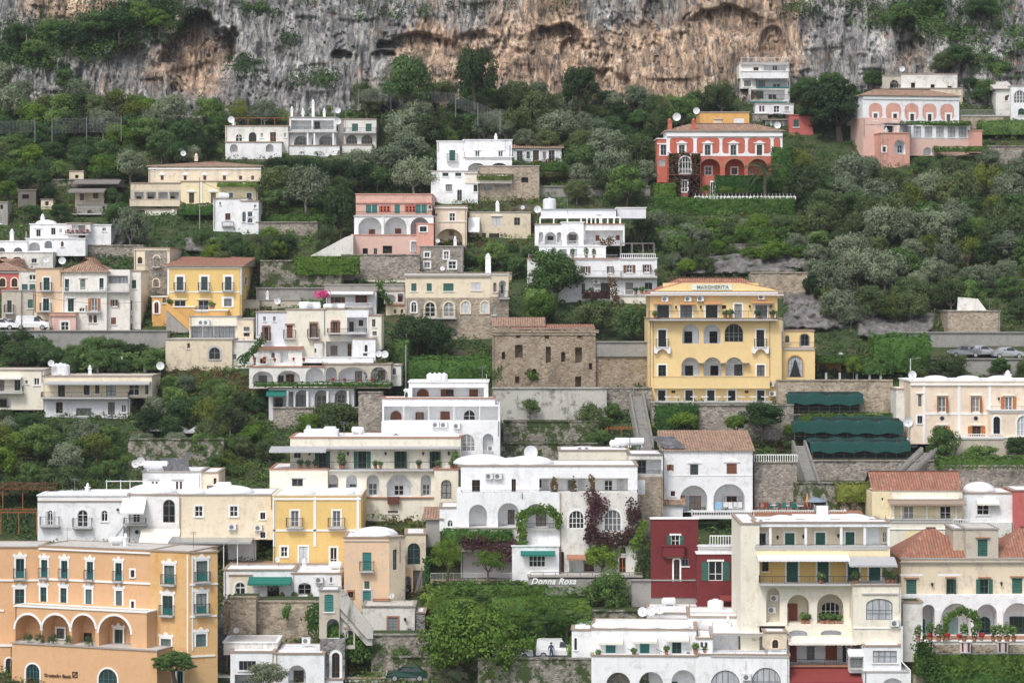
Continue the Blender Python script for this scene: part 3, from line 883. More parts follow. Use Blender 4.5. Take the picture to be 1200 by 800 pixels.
# hillside, cliff
def build_ground():
 xs=np.concatenate([np.arange(-3000,-200,100),np.arange(-200,1400,8),np.arange(1400,4300,100)]).astype(float)
 ys=np.concatenate([np.arange(-400,-60,30),np.arange(-60,860,4),np.arange(860,1130,20)]).astype(float)
 X,Y_=np.meshgrid(xs,ys)
 D=np.interp(Y_,_TY,_TD);cb=np.interp(X,_CX,_CB)
 D=D+22*np.clip((cb-Y_)/14,0,1)
 co=Pn(X,Y_,D)
 co[...,2]+=(fbm(co[...,0]*.25,co[...,1]*.25,3,5)-.5)*.7
 me=nmesh('hillside',co.reshape(-1,3),grid_faces(len(xs),len(ys)),'hill',smooth=True)
 o=link('hillside',me);o['kind']='structure'
 f=MB();z=CZ+(HY-1100)*K*225
 f.face([(-3000,-200,z-30),(3000,-200,z-30),(3000,226,z+.1),(-3000,226,z+.1)])
 f.obj('sea','sea')['kind']='structure'
CAVES=[(232,74,46,62,6.5),(150,85,30,36,2.5),(490,58,44,22,3.2),(450,66,16,8,2),(655,50,34,22,3.2),(672,72,22,26,2.0),(560,60,30,26,1.5),(850,26,48,20,3.0),(905,60,18,28,1.6),(1062,60,12,14,2.5),(1075,52,10,12,2.5),(400,66,14,8,3.5),(765,30,14,40,2.0),(700,100,40,20,1.5)]
def cliffY(px,py):
 px=np.asarray(px,float);py=np.asarray(py,float)
 wx,wy=px*.135,py*.135
 warp=(fbm(wx*.08,wy*.08,3,21)-.5)*6
 d=416+(120-py)*.10
 d=d+(fbm(wx*.035,wy*.02,3,3)-.5)*10
 r1=1-np.abs(2*fbm((wx+warp)*.28,wy*.045,3,9)-1)
 d=d-r1*3.0
 r2=1-np.abs(2*fbm((wx+warp)*1.1,wy*.16,3,31)-1)
 d=d-r2*1.7
 st=fbm(wx*.16+warp*.1,wy*.42,3,41)
 d=d-np.clip((st-.60)*9,0,1)*.9
 d=d+(fbm(wx*1.3,wy*.25,4,55)-.5)*.8
 r3=1-np.abs(2*fbm(wx*2.2,wy*.7,3,61)-1)
 d=d-r3*.5
 blk=fbm(wx*.5,wy*.10,2,71);d=d+(np.floor(blk*8)/8-blk)*7
 for cx,cy,rx,ry,dep in CAVES:
  jx=(fbm(wx*.4,wy*.4,3,int(cx))-.5)*.55
  q=((px-cx)/rx)**2+((py-cy)/ry)**2
  q=np.sqrt(q)+jx
  up=np.where(py<cy,7.0,2.5)
  d=d+dep*np.clip((1-q)*up,0,1)*np.clip(1.25-(py-cy+ry)/(2.6*ry),.25,1)
 return d
def build_cliff():
 xs=np.concatenate([np.arange(-1200,-80,40),np.arange(-80,1280,1.6),np.arange(1280,2500,40)]).astype(float)
 ys=np.concatenate([np.arange(-420,-30,15),np.arange(-30,150,1.6)]).astype(float)
 X,Y_=np.meshgrid(xs,ys)
 D=cliffY(X,Y_)
 co=Pn(X,Y_,D)
 me=nmesh('cliff',co.reshape(-1,3),grid_faces(len(xs),len(ys)),'cliff')
 g=fbm(X*.02,Y_*.015,4,77)+.25*fbm(X*.15,Y_*.03,3,78)-.12
 def blob(cx,cy,rx,ry,a):return a*np.exp(-(((X-cx)/rx)**2+((Y_-cy)/ry)**2))
 z=(g-.5)*.9+.20
 for q in((225,70,55,50,.75),(80,5,90,18,.6),(490,70,55,35,.6),(620,60,150,60,.6),(720,95,150,60,.5),(850,40,80,60,.65),(915,45,25,40,.4),(395,50,90,40,-.25),(340,100,60,60,-.35),(740,20,60,30,-.3),(1030,30,140,60,-.35),(1180,30,60,80,-.4),(430,10,130,22,-.35),(180,40,40,20,-.3),(1070,60,25,20,.35)):
  z=z+blob(*q)
 at=me.attributes.new('tan','FLOAT','POINT');at.data.foreach_set('value',np.clip(z,0,1).astype(np.float32).ravel())
 o=link('cliff',me);o['kind']='structure'
 return o
def ground_mats():
 m,nt,n,L,b=_new('hill')
 c=wcoord(nt)
 o=ramp(nt,noise(nt,c,.25,6,.65),[(.35,(.035,.055,.018)),(.52,(.055,.085,.022)),(.62,(.09,.085,.04)),(.75,(.17,.15,.12))])
 o=mix(nt,ramp(nt,noise(nt,c,2.2,5,.7),[(.3,.5),(.7,1.0)]),tuple_mul(nt,o,.5),o)
 L.new(o,b.inputs['Base Color']);b.inputs['Roughness'].default_value=1
 bump(nt,noise(nt,c,2.0,6,.7),b,.4,.8)
 m,nt,n,L,b=_new('cliff')
 c=wcoord(nt)
 at=N_(nt,'ShaderNodeAttribute');at.attribute_name='tan'
 col=noise(nt,c,1.0,8,.75,(.8,.4,.14))
 col2=noise(nt,c,1.0,6,.7,(1.6,.6,.2))
 grey=ramp(nt,col,[(.30,(.14,.14,.145)),(.42,(.23,.23,.228)),(.54,(.33,.32,.30)),(.68,(.47,.44,.39))])
 tan=ramp(nt,col,[(.30,(.19,.12,.075)),(.42,(.34,.23,.15)),(.54,(.46,.33,.23)),(.68,(.60,.50,.38))])
 sh=N_(nt,'ShaderNodeMath',operation='ADD');L.new(at.outputs['Fac'],sh.inputs[0])
 sc=N_(nt,'ShaderNodeMath',operation='MULTIPLY_ADD');L.new(col2,sc.inputs[0]);sc.inputs[1].default_value=1.6;sc.inputs[2].default_value=-.8
 L.new(sc.outputs[0],sh.inputs[1])
 k=ramp(nt,sh.outputs[0],[(.30,0.0),(.62,1.0)])
 o=mix(nt,k,grey,tan)
 dk=ramp(nt,noise(nt,c,1.0,6,.7,(1.1,.5,.06)),[(.53,0.0),(.62,.85)])
 o=mix(nt,dk,o,(.055,.055,.06))
 lt=ramp(nt,noise(nt,c,1.0,5,.7,(2.3,.8,.12)),[(.60,0.0),(.72,.6)])
 o=mix(nt,lt,o,(.60,.55,.48))
 o=mix(nt,.85,o,ramp(nt,noise(nt,c,1.0,5,.65,(.42,.3,.035)),[(.36,.2),(.5,.48),(.64,.85)]),'OVERLAY')
 rs=ramp(nt,noise(nt,c,.22,5,.7),[(.60,0.0),(.70,.55)])
 o=mix(nt,rs,o,(.42,.20,.08))
 o=mix(nt,.5,o,ramp(nt,noise(nt,c,1.0,7,.8,(2.8,1.2,.45)),[(.34,.15),(.5,.5),(.64,.95)]),'OVERLAY')
 o=mix(nt,ramp(nt,noise(nt,c,1.0,6,.75,(2.2,.8,.10)),[(.56,0.0),(.62,.8)]),o,(.05,.052,.058))
 L.new(o,b.inputs['Base Color']);b.inputs['Roughness'].default_value=1
 vm=N_(nt,'ShaderNodeMapping');vm.inputs['Scale'].default_value=(.9,.9,.22)
 wn=N_(nt,'ShaderNodeTexNoise');wn.inputs['Scale'].default_value=.8;wn.inputs['Detail'].default_value=6;L.new(c,wn.inputs['Vector'])
 wa=N_(nt,'ShaderNodeVectorMath',operation='MULTIPLY_ADD');L.new(wn.outputs['Color'],wa.inputs[0]);wa.inputs[1].default_value=(3,3,5);L.new(c,wa.inputs[2]);L.new(wa.outputs[0],vm.inputs[0])
 vo=N_(nt,'ShaderNodeTexVoronoi',feature='DISTANCE_TO_EDGE');vo.inputs['Scale'].default_value=.55;L.new(vm.outputs[0],vo.inputs['Vector'])
 o=mix(nt,ramp(nt,vo.outputs['Distance'],[(0.0,.85),(.05,0.0)]),o,(.045,.042,.04));L.new(o,b.inputs['Base Color'])
 b1=noise(nt,c,1.0,9,.8,(1.2,1.2,.5))
 bump(nt,b1,b,.6,.8)
 m,nt,n,L,b=_new('sea');b.inputs['Base Color'].default_value=(.02,.06,.08,1);b.inputs['Roughness'].default_value=.15
ground_mats()
build_ground()
build_cliff()
# trees
TREES={}
def crown_mesh(kind,seed,R=3.0):
 rng=np.random.default_rng(seed)
 prm=dict(olive=(62,130,.27,(1,1,.72)),oak=(62,135,.28,(1,1,.85)),bright=(60,130,.28,(1,1,.8)),mid=(62,130,.28,(1,1,.82)),pine=(110,130,.20,(1,1,.55)),broad=(150,120,.17,(1,1,.62)),round=(60,110,.20,(1,1,.85)),shrub=(28,80,.24,(1,1,.62)),cypress=(60,60,.26,(.32,.32,1.6)),sparse=(38,80,.26,(1,1,.8)),lime=(46,100,.28,(.8,.8,1.1)))[kind]
 nc,nl,ls,sc=prm
 sc=np.array(sc)
 mat=dict(olive='leaf_olive',oak='leaf_oak',broad='leaf_broad',bright='leaf_bright',mid='leaf_mid',pine='leaf_pine',round='leaf_mid',shrub='leaf_mid',cypress='leaf_pine',sparse='leaf_yellow',lime='leaf_lime')[kind]
 d=rng.normal(0,1,(nc,3));d/=np.linalg.norm(d,axis=1)[:,None]
 d[:,2]=np.where(d[:,2]<-.55,-d[:,2],d[:,2])
 rad=rng.uniform(.62,.92,nc)*(1 if kind!='round' else 1.02)
 if kind in('olive','oak','mid','bright','sparse','broad','pine'):
  lob=rng.normal(0,1,(5,3));lob/=np.linalg.norm(lob,axis=1)[:,None]
  rad=rad*(.80+.34*np.clip((d@lob.T).max(1),0,1))
 ninner=nc//4
 rad[:ninner]*=.45
 C=d*rad[:,None]*R*sc
 cr=rng.uniform(.20,.36,nc)*R*(.62 if kind in('pine','broad')else 1)
 if kind=='cypress':cr*=.6;C[:,2]*=1.0
 pts,nrm=[],[]
 for c,r in zip(C,cr):
  q=rng.normal(0,1,(nl,3));q/=np.linalg.norm(q,axis=1)[:,None]
  rr=r*rng.uniform(.6,1.12,nl)
  qq=q*rr[:,None];qq[:,2]*=.75 if kind!='pine' else .5
  pts.append(c+qq)
  out=q+.5*d[0]*0+.35*c/(np.linalg.norm(c)+.1)
  nrm.append(out/np.linalg.norm(out,axis=1)[:,None])
 pts=np.concatenate(pts);nrm=np.concatenate(nrm)
 if kind=='cypress':pts[:,2]+=0;taper=np.clip(1.15-(pts[:,2]/(R*1.9)),.25,1.1);pts[:,0]*=taper;pts[:,1]*=taper
 co,fq=leaf_quads(pts,nrm,ls*(1.0 if kind!='shrub' else .9),rng)
 return nmesh('crown',co,fq,mat)
def trunk_mesh(kind,seed,R=3.0,H=2.2):
 rng=random.Random(seed);f=MB()
 b=Vector((0,0,-H-R*.45));r0=.19 if kind not in('pine',)else .26
 if kind=='shrub':r0=.07
 m=Vector((rng.uniform(-.3,.3),rng.uniform(-.3,.3),-R*.5))
 f.bar(b,m,(r0*1.3,r0*.85),0,7)
 for i in range(6):
  t=i*1.05+rng.uniform(-.3,.3)
  e=Vector((math.cos(t)*R*.5,math.sin(t)*R*.5,rng.uniform(-.15,.35)*R));k=m.lerp(e,.5)+Vector((0,0,-.25))
  f.bar(m,k,(r0*.6,r0*.38),0,5);f.bar(k,e,(r0*.38,r0*.12),0,5)
  for j in range(2):
   e2=e+Vector((rng.uniform(-1,1),rng.uniform(-1,1),rng.uniform(.1,.8)));f.bar(k.lerp(e,.6),e2,(r0*.2,r0*.06),0,4)
 return f.mesh('trunk','bark' if kind!='olive' else 'bark_grey')
def kindset(k,n=6):
 if k not in TREES:TREES[k]=[(crown_mesh(k,sum(map(ord,k))*10+i),trunk_mesh(k,i+len(k)))for i in range(n)]
 return TREES[k]
LANDMARKS=[]
PLANTS=[]
WORDS=dict(olive=('olive_tree','olive tree','grey-green olive tree'),oak=('evergreen_tree','tree','dark evergreen tree'),bright=('tree','tree','bright green leafy tree'),broad=('tree','tree','broad tree'),mid=('broadleaf_tree','tree','mid-green broadleaf tree'),pine=('pine_tree','pine tree','dark spreading pine tree'),round=('citrus_tree','tree','rounded clipped green tree'),shrub=('shrub','shrub','low green shrub'),cypress=('cypress_tree','cypress','narrow dark cypress'),sparse=('leafy_tree','tree','yellow-green thin-leaved tree'),lime=('young_tree','tree','lime green young tree'))
def tree(kind,px,py,w,h=None,label=None,Y=None,mat=None,near=None,word=None):
 """crown centred on the photo point px,py and w x h photo pixels large; it stands on the slope below"""
 h=h or w*.85
 base=py+h*.5+(4 if kind!='shrub' else 1)
 Y=Y if Y is not None else float(T(px,min(base,990)))
 R=3.0;sx=w*K*Y/(2*R*.98)
 zs={'olive':.72,'oak':.85,'bright':.8,'mid':.82,'pine':.55,'broad':.62,'round':.85,'shrub':.62,'cypress':1.6,'sparse':.8,'lime':1.1}[kind]
 xs={'cypress':.40,'lime':.8}.get(kind,1.0)
 sx/=xs
 sz=h*K*Y/(2*R*zs*.98)
 cr,tr=random.choice(kindset(kind))
 nm,cat,wd=WORDS[kind]
 if word:wd=word
 p=P(px,py,Y);g=G(px,base)
 root=thing(nm,label,cat,(p.x,Y,P(px,base,Y).z))
 dz=p.z-root.location.z
 rz=random.uniform(0,6.28)
 c=link('crown',cr,root,(0,0,dz),rot=(0,0,rz),scale=(sx,sx,sz))
 if mat is None and kind in('mid','oak','olive')and random.random()<.3:mat={'mid':'leaf_scrub','oak':'leaf_pine','olive':'leaf_scrub'}[kind]
 if mat:
  c.material_slots[0].link='OBJECT';c.material_slots[0].material=MATS[mat]
 tk=(dz+.8)/(2.2+R*.45)
 link('trunk',tr,root,(0,0,dz),rot=(0,0,rz),scale=(sx,sx,max(.2,tk)if kind!='shrub' else sz))
 if label is None:PLANTS.append([root,wd,px,py,w,near])
 return root
def leafbox(name,label,cat,px0,px1,yt,yb,Y,D=1.2,mat='leaf_hedge',size=.32,dens=26,bulge=.25,group=None,kind=None,parent=None,frame=None,top=True):
 """clipped hedge or creeper-clad face: leaves over the front, the top and the ends of a rough box"""
 A=P(px0,yb,Y);B=P(px1,yt,Y);Wd=B.x-A.x;H=B.z-A.z
 n1=int(Wd*H*dens);n2=int(Wd*D*dens)if top else 0;n3=int(H*D*dens)
 r=RNG
 u=r.uniform(0,Wd,n1);z=r.uniform(0,H,n1)
 y=-bulge*fbm(u*.8+px0,z*.8+yt,3,4)*2+r.normal(0,.05,n1)
 pts=[np.stack([u,y,z],1)];nr=[np.tile([0,-1,.25],(n1,1))]
 if n2:
  u=r.uniform(0,Wd,n2);y=r.uniform(-.1,D,n2);pts.append(np.stack([u,y,H+bulge*(fbm(u*.9,y*.9,3,8)-.4)],1));nr.append(np.tile([0,-.2,1],(n2,1)))
 for xx,s_ in((0,-1),(Wd,1)):
  y=r.uniform(-.1,D,n3);z=r.uniform(0,H,n3);pts.append(np.stack([xx+r.normal(0,.08,n3),y,z],1));nr.append(np.tile([s_,-.2,.1],(n3,1)))
 pts=np.concatenate(pts);nr=np.concatenate(nr).astype(float)
 co,f=leaf_quads(pts,nr,size)
 k=len(co);bx=np.array([(.12,.1,0),(Wd-.12,.1,0),(Wd-.12,D,0),(.12,D,0),(.12,.1,H-.15),(Wd-.12,.1,H-.15),(Wd-.12,D,H-.15),(.12,D,H-.15)])
 co=np.concatenate([co,bx]);bf=np.array([(0,1,5,4),(1,2,6,5),(2,3,7,6),(3,0,4,7),(4,5,6,7)])+k
 me=nmesh(name,co,np.concatenate([f,bf]),mat)
 loc=(A.x,Y,A.z)
 if parent is not None:
  return link(name,me,parent,(loc[0]-parent.location.x,loc[1]-parent.location.y,loc[2]-parent.location.z))
 o=link(name,me,None,loc)
 return tag(o,label,cat,group,kind)
def vine(name,label,cat,pts,Y,rad=8,mat='leaf_vine',dens=3.0,size=.3,depth=.5,parent=None):
 """trailing growth along a list of photo points"""
 P0=P(pts[0][0],pts[0][1],Y);out=[]
 for(xa,ya),(xb,yb)in zip(pts[:-1],pts[1:]):
  L=math.hypot(xb-xa,yb-ya);n=int(L*rad*dens)
  t=RNG.uniform(0,1,n);th=RNG.uniform(0,6.28,n);rr=rad*np.sqrt(RNG.uniform(0,1,n))*(.25+1.5*fbm(t*L*.13+xa,t*0+ya,3,3))+RNG.exponential(rad*.12,n)
  x=lerp(xa,xb,t)+np.cos(th)*rr;y=lerp(ya,yb,t)+np.sin(th)*rr
  out.append(Pn(x,y,Y+RNG.uniform(-depth,depth*.3,n)))
 c=np.concatenate(out);nr=np.tile([0,-.9,.4],(len(c),1)).astype(float)
 co,f=leaf_quads(c,nr,size)
 loc=parent.location if parent is not None else P0
 me=nmesh(name,co-np.array(loc),f,mat)
 o=link(name,me,parent,(0,0,0)if parent is not None else loc)
 if parent is None:tag(o,label,cat)
 return o
def inpoly(x,y,poly):
 c=np.zeros(x.shape,bool);n=len(poly)
 for i in range(n):
  (x1,y1),(x2,y2)=poly[i],poly[(i+1)%n]
  k=((y1>y)!=(y2>y));xi=(x2-x1)*(y-y1)/((y2-y1)or 1e-9)+x1
  c^=k&(x<xi)
 return c
def build_scrub():
 """low ground cover over the whole slope and tufts on the cliff's ledges"""
 n=33000
 px=RNG.uniform(-290,1490,n);py=RNG.uniform(60,860,n)
 keep=py>cliff_base(px)-4
 for poly in SCRUB_HOLES:keep&=~inpoly(px,py,poly)
 px,py=px[keep],py[keep]
 d=np.interp(py,_TY,_TD)
 base=Pn(px,py,d)
 m=len(px);R=RNG.uniform(.35,1.15,m)*np.where(RNG.uniform(0,1,m)<.1,1.5,1)
 nl=34
 q=RNG.normal(0,1,(m,nl,3));q/=np.linalg.norm(q,axis=2)[...,None];q[...,2]=np.abs(q[...,2])
 pts=base[:,None]+q*R[:,None,None]*np.array([1,1,.75])*RNG.uniform(.6,1.1,(m,nl,1))
 co,f=leaf_quads(pts.reshape(-1,3),q.reshape(-1,3),.29)
 t=fbm(base[:,0]*.06,base[:,1]*.06,3,14)+RNG.normal(0,.10,m)
 mi=np.select([t<.40,t<.52,t<.64,t<.70],[0,1,2,3],4)
 me=nmesh('undergrowth',co,f,['leaf_oak','leaf_scrub','leaf_mid','leaf_bright','leaf_brown'],np.repeat(mi,nl))
 tag(link('undergrowth',me),'low mixed green undergrowth covering the terraced slope between the houses','undergrowth',kind='stuff')
 pts,nr=[],[]
 for cx,cy,rx,ry,k in((150,26,60,22,230),(185,10,50,12,120),(60,42,80,20,260),(20,60,60,14,120),(110,55,30,14,60),(40,70,40,12,70),(340,44,7,5,12),(1050,22,45,12,70),(1085,8,50,9,70),(1120,40,40,16,60),(1160,10,30,18,60),(1075,28,30,10,40),(1195,45,20,20,30),(370,92,28,8,30),(400,8,90,8,14),(285,75,20,20,26),(700,6,160,6,8),(990,6,60,8,20),(300,12,26,8,24),(560,12,60,8,8),(940,12,30,8,16),(1150,70,40,12,40),(450,18,60,6,12)):
  x=RNG.normal(cx,rx*.5,k);y=RNG.normal(cy,ry*.5,k)
  b=Pn(x,y,cliffY(x,y)-.3);R=RNG.uniform(.5,1.7,k)
  q=RNG.normal(0,1,(k,50,3));q/=np.linalg.norm(q,axis=2)[...,None]
  pts.append((b[:,None]+q*R[:,None,None]).reshape(-1,3));nr.append(q.reshape(-1,3))
 co,f=leaf_quads(np.concatenate(pts),np.concatenate(nr),.36)
 mi=(np.repeat(fbm(co[::4,0]*.1,co[::4,2]*.1,2,6),1)>.52).astype(int)
 tag(link('cliff_vegetation',nmesh('cliff_vegetation',co,f,['leaf_oak','leaf_mid'],mi)),'dark scrub growing in tufts along the ledges of the cliff','vegetation',kind='stuff')
# walls, fences, small things
def wall(px0,px1,yt,yb,label,Y=None,D=None,mat='stone',cap=True,a=0,cat='wall',name='retaining_wall',top='hill'):
 Y=Y if Y is not None else float(T((px0+px1)/2,yb))-.4
 D=D if D is not None else max(.6,float(T((px0+px1)/2,yt))-Y+.5)
 fr=Frame((px0-600)*K*Y,Y,math.radians(a))
 u1=fr.u(px1);z0=fr.z(yb);z1=fr.z(yt);f=MB()
 nu=max(2,int(u1/.8));nz=max(2,int((z1-z0)/.8));rr=random.Random(int(px0*7+yt))
 g=[[(lerp(0,u1,i/nu),(-rr.uniform(0,.14 if mat[:5]=='stone' else .04)if 0<j else 0),lerp(-.6,z1-z0,j/nz))for i in range(nu+1)]for j in range(nz+1)]
 for j in range(nz):
  for i in range(nu):f.face([g[j][i],g[j][i+1],g[j+1][i+1],g[j+1][i]])
 H=z1-z0
 f.face([(u1,0,-.6),(u1,D,-.6),(u1,D,H),(u1,0,H)]);f.face([(0,D,-.6),(0,0,-.6),(0,0,H),(0,D,H)])
 f.face([(u1,D,-.6),(0,D,-.6),(0,D,H),(u1,D,H)])
 f.face([(0,-.14,H),(u1,-.14,H),(u1,D,H),(0,D,H)],1 if D>1.2 else 0)
 if cap:f.box(-.05,u1+.05,-.22,.35,H+.003,H+.14,0)
 o=f.obj(name,[mat,top],None,(fr.X0,Y,z0),fr.a)
 return tag(o,label,cat)
def ptlist(pts,Y):return[P(x,y,Y)for x,y in pts]
SCRUB_HOLES=[]
def LM(name,x,y):LANDMARKS.append((name,x,y))
def text_on(h,txt,x0,x1,y,mat,v=-.05,fr=None,ital=False,name='lettering',bold=True,depth=.03):
 """raised lettering on a wall; y is the photo row of its foot"""
 fr=fr or h.fr
 cu=bpy.data.curves.new(name,'FONT');cu.body=txt;cu.extrude=depth;cu.size=1.0
 if ital:cu.shear=.35
 if bold:cu.offset=.03
 cu.space_character=1.08
 o=bpy.data.objects.new(name,cu);COL.objects.link(o)
 bpy.context.view_layer.update()
 wd=max(.01,o.dimensions.x);L=fr.u(x1,v)-fr.u(x0,v);k=L/wd
 cu.materials.append(MATS[mat])
 me=bpy.data.meshes.new_from_object(o.evaluated_get(bpy.context.evaluated_depsgraph_get()));bpy.data.objects.remove(o)
 o=link(name,me);me.materials.clear();me.materials.append(MATS[mat])
 o.scale=(k,k,k);o.rotation_euler=(math.radians(90),0,fr.a);o.parent=h.root
 o.location=h.Ls(fr.w(fr.u(x0,v),v,fr.z(y,v)))
 return o
# upper slope, from the west
h=House('villa','low white villa with small arched windows, westernmost of the trio under the cliff','house',264,178)
h.block(264,338,148,178,D=7,m='white_worn',feats=[W('w',[280],157,8,9,arch=1),W('d',[296],155,9,12,arch=1,flat=0),W('b',[320],155,7,11),W('w',[307,334],156,3,5)])
h.block(264,330,167,182,v=-2,D=2,m='white',feats=[N([274,316],169,9,9,1.2)])
h.on('satellite_dish',dish_mesh(.5),271,148,2);h.on('roof_pergola',(lambda f:([f.bar((x,0,0),(x,0,1.1),.05)for x in(0,2,4,6,8,10)],f.bar((0,0,1.1),(10,0,1.1),.05),f.mesh('roof_pergola','timber_red'))[-1])(MB()),275,147,3)
LM('the low white villa under the cliff',300,160)
h=House('villa','white villa with upper loggia over two big arches, middle of the trio under the cliff','house',339,176)
h.block(339,394,138,155,v=.2,D=7,m='white',feats=[N([353,379],141,24,11,1.8,arch=0,inner=[W('y',[372],143,6,8)])],cop='coping_grey')
h.block(339,394,155,178,v=.2,D=7,m='white_lilac',roof='none',feats=[N([353],159,17,15,1.5,inner=[W('yL',[353],162,12,10)]),N([382],158,17,16,1.5,inner=[W('yL',[382],161,14,11)]),W('w',[367],162,4,8,arch=1),('P',[361,369,391],2,155,175,1.0,'trim_white')])
h.block(394,403,140,176,v=1.0,D=6,m='grey_plaster')
h.block(339,398,171,186,v=-1.2,D=1.4,m='white',roof='flat')
h.part=Rl(338,396,154,5,1.1,'iron');h.extra(None,h.fr,.2,h.part,0)
for x,z in((342,1.2),(355,.9),(380,.9)):h.on('chimney',chimney_mesh(.35,z,'white'),x,138,2)
h.on('chimney',chimney_mesh(.4,2.2,'white'),367,138,2.5);h.on('antenna',antenna_mesh(2.4),367,124,3);h.on('satellite_dish',dish_mesh(.45),396,137,2)
LM('the middle white villa under the cliff',367,155)
h=House('villa','white villa with green shutters over arched windows, easternmost of the trio under the cliff','house',403,174)
h.block(403,441,140,174,D=7,m='white_worn',R=[],feats=[W('w:cg',[416,432],145,7,9,trim='s'),Rl(403,441,155,5,.9,'iron'),W('y',[412,430],158,13,11,arch=1)],xR=450)
h.block(401,436,170,180,v=-1.2,D=1.2,m='white_worn')
h.on('antenna',antenna_mesh(2.2),405,139,2);h.on('satellite_dish',dish_mesh(.5),396,150,-1)
LM('the green-shuttered villa under the cliff',425,158)
h=House('manor_house','long cream manor with a brown tiled roof, small hooded windows and arcaded lower terrace','house',153,250)
h.block(174,306,194,250,v=5,D=8,m='cream_worn',roof='hip',ridge=.9,rm='tile_brown',feats=[W('k',[190,217,240,263],206,3.5,5,trim='H',nod=1),W('k',[282,296],206,3.5,5),W('k',[181],197,2,3),('C',174,306,197,1.5,.15,'trim_white')],R=[W('D',[311],200,2.5,4)],xR=319)
h.block(212,302,213,250,v=1.5,D=3.4,m='yellow_pale',feats=[W('k',[224.5,250],226,6,12,trim='H',tm='trim_white',nod=1),W('y',[270,292],226,6,8,trim='t'),('P',[236],2,213,240,.1,'trim_white'),W('k',[297],228,6,7,arch=1)],roof='flat')
h.block(153,213,215,223,v=1.6,D=3,m='cream_worn')
h.block(153,212,223,250,v=1.6,D=3,m='grey_beige',roof='none',feats=[N([163,177,191,204],225,11,15,1.6,arch=0,inner=[W('k',[176,201],231,6,8,trim='t'),W('y',[163],230,6,8)]),Rl(153,212,240,6,.9,'wall',m='cream_worn')])
h.block(170,207,246,285,v=0,D=4,m='cream_pale',feats=[W('w',[192],253,13,11,arch=1),W('d',[178],269,8,14,arch=1,nod=1),('P',[203],3,246,262,.3,'trim_white')])
h.block(207,250,240,268,v=1.2,D=3,m='cream_worn',feats=[N([218,236],245,14,14,1.5,arch=0)])
h.on('satellite_dish',dish_mesh(.4),215,187,8);h.on('antenna',antenna_mesh(1.6),212,187,8);h.on('chimney',chimney_mesh(.5,.6,'cream'),230,189,8)
LM('the long cream manor',240,215)
h=House('cottage','white cubic cottage with a brown window and blue arched windows below the cream manor','house',250,270,a=0)
h.block(250,290,233,270,D=6,m='white',feats=[W('b',[267],250,6,8),Rl(260,274,264,4,.5,'grey'),W('y',[258],237,2,3)])
h.block(282,303,236,268,v=-.8,D=6,m='white',feats=[W('l',[286],248,4,12,arch=1),W('l',[293],248,5,6),W('l',[293],256,6,5,arch=1),W('w',[299],240,3,4)])
LM('the white cubic cottage',272,252)
h=House('old_house','shabby brown house with sagging balcony roofs among trees west of the cream manor','house',84,246)
h.block(88,122,222,248,D=6,m='cream_worn',feats=[W('k',[96],227,5,8),W('k',[112],224,6,9)],rm='roof_screed',cop='coping_grey')
h.block(90,127,240,262,v=-1,D=6,m='grey_plaster',feats=[W('D',[122],242,3,7),W('k',[105],246,5,8),Rl(86,126,250,5,.8,'wood')],rm='roof_screed',cop='coping_grey')
h.block(84,140,211,219,v=2,D=5,m='dark_plaster',rm='roof_screed',cop='timber_grey')
h.extra(None,h.fr,0,('A',82,125,221,2.2,.5,'timber_grey'),0);h.extra(None,h.fr,2,('A',88,142,211,2.2,.5,'timber_grey'),0)
LM('the shabby brown house',105,235)
h=House('old_house','small dark ruinous hut with a flat roof on the far west slope','house',20,244)
h.block(21,42,223,240,D=5,m='dark_plaster',feats=[W('D',[30],228,8,5)],rm='roof_screed',cop='timber_grey')
h.block(48,62,234,246,D=4,m='cream_worn',feats=[W('k',[55],236,4,5)],rm='roof_screed',cop='timber_grey')
h=House('old_house','small grey and white house cut by the picture edge on the west slope','house',-10,262)
h.block(-14,9,237,264,D=6,m='grey_plaster',R=[W('D',[12],250,1.5,8)],feats=[W('D',[2],240,3,5),W('w',[0],254,4,8)],xR=14)
LM('the small grey edge house',2,250)
h=House('old_house','narrow cream hut half hidden by trees above the shabby brown house','house',82,214)
h.block(81,98,201,214,D=5,m='cream_worn',feats=[W('D',[90],205,4,4)],cop='coping_grey')
h=House('villa','white stepped villa with a geranium terrace and round arches on the west slope','house',0,312)
h.block(35,92,263,290,v=3,D=7,m='white',feats=[W('y',[45],269,5,8,trim='H'),W('y',[62.5],267,5,8),W('w',[81],266,6,8),W('w',[71],268,3,5)],roof='flat',cop='white',domes=[(55,26,.6)])
h.block(78,106,262,272,v=2.5,D=7,m='white_worn',feats=[N([92],264,16,8,1.5,arch=0),W('k',[102],265,5,8,nod=1),Rl(77,105,274,4,.8,'grey')])
h.block(100,130,264,290,v=3.5,D=6,m='white',feats=[W('w',[122],267,4,4)],cop='white')
h.block(30,100,280,300,v=1,D=3,m='white',feats=[N([40],284,14,10,1.5),N([56.5],282,9,9,1.5),W('k',[73],283,3,6,arch=1,nod=1)],cop='white')
h.block(-10,32,283,300,v=.6,D=4,m='white',feats=[N([2],290,8,8,1.5),N([21],290,11,9,1.5)],cop='white')
h.block(-14,62,296,316,v=-1,D=3,m='white_worn',feats=[N([4,20],301,12,8,1.5),W('y',[40],303,6,5)],cop='white')
h.on('chimney',chimney_mesh(.5,1.2,'white'),14,283,3);h.on('chimney',chimney_mesh(.5,.8,'white'),50,262,5)
LM('the white stepped villa',70,280)
h=House('townhouse','crimson townhouse with a tiled roof and pale arch surrounds at the picture edge','house',-20,345)
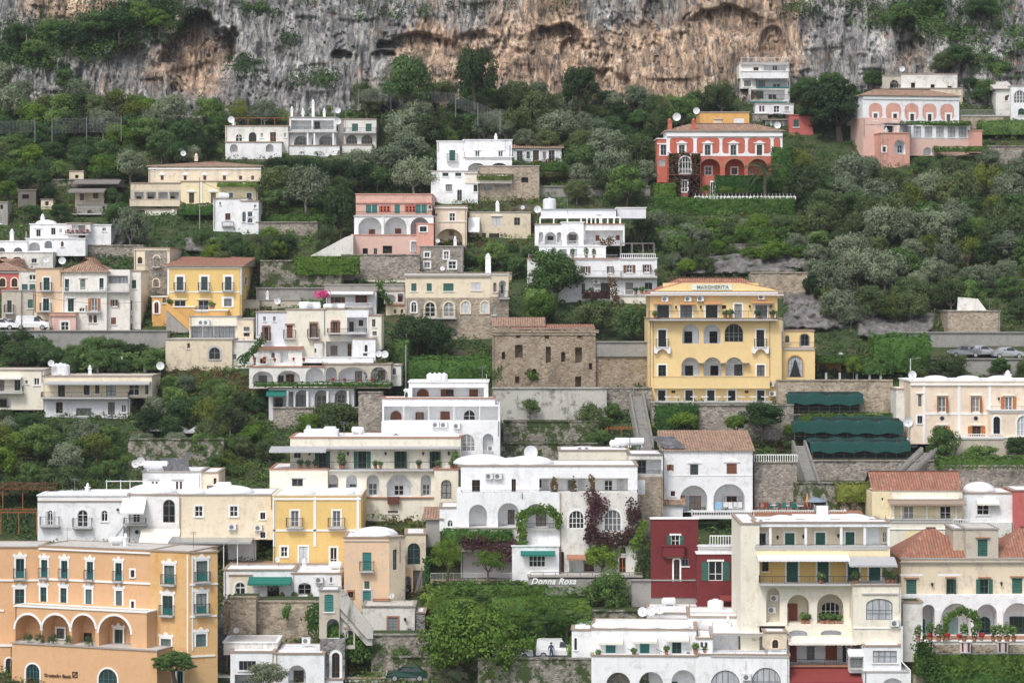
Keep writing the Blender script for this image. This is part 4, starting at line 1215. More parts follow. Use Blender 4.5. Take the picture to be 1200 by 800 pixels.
h.block(-30,29,316,348,v=1,D=7,m='crimson',roof='hip',ridge=1.6,rm='tile_brown',feats=[W('k',[3],326,7,10,arch=1,trim='t',tm='cream'),W('k',[17],326,7,10,arch=1,trim='t',tm='cream'),('C',-30,29,318,2,.15,'trim_grey')],xR=50)
h.block(22,48,318,342,v=-.5,D=4,m='white_worn',feats=[W('w',[38],322,8,6),W('g:cg',[29,38],333,7,7,trim='s')])
h.on('satellite_dish',dish_mesh(.4),54,312,4);h.on('satellite_dish',dish_mesh(.5),73,314,3)
LM('the crimson townhouse',15,330)
h=House('townhouse','peach and grey townhouse with green-framed balcony doors above the coast road','house',2,387)
h.block(2,41,341,388,v=.5,D=7,m='grey_beige',feats=[W('g',[11],352,5,14,bal='iron',nod=1),W('g:cg',[35.5],351,6,10),W('k',[13],375,10,12,nod=1),W('w',[35],373,5,9,arch=1)],cop='coping_grey')
h.block(42,73,315,366,v=0,D=8,m='peach_worn',feats=[W('t',[54.5],325,7,15,bal='iron',trim='t',nod=1),W('t',[54],350,7,14,bal='iron',trim='t',nod=1),('C',42,73,341,1.2,.1,'trim_grey')])
h.block(40,61,366,387,v=.3,D=7,m='peach_pale',roof='none',feats=[W('k',[54],375,5,10,arch=1,nod=1),('P',[25],.8,340,386,.1,'iron_grey')])
LM('the peach townhouse above the road',40,350)
h=House('townhouse','white three-storey townhouse with orange shutters, curved glazed bay and brown tiled roof','house',73,390)
h.block(73,125,318,388,D=9,m='white_warm',roof='hip',ridge=1.8,rm='tile_brown',feats=[W('t',[78.5],327,5,14,trim='t',nod=1),W('t',[97],327,6,12,trim='h'),W('t',[119],326,5,13,trim='t',nod=1),Rl(75,124,341,4,.5,'white'),W('t',[83],350,7,15,trim='h',nod=1),W('w:oo',[110.5],349,7,15,nod=1),Rl(101,118,365,7,.7,'grey'),W('w',[96],361,6,4),W('k',[106,111.5],369,4,9,arch=1)])
h.block(125,152,316,388,v=.8,D=8,m='white_warm',roof='none',feats=[N([138],323,24,9,.9,arch=0,inner=[W('yL',[138],324,24,8)]),Rl(124,152,341,8,.7,'glass'),W('w:oo',[134.5],351,6,8),W('k:cb',[133],372,6,8)])
h.block(152,165,318,388,v=1.8,D=7,m='white_warm',feats=[W('t',[157],328,5,10,nod=1),W('o',[153.5],352,3,12,nod=1),W('d',[152.8],370,3,3),W('o',[153.5],379,3.5,10,arch=1,nod=1)])
h.block(58,89,367,388,v=-1.0,D=3,m='pink_pale',feats=[W('w',[76],377,9,10,trim='t',nod=1),('C',58,89,368,2,.2,'pink')])
LM('the orange-shuttered townhouse',115,350)
h=House('townhouse','narrow cream house with a grey stone panel and stacked arched openings','house',157,345)
h.block(157,199,291,370,D=7,m='cream',feats=[('Q',170,196,294,348,'stone',.2),W('k',[164],301,5.5,8,arch=1),W('k',[183.5],300,7,12,arch=1,trim='t',tm='cream',bal='iron',nod=1,ex=.15),('O',183.5,320,1.6),W('k',[164],317,4,6,arch=1),W('k',[183],327,7,9,arch=1,trim='t',tm='cream'),W('k',[164],331,4,11,arch=1,nod=1),('C',157,199,292,1,.15,'cream_pale')],R=[],xR=217)
LM('the narrow stone-panelled house',183,318)
h=House('villa','bright yellow villa with terracotta roof, blue doors and white trim','house',196,378)
h.block(196,283,311,378,D=8,m='yellow',roof='shed',ridge=1.3,rm='tile_orange',feats=[('C',196,283,313,1.5,.12,'trim_white'),('C',196,283,341.5,1.3,.08,'trim_white'),('P',[197.3,282],2,312,345,.06,'trim_white'),W('l:cd',[211,239.5,267.5],324,7.5,16,trim='T',bal='iron',nod=1),W('l',[211],352,13,8,trim='h'),W('l',[238.5],352,12,14,trim='h',nod=1),W('l',[267],350,9,9,trim='T')],R=[W('l',[288],324,3,9,arch=1,trim='t'),('P',[284.2],1,312,345,.05,'trim_white')],xR=298)
h.block(178,196,348,378,v=-.4,D=6,m='ochre',feats=[W('b',[183.5],354,5,13,arch=1,trim='T',nod=1),W('l',[192.5],345,4,10,arch=1)],cop='trim_white')
h.block(228,266,364,388,v=-2.2,D=2.4,m='ochre',feats=[],cop='trim_white');h.block(198,228,360,388,v=-2.0,D=2,m='ochre',cop='trim_white')
h.extra(None,h.fr,-2,Rl(230,244,364,6,.3,'grey'),0);h.extra(None,h.fr,-2.1,('S',226,386,196,362,.9,'grey_plaster','ochre'),0)
LM('the bright yellow villa',245,330)
h=House('outbuilding','grey-beige outbuilding with two orange windows below the yellow villa','house',268,372)
h.block(268,304,352,372,v=2,D=5,m='grey_beige',feats=[W('d',[275],361,4,7),W('o',[290],361,6,7),W('o',[299,302],361,2,7)],cop='coping_grey',rm='roof_screed')
h.block(300,352,352,372,v=3,D=5,m='grey_beige',feats=[W('o',[308,316],359,5,7)],cop='coping_grey',rm='roof_screed')
h.on('water_tank',tank_mesh(.35,2.4,False),365,361,3);h.on('satellite_dish',dish_mesh(.45),325,361,2)
LM('the grey-beige outbuilding',300,362)
h=House('terrace_house','cream house with a long glazed veranda beside the old stone wall house','house',222,400)
h.block(222,278,371,400,D=6,m='cream_pale',feats=[N([250],382,52,15,.8,arch=0,inner=[W('yL',[231,244,257,269],383,11,13)]),('AC',[(236,378),(242,378)]),('C',222,278,381,1.2,.4,'trim_grey')],cop='coping_grey',rm='roof_screed')
h.block(278,297,374,400,v=-.3,D=6,m='cream_worn',feats=[W('y',[289],383,7,5),W('D',[289],390,7,4)],cop='coping_grey')
LM('the glazed veranda house',250,388)
h=House('old_house','weathered stone-coloured house with one arched window under the glazed veranda','house',195,432)
h.block(194,272,398,435,D=7,m='cream_worn',feats=[W('y',[251.5],407,13,14,arch=1,trim='T',tm='trim_grey'),W('k',[221],402,3,6)],cop='coping_grey',rm='roof_screed')
h.block(271,312,400,438,v=.5,D=7,m='white_worn',feats=[W('y',[275],415,4,6),W('d',[289],415,5,9),W('w',[300],420,6,10,nod=1)],cop='coping_grey')
LM('the one-arched weathered house',235,415)
h=House('apartment_house','long cream and white apartment house with brown shutters, terrace and arcades below','house',298,480)
f1=[W('k:ob',[312],383,5,16,bal='iron',trim='c',nod=1),W('y',[310,321.5],371,3,5)]
h.block(300,335,366,425,v=2,D=7,m='white_lilac',feats=f1)
h.block(335,382,363,425,v=2,D=7,m='cream_pale',feats=[W('b:cb',[339.5],381,7,15,bal='iron',trim='c',nod=1),W('b:ob',[367.5],379,6.5,16,bal='iron',trim='c',nod=1)])
h.block(382,406,362,400,v=2,D=7,m='cream_pale',feats=[W('b:ob',[393],377,6,16,trim='c',nod=1)])
h.block(406,432,362,371,v=2,D=7,m='white');h.block(406,432,371,400,v=2,D=7,m='white_lilac',roof='none',feats=[N([418],372,24,17,2.2,arch=0,inner=[W('k',[412],377,5,13,nod=1),W('k',[423],375,5,7)]),Rl(384,430,390,5,1.3,'iron')])
h.block(432,447,370,410,v=2.1,D=6,m='cream_pale',feats=[W('y',[438],374,4,9),W('y',[439],388,5,5)],R=[],xR=450)
h.block(368,378,401,425,v=1.6,D=2,m='white_worn',feats=[W('d',[369],408,3,5)])
h.block(378,415,397,425,v=2.2,D=6,m='white_lilac',roof='none',feats=[N([395],399,34,19,2,arch=0,inner=[W('b',[391.5],405,8,11),W('b',[410],403,5,15,nod=1)])])
h.block(413,440,397,425,v=1,D=6,m='white',feats=[W('d',[429],404,3.5,8,arch=.5),W('y',[428],414,5,3)],R=[],xR=450)
h.extra(None,h.fr,1.0,Rl(355,438,423,4,1.2,'wall',m='white'),0)
h.block(300,354,407,430,v=.8,D=5,m='white_worn',feats=[W('d',[320],413,4,6,arch=1),N([333],412,9,13,.8,arch=0),W('b',[308],420,7,6),('C',300,355,408,1.4,.3,'terracotta')],cop='terracotta')
h.block(292,380,430,455,v=-1.0,D=5,m='white_worn',cop='terracotta',feats=[N([308],435,24,15,2,inner=[W('k',[308],440,10,9)]),N([338],434,27,17,2,inner=[W('b',[340],438,10,11,nod=1),W('y',[329],440,7,9)]),N([369],430,22,19,2)])
h.block(380,458,427,455,v=-.9,D=5,m='grey_beige',cop='coping',roof='flat',feats=[N([388],430,13,18,2),N([413.5],430,34,18,2,inner=[W('k',[420],435,8,12)]),N([444],430,20,17,2,inner=[W('k',[447],434,8,11)]),Rl(382,456,449,4,.3,'iron')])
h.block(315,415,455,480,v=-2.2,D=4,m='white_lilac',roof='flat',cop='coping',feats=[N([332],459,24,19,2,arch=0,inner=[W('y',[327],466,9,12)]),N([354],457,16,22,2,inner=[W('tL',[354],463,12,16,nod=1)]),N([377],457,17,22,2,inner=[W('w',[377],463,12,15,nod=1)]),N([400.5],457,17,22,2,inner=[W('w',[400],462,9,10,nod=1)]),('P',[337,360.5,384,408],2.6,458,479,.5,'trim_white')])
h.block(458,470,428,452,v=.6,D=4,m='white_worn',feats=[W('y',[449+13],431,4,8,arch=1)])
h.extra(None,h.fr,-2.2,('A',313,336,457,1.6,.5,'awning_green'),0)
h.on('satellite_dish',dish_mesh(.4),444,423,1);h.on('satellite_dish',dish_mesh(.45),451,424,1)
for x in(360,367,388,396):h.on('water_tank',tank_mesh(.32,1.9,False),x,363,4)
LM('the brown-shuttered apartment house',370,400)
h=House('house','white house with a slatted awning and three brown windows above the cream apartment house','house',380,372)
h.block(382,441,341,372,v=.5,D=7,m='white_lilac',feats=[W('b:ob',[396],348,8,8),W('b:ob',[423.5],346,9,9),W('b',[442],347,4,9),('A',381,438,341.5,1.2,.2,'awning_white'),Rl(384,436,360,5,.9,'white')],R=[W('b',[446],347,2,9)],xR=452,cop='coping_grey',rm='roof_screed')
h.block(380,474,334,341,v=2.2,D=5,m='concrete',cop='coping_grey')
h.block(450,474,341,356,v=1,D=6,m='white_worn',feats=[N([457.5],345,12,9,1.2),N([469.5],344,7,10,1.2,arch=0,inner=[W('b',[469],346,5,8)]),Rl(452,474,356,2,.4,'none',sm='terracotta')])
h.block(452,475,356,378,v=.8,D=6,m='cream_worn',feats=[W('k',[463,471],362,3,5,arch=1)],cop='coping_grey')
LM('the slatted-awning house',410,350)
h=House('house','low white house tucked behind the curved cream and stone house','house',421,345)
h.block(421,476,327,345,v=4,D=6,m='cream_pale',feats=[W('k',[433],330,16,4),W('g',[461],330,8,7)])
h=House('hotel','curved cream hotel with dark green windows above a rough stone storey','hotel',475,396)
h.block(475,574,322,349,D=8,m='cream',feats=[W('g:cg',[485,503],332,6,9),W('g:cg',[525.5],332,12,9),W('w:cw',[558],331,11,9),W('D',[580],331,0.1,9),('C',475,575,323,1.5,.2,'coping_grey')],roof='flat',cop='trim_white')
h.block(475,574,349,396,v=.02,D=8,m='stone_warm',roof='none',feats=[W('w',[485],354,6,12,arch=1,trim='t'),W('w',[504],354,12,17,arch=1,nod=1,trim='t',tm='cream'),W('w',[526],354,12,17,arch=1,nod=1,trim='t',tm='cream'),Rl(493,535,372,9,1.0,'iron'),W('w:cw',[545.5],353,10,14,arch=1,trim='t',tm='cream'),W('w:cw',[568],353,9,14,arch=1,trim='t',tm='cream'),N([512+16],384,16,10,1.5)])
f2=h.sub(574,h.Y,18)
h.block(574,596,322,348,m='cream',fr=f2,D=7,feats=[W('k',[580],331,4,11,arch=1),N([589],329,9,19,1.5,inner=[W('y',[589],334,4,10)]),Rl(584,596,349,8,.5,'iron')],cop='trim_white')
h.block(574,596,348,396,m='stone_warm',fr=f2,v=.03,D=7,roof='none',feats=[W('w',[579],359,3,10,arch=1,nod=1)])
h.on('chimney',chimney_mesh(.7,2.0,'white'),572,320,3)
LM('the curved cream and stone hotel',535,350)
h=House('villa','coral and white villa with teal shutters and three tall white arches','house',415,300)
h.block(417,506,228,254,v=.8,D=8,m='coral',cop='pink',rm='roof_screed',feats=[('C',417,506,236.5,1.6,.2,'pink'),W('t:ct',[432,439,465.5,490,497],240,6.2,10,trim=''),('Q',444,458,241,249,'villa_red',.1),('Q',474,487,240,249,'villa_red',.1),W('y',[504],241,3,4),Rl(416,507,252,4,.6,'iron')],R=[],xR=527)
for x in(447,451,455,477,481,485):
 for y in(242.2,245.4):h.extra(None,h.fr,.8,('Q',x-1.0,x+1.0,y,y+2.2,'coral',.05),0)
h.block(415,508,254,276,v=.1,D=8,m='white',cop='trim_grey',feats=[N([433.5],255.5,27,21,2.2,inner=[W('k:cb',[436],269,7,6)]),N([463.5],254.8,26,21.6,2.2,inner=[W('k:cb',[466.5],268,7,6)]),N([492],255,22,21,2.2),('P',[448.5],3,255,276,.25,'trim_white')])
h.block(412,506,275.5,300,v=-.5,D=8,m='pink_pale',cop='pink',feats=[W('D',[428],291,6,8),W('D',[454],288,11,9),W('yL',[485],283,6,11,trim='t',nod=1),W('y',[440],291,4,7)])
h.block(488,508,262.5,300,v=-.9,D=5,m='pink',feats=[W('t',[496],265.5,8,6,trim='t')],cop='pink')
LM('the coral and white villa',462,255)
h=House('house','cream two-storey house with a deep arch and flat roof beside the coral villa','house',509,289)
h.block(510,547,242,290,D=8,m='peach_pale',nm='cream',feats=[W('w',[530],250,6.5,9,trim='t'),W('D',[511.5],250,1.5,3),N([527],268,30,22,1.8,inner=[W('k',[529],270.5,5.5,6),W('k',[529.5],281,8,7)]),('C',509,548,243,1.2,.25,'trim_white'),('C',510,547,259,1.3,.1,'cream_pale')],R=[],xR=560)
LM('the cream house with the deep arch',530,265)
h=House('house','beige flat-roofed house with a sloping white skylight and green door','house',550,284)
h.block(550,622,249,284,v=2,D=7,m='cream_worn',feats=[W('y:cw',[582],254.5,9.5,10,trim='h'),W('g',[579],273.5,12,9),W('k',[567],273,5,6),W('y',[606],255,7,9,trim='')],cop='coping_grey')
h.extra(None,h.fr,2,('A',549,562,255,2.4,1.9,'awning_white'),0)
h.on('chimney',chimney_mesh(.5,1.0,'white'),583,248,4)
LM('the beige house with the skylight',590,265)
h=House('cottage','small grey stone cottage with white window frames under the cream house','house',492,322)
h.block(492,543,289,322,D=6,m='stone',feats=[W('w',[500.5],295.5,6,6,trim='t'),W('w',[523],294.5,6,9,trim='t'),W('w',[500.5],307,7,7,trim='t'),W('w',[530],306,9,9,trim='t')],cop='coping_grey',rm='roof_screed')
LM('the small grey stone cottage',515,300)
h=House('villa','bright white cubist villa with a green shutter and two wide arches below the cliff','house',512,238)
h.block(512,543,166,205,v=3,D=7,m='white',feats=[W('g:cg',[530],176,7,12.5,bal='iron',nod=1)],cop='white')
h.block(543,600,164.5,190,v=3.1,D=7,m='white',feats=[W('w',[559.5,586.5],177,5,7,trim='h'),('P',[597.5],.7,170,186,.08,'iron_grey')],cop='white')
h.block(543,600,184.5,205,v=1.6,D=3,m='white',feats=[N([558.5],191,20,12,1.4),N([585],191,20,12,1.4),Rl(545,600,185,3,.1,'glass')],cop='white')
h.block(505,560,201,238,v=.5,D=6,m='white',cop='coping_grey',feats=[W('g',[522,537],202.5,7,4),W('d',[526],216,7.5,8,trim='t'),W('y',[538.5],222.5,5.5,13,nod=1),W('d',[557.5],216.5,5,8)])
h.block(545,600,204,215,v=.4,D=4,m='cream_pale',roof='flat')
h.block(560,632,195,240,v=1.2,D=4,m='stone_warm',cop='coping_grey',rm='hill',feats=[N([572],211,9,12,1.5,arch=0),N([588],212,16,8,1.2,arch=0),W('D',[615],208,8,6)])
h.on('antenna',antenna_mesh(1.5),592,176,2.4)
LM('the white cubist villa',550,195)
h=House('house','low white house with a pale tiled roof and four tall windows beside the cubist villa','house',598,192)
h.block(599,658,173,191,v=1.5,D=7,m='white_lilac',roof='shed',ridge=1.1,rm='tile_brown',feats=[W('y',[609],177,6.5,11.5,trim='h',nod=1),W('k',[628],176,7,12,trim='t',nod=1),W('y',[646.5],176,7,12,trim='t',nod=1),W('y',[619,638],178,4,8)])
h.block(600,630,191,216,v=1.2,D=6,m='stone',feats=[W('k',[622],202,7,7),Rl(601,628,204,5,.8,'grey')],cop='coping_grey')
LM('the pale-tiled white house',628,182)
# white stepped hotel in the centre
h=House('hotel','big white stepped hotel with brown shutters and planted terraces in the middle of the slope','hotel',615,352)
h.block(634,722,246,256,v=11,D=5,m='white_lilac',roof='flat',cop='steel',rm='steel')
h.block(723,757,244,256,v=12,D=5,m='white_lilac',cop='trim_white')
for x0,x1 in((633,681),(688,703),(705,727)):
 f=MB();fr=h.fr;v=9.0
 u0,u1=fr.u(x0,v),fr.u(x1,v);H=1.2
 for yy in(0,2.5):
  f.bar((u0,yy,H),(u1,yy,H),.12)
  for t in np.linspace(0,1,4):f.bar((lerp(u0,u1,t),yy,0),(lerp(u0,u1,t),yy,H),.10)
 for t in np.linspace(0,1,6):f.bar((lerp(u0,u1,t),0,H),(lerp(u0,u1,t),2.5,H),.07)
 f.obj('roof_pergola','trim_white',h.root,h.Ls(fr.w(0,v,fr.z(265,v))),0)
h.block(627,658,263,288,v=6,D=7,m='white',cop='coping',feats=[N([634],272,5,12,.8,inner=[]),N([645],272,13,15,1.2,inner=[W('d',[645],277,7,5)]),N([655],272,5,12,.8),Rl(631,658,286.5,5,.6,'grey')])
h.block(658,684,261,288,v=5.6,D=7,m='white',cop='trim_white',feats=[N([671],271.5,14,15,1.4,inner=[W('k',[671],275,9,10)]),Rl(664,678,286.5,4,.1,'white')])
h.block(684,732,263,288,v=6,D=7,m='white',cop='terracotta',feats=[N([708],270,44,16,1.5,arch=0,inner=[W('w:cb',[700],275.5,4,7),W('w',[714],275.5,2.5,6),W('w:cb',[724],275.5,4,6)]),Rl(684,730,286.5,5,.6,'grey')])
h.block(632,710,289,305,v=3.2,D=4,m='white',feats=[W('yL',[646,660,672],292,8,8)],cop='white',roof='flat')
h.block(618,726,303.5,326,v=0.3,D=5,m='white',cop='terracotta',feats=[W('w:ob',[686],312,6,8),W('w:ob',[715],312,5.5,8),Rl(674,727,323.5,6,1.0,'grey'),Rl(619,724,303,4.5,.1,'glass')])
h.block(726,770,303,326,v=0,D=6,m='white',cop='white',feats=[W('w:ob',[737.5],310.5,7,9),W('w:ob',[758],310,7,9),Rl(728,770,324,6.5,1.0,'grey'),Rl(727,768,303,6,.1,'baluster')])
h.block(618,770,326,350,v=.3,D=5,m='white',roof='none',feats=[W('y',[683.5],332,4,13,nod=1),W('d',[709.5],331.5,11,12,nod=1),('AC',[(699,330)]),W('y',[737.5],331,9,14,trim='t',nod=1),W('y',[760],331,9,14,trim='t',nod=1),W('w',[628],334,6,8),W('w',[650],334,6,8),Rl(728,770,345.5,6,1.0,'white')])
h.block(720,762,347,372,v=-.6,D=4,m='cream_pale',cop='trim_grey',feats=[W('g',[737],357,9,7),W('g',[733],361,4,3,flat=1)])
f=MB();fr=h.fr;v=1.5;u0,u1=fr.u(728,v),fr.u(767,v);H=fr.z(285,v)-fr.z(303,v)
for yy in(0,3):
 f.bar((u0,yy,H),(u1,yy,H),.07)
 for t in np.linspace(0,1,4):f.bar((lerp(u0,u1,t),yy,0),(lerp(u0,u1,t),yy,H),.06)
for t in np.linspace(0,1,12):f.bar((lerp(u0,u1,t),-.3,H),(lerp(u0,u1,t),3.3,H),.05)
f.obj('roof_pergola','timber_grey',h.root,h.Ls(fr.w(0,v,fr.z(303,v))),0)
h.on('water_tank',tank_mesh(.9,1.7,True),644,247,12);h.on('satellite_dish',dish_mesh(.5),630,254,9);h.on('antenna',antenna_mesh(2),665,250,11)
LM('the big white stepped hotel',690,300)
vine('climbing_plant','bare-stemmed wisteria climbing beside the brown shutters of the white stepped hotel','climbing plant',[(722,352),(719,335),(716,325)],h.Y-1.6,3.5,'leaf_brown',2.2)
leafbox('flower_hedge','dark purple flowering hedge on the lowest terrace of the white stepped hotel','hedge',683,716,340.5,350,h.Y-1.3,.8,'leaf_purple')
vine('climbing_plant','brown leafy creeper over the upper balcony of the white stepped hotel','climbing plant',[(702,286),(712,284),(718,280)],h.Y+4.4,4.5,'leaf_brown',2.0)
# upper slope, east
h=House('house','white and teal house with stacked sun terraces at the foot of the cliff','house',865,122)
h.block(866,925,74,92,v=1.5,D=7,m='white_worn',feats=[W('k',[886],79,6,4),N([908],76,26,8,1.2,arch=0,inner=[W('w',[908],77,6,6)])],L=[],cop='coping_grey')
h.block(870,924,84,92,v=.4,D=1.4,m='white',cop='white')
h.block(868,926,92,104,v=1.2,D=6,m='white_worn',roof='none',feats=[W('g',[876],94.5,8,7,trim='t'),N([904],93.5,36,10,1.3,arch=0,inner=[W('w',[910],98,9,6),W('g',[893],95,7,8)])])
h.extra(None,h.fr,1.2,Rl(886,924,102,7,.8,'iron',sm='teal'),0)
h.block(878,926,104,118,v=.2,D=5,m='white_worn',roof='none',feats=[N([900],105,40,12,1.5,arch=0,inner=[W('w',[905],110,10,7),W('t',[890],107,9,9)])])
h.extra(None,h.fr,.2,Rl(878,926,119,8,.5,'iron',sm='teal'),0);h.extra(None,h.fr,1.4,Rl(868,924,74.5,7,.3,'white'),0)
LM('the white and teal house',895,95)
h=House('house','low grey-white house with a strip of windows over a red parapet beneath the teal house','house',884,150)
h.block(885,930,122,134,v=3,D=6,m='white_lilac',feats=[W('k',[891,894.5],124,2.5,7,trim=''),W('w',[910],124,7,8,trim='t'),W('yL',[922],125,5,5)],cop='coping_grey',rm='roof_screed')
h.block(897,926,140,150,v=1,D=5,m='white_worn',feats=[W('yL',[900,907,914,921],140.8,5,7,trim='')],roof='shed',rm='tile_grey',ridge=.6)
h.block(882,900,134,150,v=2.2,D=5,m='stone',cop='coping_grey')
LM('the low grey-white house',905,135)
h=House('cottage','small brick-red cottage with one green shutter behind the big pine','house',925,156)
h.block(925,953,135,156,D=6,m='crimson',feats=[W('g:cg',[933],140,6,9)],cop='terracotta',rm='tile_brown')
LM('the brick-red cottage',940,145)
h=House('villa','ochre block with a flat roof rising directly behind the red villa','house',820,205)
h.block(820,878,132,200,v=0,D=8,m='ochre',feats=[('Q',836,846,139,147,'cream_worn',.1),('Q',860,872,139,148,'white_lilac',.1),('C',836,847,139,1,.15,'trim_grey')],L=[],cop='coping_grey')
h.on('satellite_dish',dish_mesh(.5),816,138,1);h.on('satellite_dish',dish_mesh(.6),793,146,1)
h=House('villa','red villa with white curved window frames, wide red arches and creeper-clad tower','villa',781,232)
fe=[('C',781,917,156.5,3.5,.2,'trim_white')]
for x0,x1,xw in((785,812.5,799),(816.5,843,829.3),(846.5,873,859.5),(876.5,903,890)):fe.append(('Q',x0,x1,161.5,180,'villa_red',.45,(xw,169,9)))
fe.append(('Q',906.5,914.5,161.5,180,'villa_red',.4))
fe+=[W('l',[799],170,7,11.5,trim='T',nod=1),W('l',[829.3],170,7,12,trim='T',nod=1),W('l',[859.5],170,7,12,trim='T',nod=1),W('k',[890],170,6.5,12,trim='T',nod=1)]
h.block(781,917,153,183,v=1.5,D=9,m='white',roof='hip',ridge=1.2,rm='tile_brown',feats=fe)
for x in(799,829.3,859.5,890):h.part=trim_mesh('H',1.1,1.5,0,'trim_white');link('window_crest',h.part,h.root,h.Ls(h.fr.w(h.fr.u(x,1.42),1.42,h.fr.z(181.5,1.42))),0)
h.block(821,917,183,206,v=1.45,D=8,m='villa_red',nm='villa_red',roof='none',feats=[N([832],186.3,24,20,2.0,inner=[W('w',[830],196,8,9,trim='t')]),N([861],186.3,23,20,2.0,inner=[W('k',[860.5],196.5,7,8,trim='t')]),N([888],186.3,23,20,2.0,inner=[W('w',[880],197,4,7)]),('X',832,186.3,24,20,.25,'terracotta'),('X',861,186.3,23,20,.25,'terracotta'),('X',888,186.3,23,20,.25,'terracotta')])
h.block(770,782,163,184,v=1.8,D=7,m='villa_red',cop='trim_white',feats=[W('l',[777.5],170,7,12,trim='t',nod=1),('C',770,782,168,1.2,.1,'trim_white')])
h.block(770,782,184,214,v=1.7,D=7,m='villa_red',roof='none',feats=[N([775.5],187,8,8,1,arch=0)])
h.block(822,832,206,234,v=.9,D=6,m='villa_red',roof='none',feats=[])
h.block(830,840,206,236,v=1.0,D=4,m='villa_red',roof='none',feats=[W('w',[835.3],214,5,15,trim='T',nod=1)])
h.block(840,918,206,234,v=2.0,D=7,m='villa_red',roof='none')
h.block(783,821,182,234,v=0,D=9,m='crimson',roof='none',feats=[W('w',[803],183.5,13,20,arch=1,trim='t',nod=1),W('w',[802.5],212,6.5,13,trim='t',nod=1),Rl(796,810,203,4,.3,'white')])
vY=h.Y
for q in((783,797,178.5,204),(809.5,821.5,178.5,204),(797,809.5,178,183.5),(797,809.5,205,211.5),(783,799,204,234),(806,821.5,204,234)):
 leafbox('creeper',None,None,q[0],q[1],q[2],q[3],vY-.12,.1,'leaf_purple' if q[0]>790 and q[2]>203 else 'leaf_brown',.24,36,.12,parent=h.root,top=q[2]<180)
h.on('chimney',chimney_mesh(.6,1.1,'villa_red'),785,152,2);h.on('chimney',chimney_mesh(.6,1.1,'villa_red'),813,152,2);h.on('satellite_dish',dish_mesh(.5),911,155,2)
RV=h
LM('the red villa',845,190)
leafbox('hedge','tall ivy-covered wing at the east end of the red villa','hedge',905,928,173,224,vY+.6,4,'leaf_hedge')
o=leafbox('hedge','green creeper wall under the arches of the red villa','hedge',838,906,206,226,vY+.4,1.5,'leaf_hedge')
leafbox('hedge','long clipped hedge wall along the terrace below the red villa','hedge',768,931,232,262,vY-4.5,5,'leaf_hedge',dens=30)
h=House('garden_fence','row of low white posts with a dark rail on the hedge below the red villa','fence',815,234,Y=vY-4.0)
f=MB();f.bar((0,0,.9),(h.fr.u(931),0,.9),.05);f.obj('rail','iron',h.root)
for i in range(28):
 f=MB();x=h.fr.u(931)*i/27;f.box(x-.2,x+.2,-.15,.15,0,.5);f.bar((x,0,.5),(x,0,.9),.03);f.obj('post','trim_white',h.root)
h=House('ruined_house','crumbling cream house with three dark windows and broken arches above the pink villa','ruin',1050,128)
h.block(1056,1122,87,108,v=3.5,D=7,m='white_worn',feats=[W('D',[1070],97,5,6),W('D',[1093],99,5,6),W('D',[1113],101,5,6)],roof='flat',cop='coping',rm='roof_screed')
h.block(1034,1056,89,112,v=4.3,D=7,m='grey_beige',feats=[N([1048],94,10,12,1)],cop='coping_grey')
h.block(1050,1128,104,130,v=1.5,D=6,m='cream_worn',cop='coping_grey',rm='roof_screed',feats=[N([1075],112,14,14,1.5),N([1100],112,12,14,1.5),N([1119],114,12,14,1.5),W('w',[1050+4],98,2,2)])
h.on('satellite_dish',dish_mesh(.45),1057,88,4);h.on('antenna',antenna_mesh(1.8),1120,88,5)
LM('the crumbling cream house',1090,105)
h=House('villa','long pink villa with white arched panels, sunroom windows and a round corner loggia','villa',1011,192,a=10)
fe=[('C',1011,1124,113,3,.15,'trim_white'),('C',1011,1124,145.5,1.5,.1,'trim_white')]
for x0,x1,xw in((1018,1034,1026),(1038,1056,1049),(1060,1076.5,1069),(1081,1097.5,1089.5),(1102,1118,1111.5)):fe.append(('Q',x0,x1,120.5,141,'pink',.9,(xw,131,6.5)))
for x in(1026,1049,1069,1089.5,1111.5):fe.append(W('k',[x],133,4.5,8,trim='T',nod=1))
h.block(1011,1124,111,144,v=2,D=8,m='white',roof='hip',ridge=1.1,rm='tile_brown',feats=fe)
h.block(1011,1056,138,186,v=1.9,D=6,m='pink_pale',roof='none',feats=[N([1042],143,12,14,1.0,inner=[W('g',[1042],147,10,9)]),('C',1056,1057,146,1,.1,'trim_white')])
h.block(1055,1137,146,162,v=.4,D=6,m='white',roof='none',feats=[W('yL',[1063,1075,1088,1101.5,1115,1128],147.5,9,12.5,trim='t',nod=1)])
h.block(1033,1066,156,196,v=-1.5,D=5,m='pink',cop='pink',feats=[N([1054.5],163.5,13,17,1.6,inner=[W('w',[1054],170,5,9)]),W('k',[1036],172,4,6,trim='t'),W('k',[1025],173,3,5)])
h.block(1055,1137,162,182,v=.38,D=6,m='pink_pale',roof='none',feats=[N([1087],172,10,9,1.2),W('k',[1062],160,.1,5)])
h.block(1136,1151,152,178,v=0,D=5,m='pink',cop='pink')
h.extra(None,h.fr,.4,('A',1031,1063,144,2.2,.25,'iron'),0)
py_=h.Y
LM('the long pink villa',1080,150)
leafbox('climbing_hedge','green climber trained along the sunroom roof of the pink villa','climbing plant',1056,1137,142.5,146.5,py_+2.0,1.5,'leaf_vine')
leafbox('climbing_hedge','low green hedge at the foot of the pink villa','hedge',1095,1158,172,177.5,py_+.5,1.5,'leaf_vine')
h=House('house','white house corner with a round-headed window and teal arch at the east edge','house',1166,140)
h.block(1185,1240,101,138,v=0,D=6,m='white',feats=[W('w',[1195],106,14,15,arch=1),W('t',[1197],127,8,8,arch=1),('L',[(1181,112)])],cop='coping_grey',rm='roof_screed')
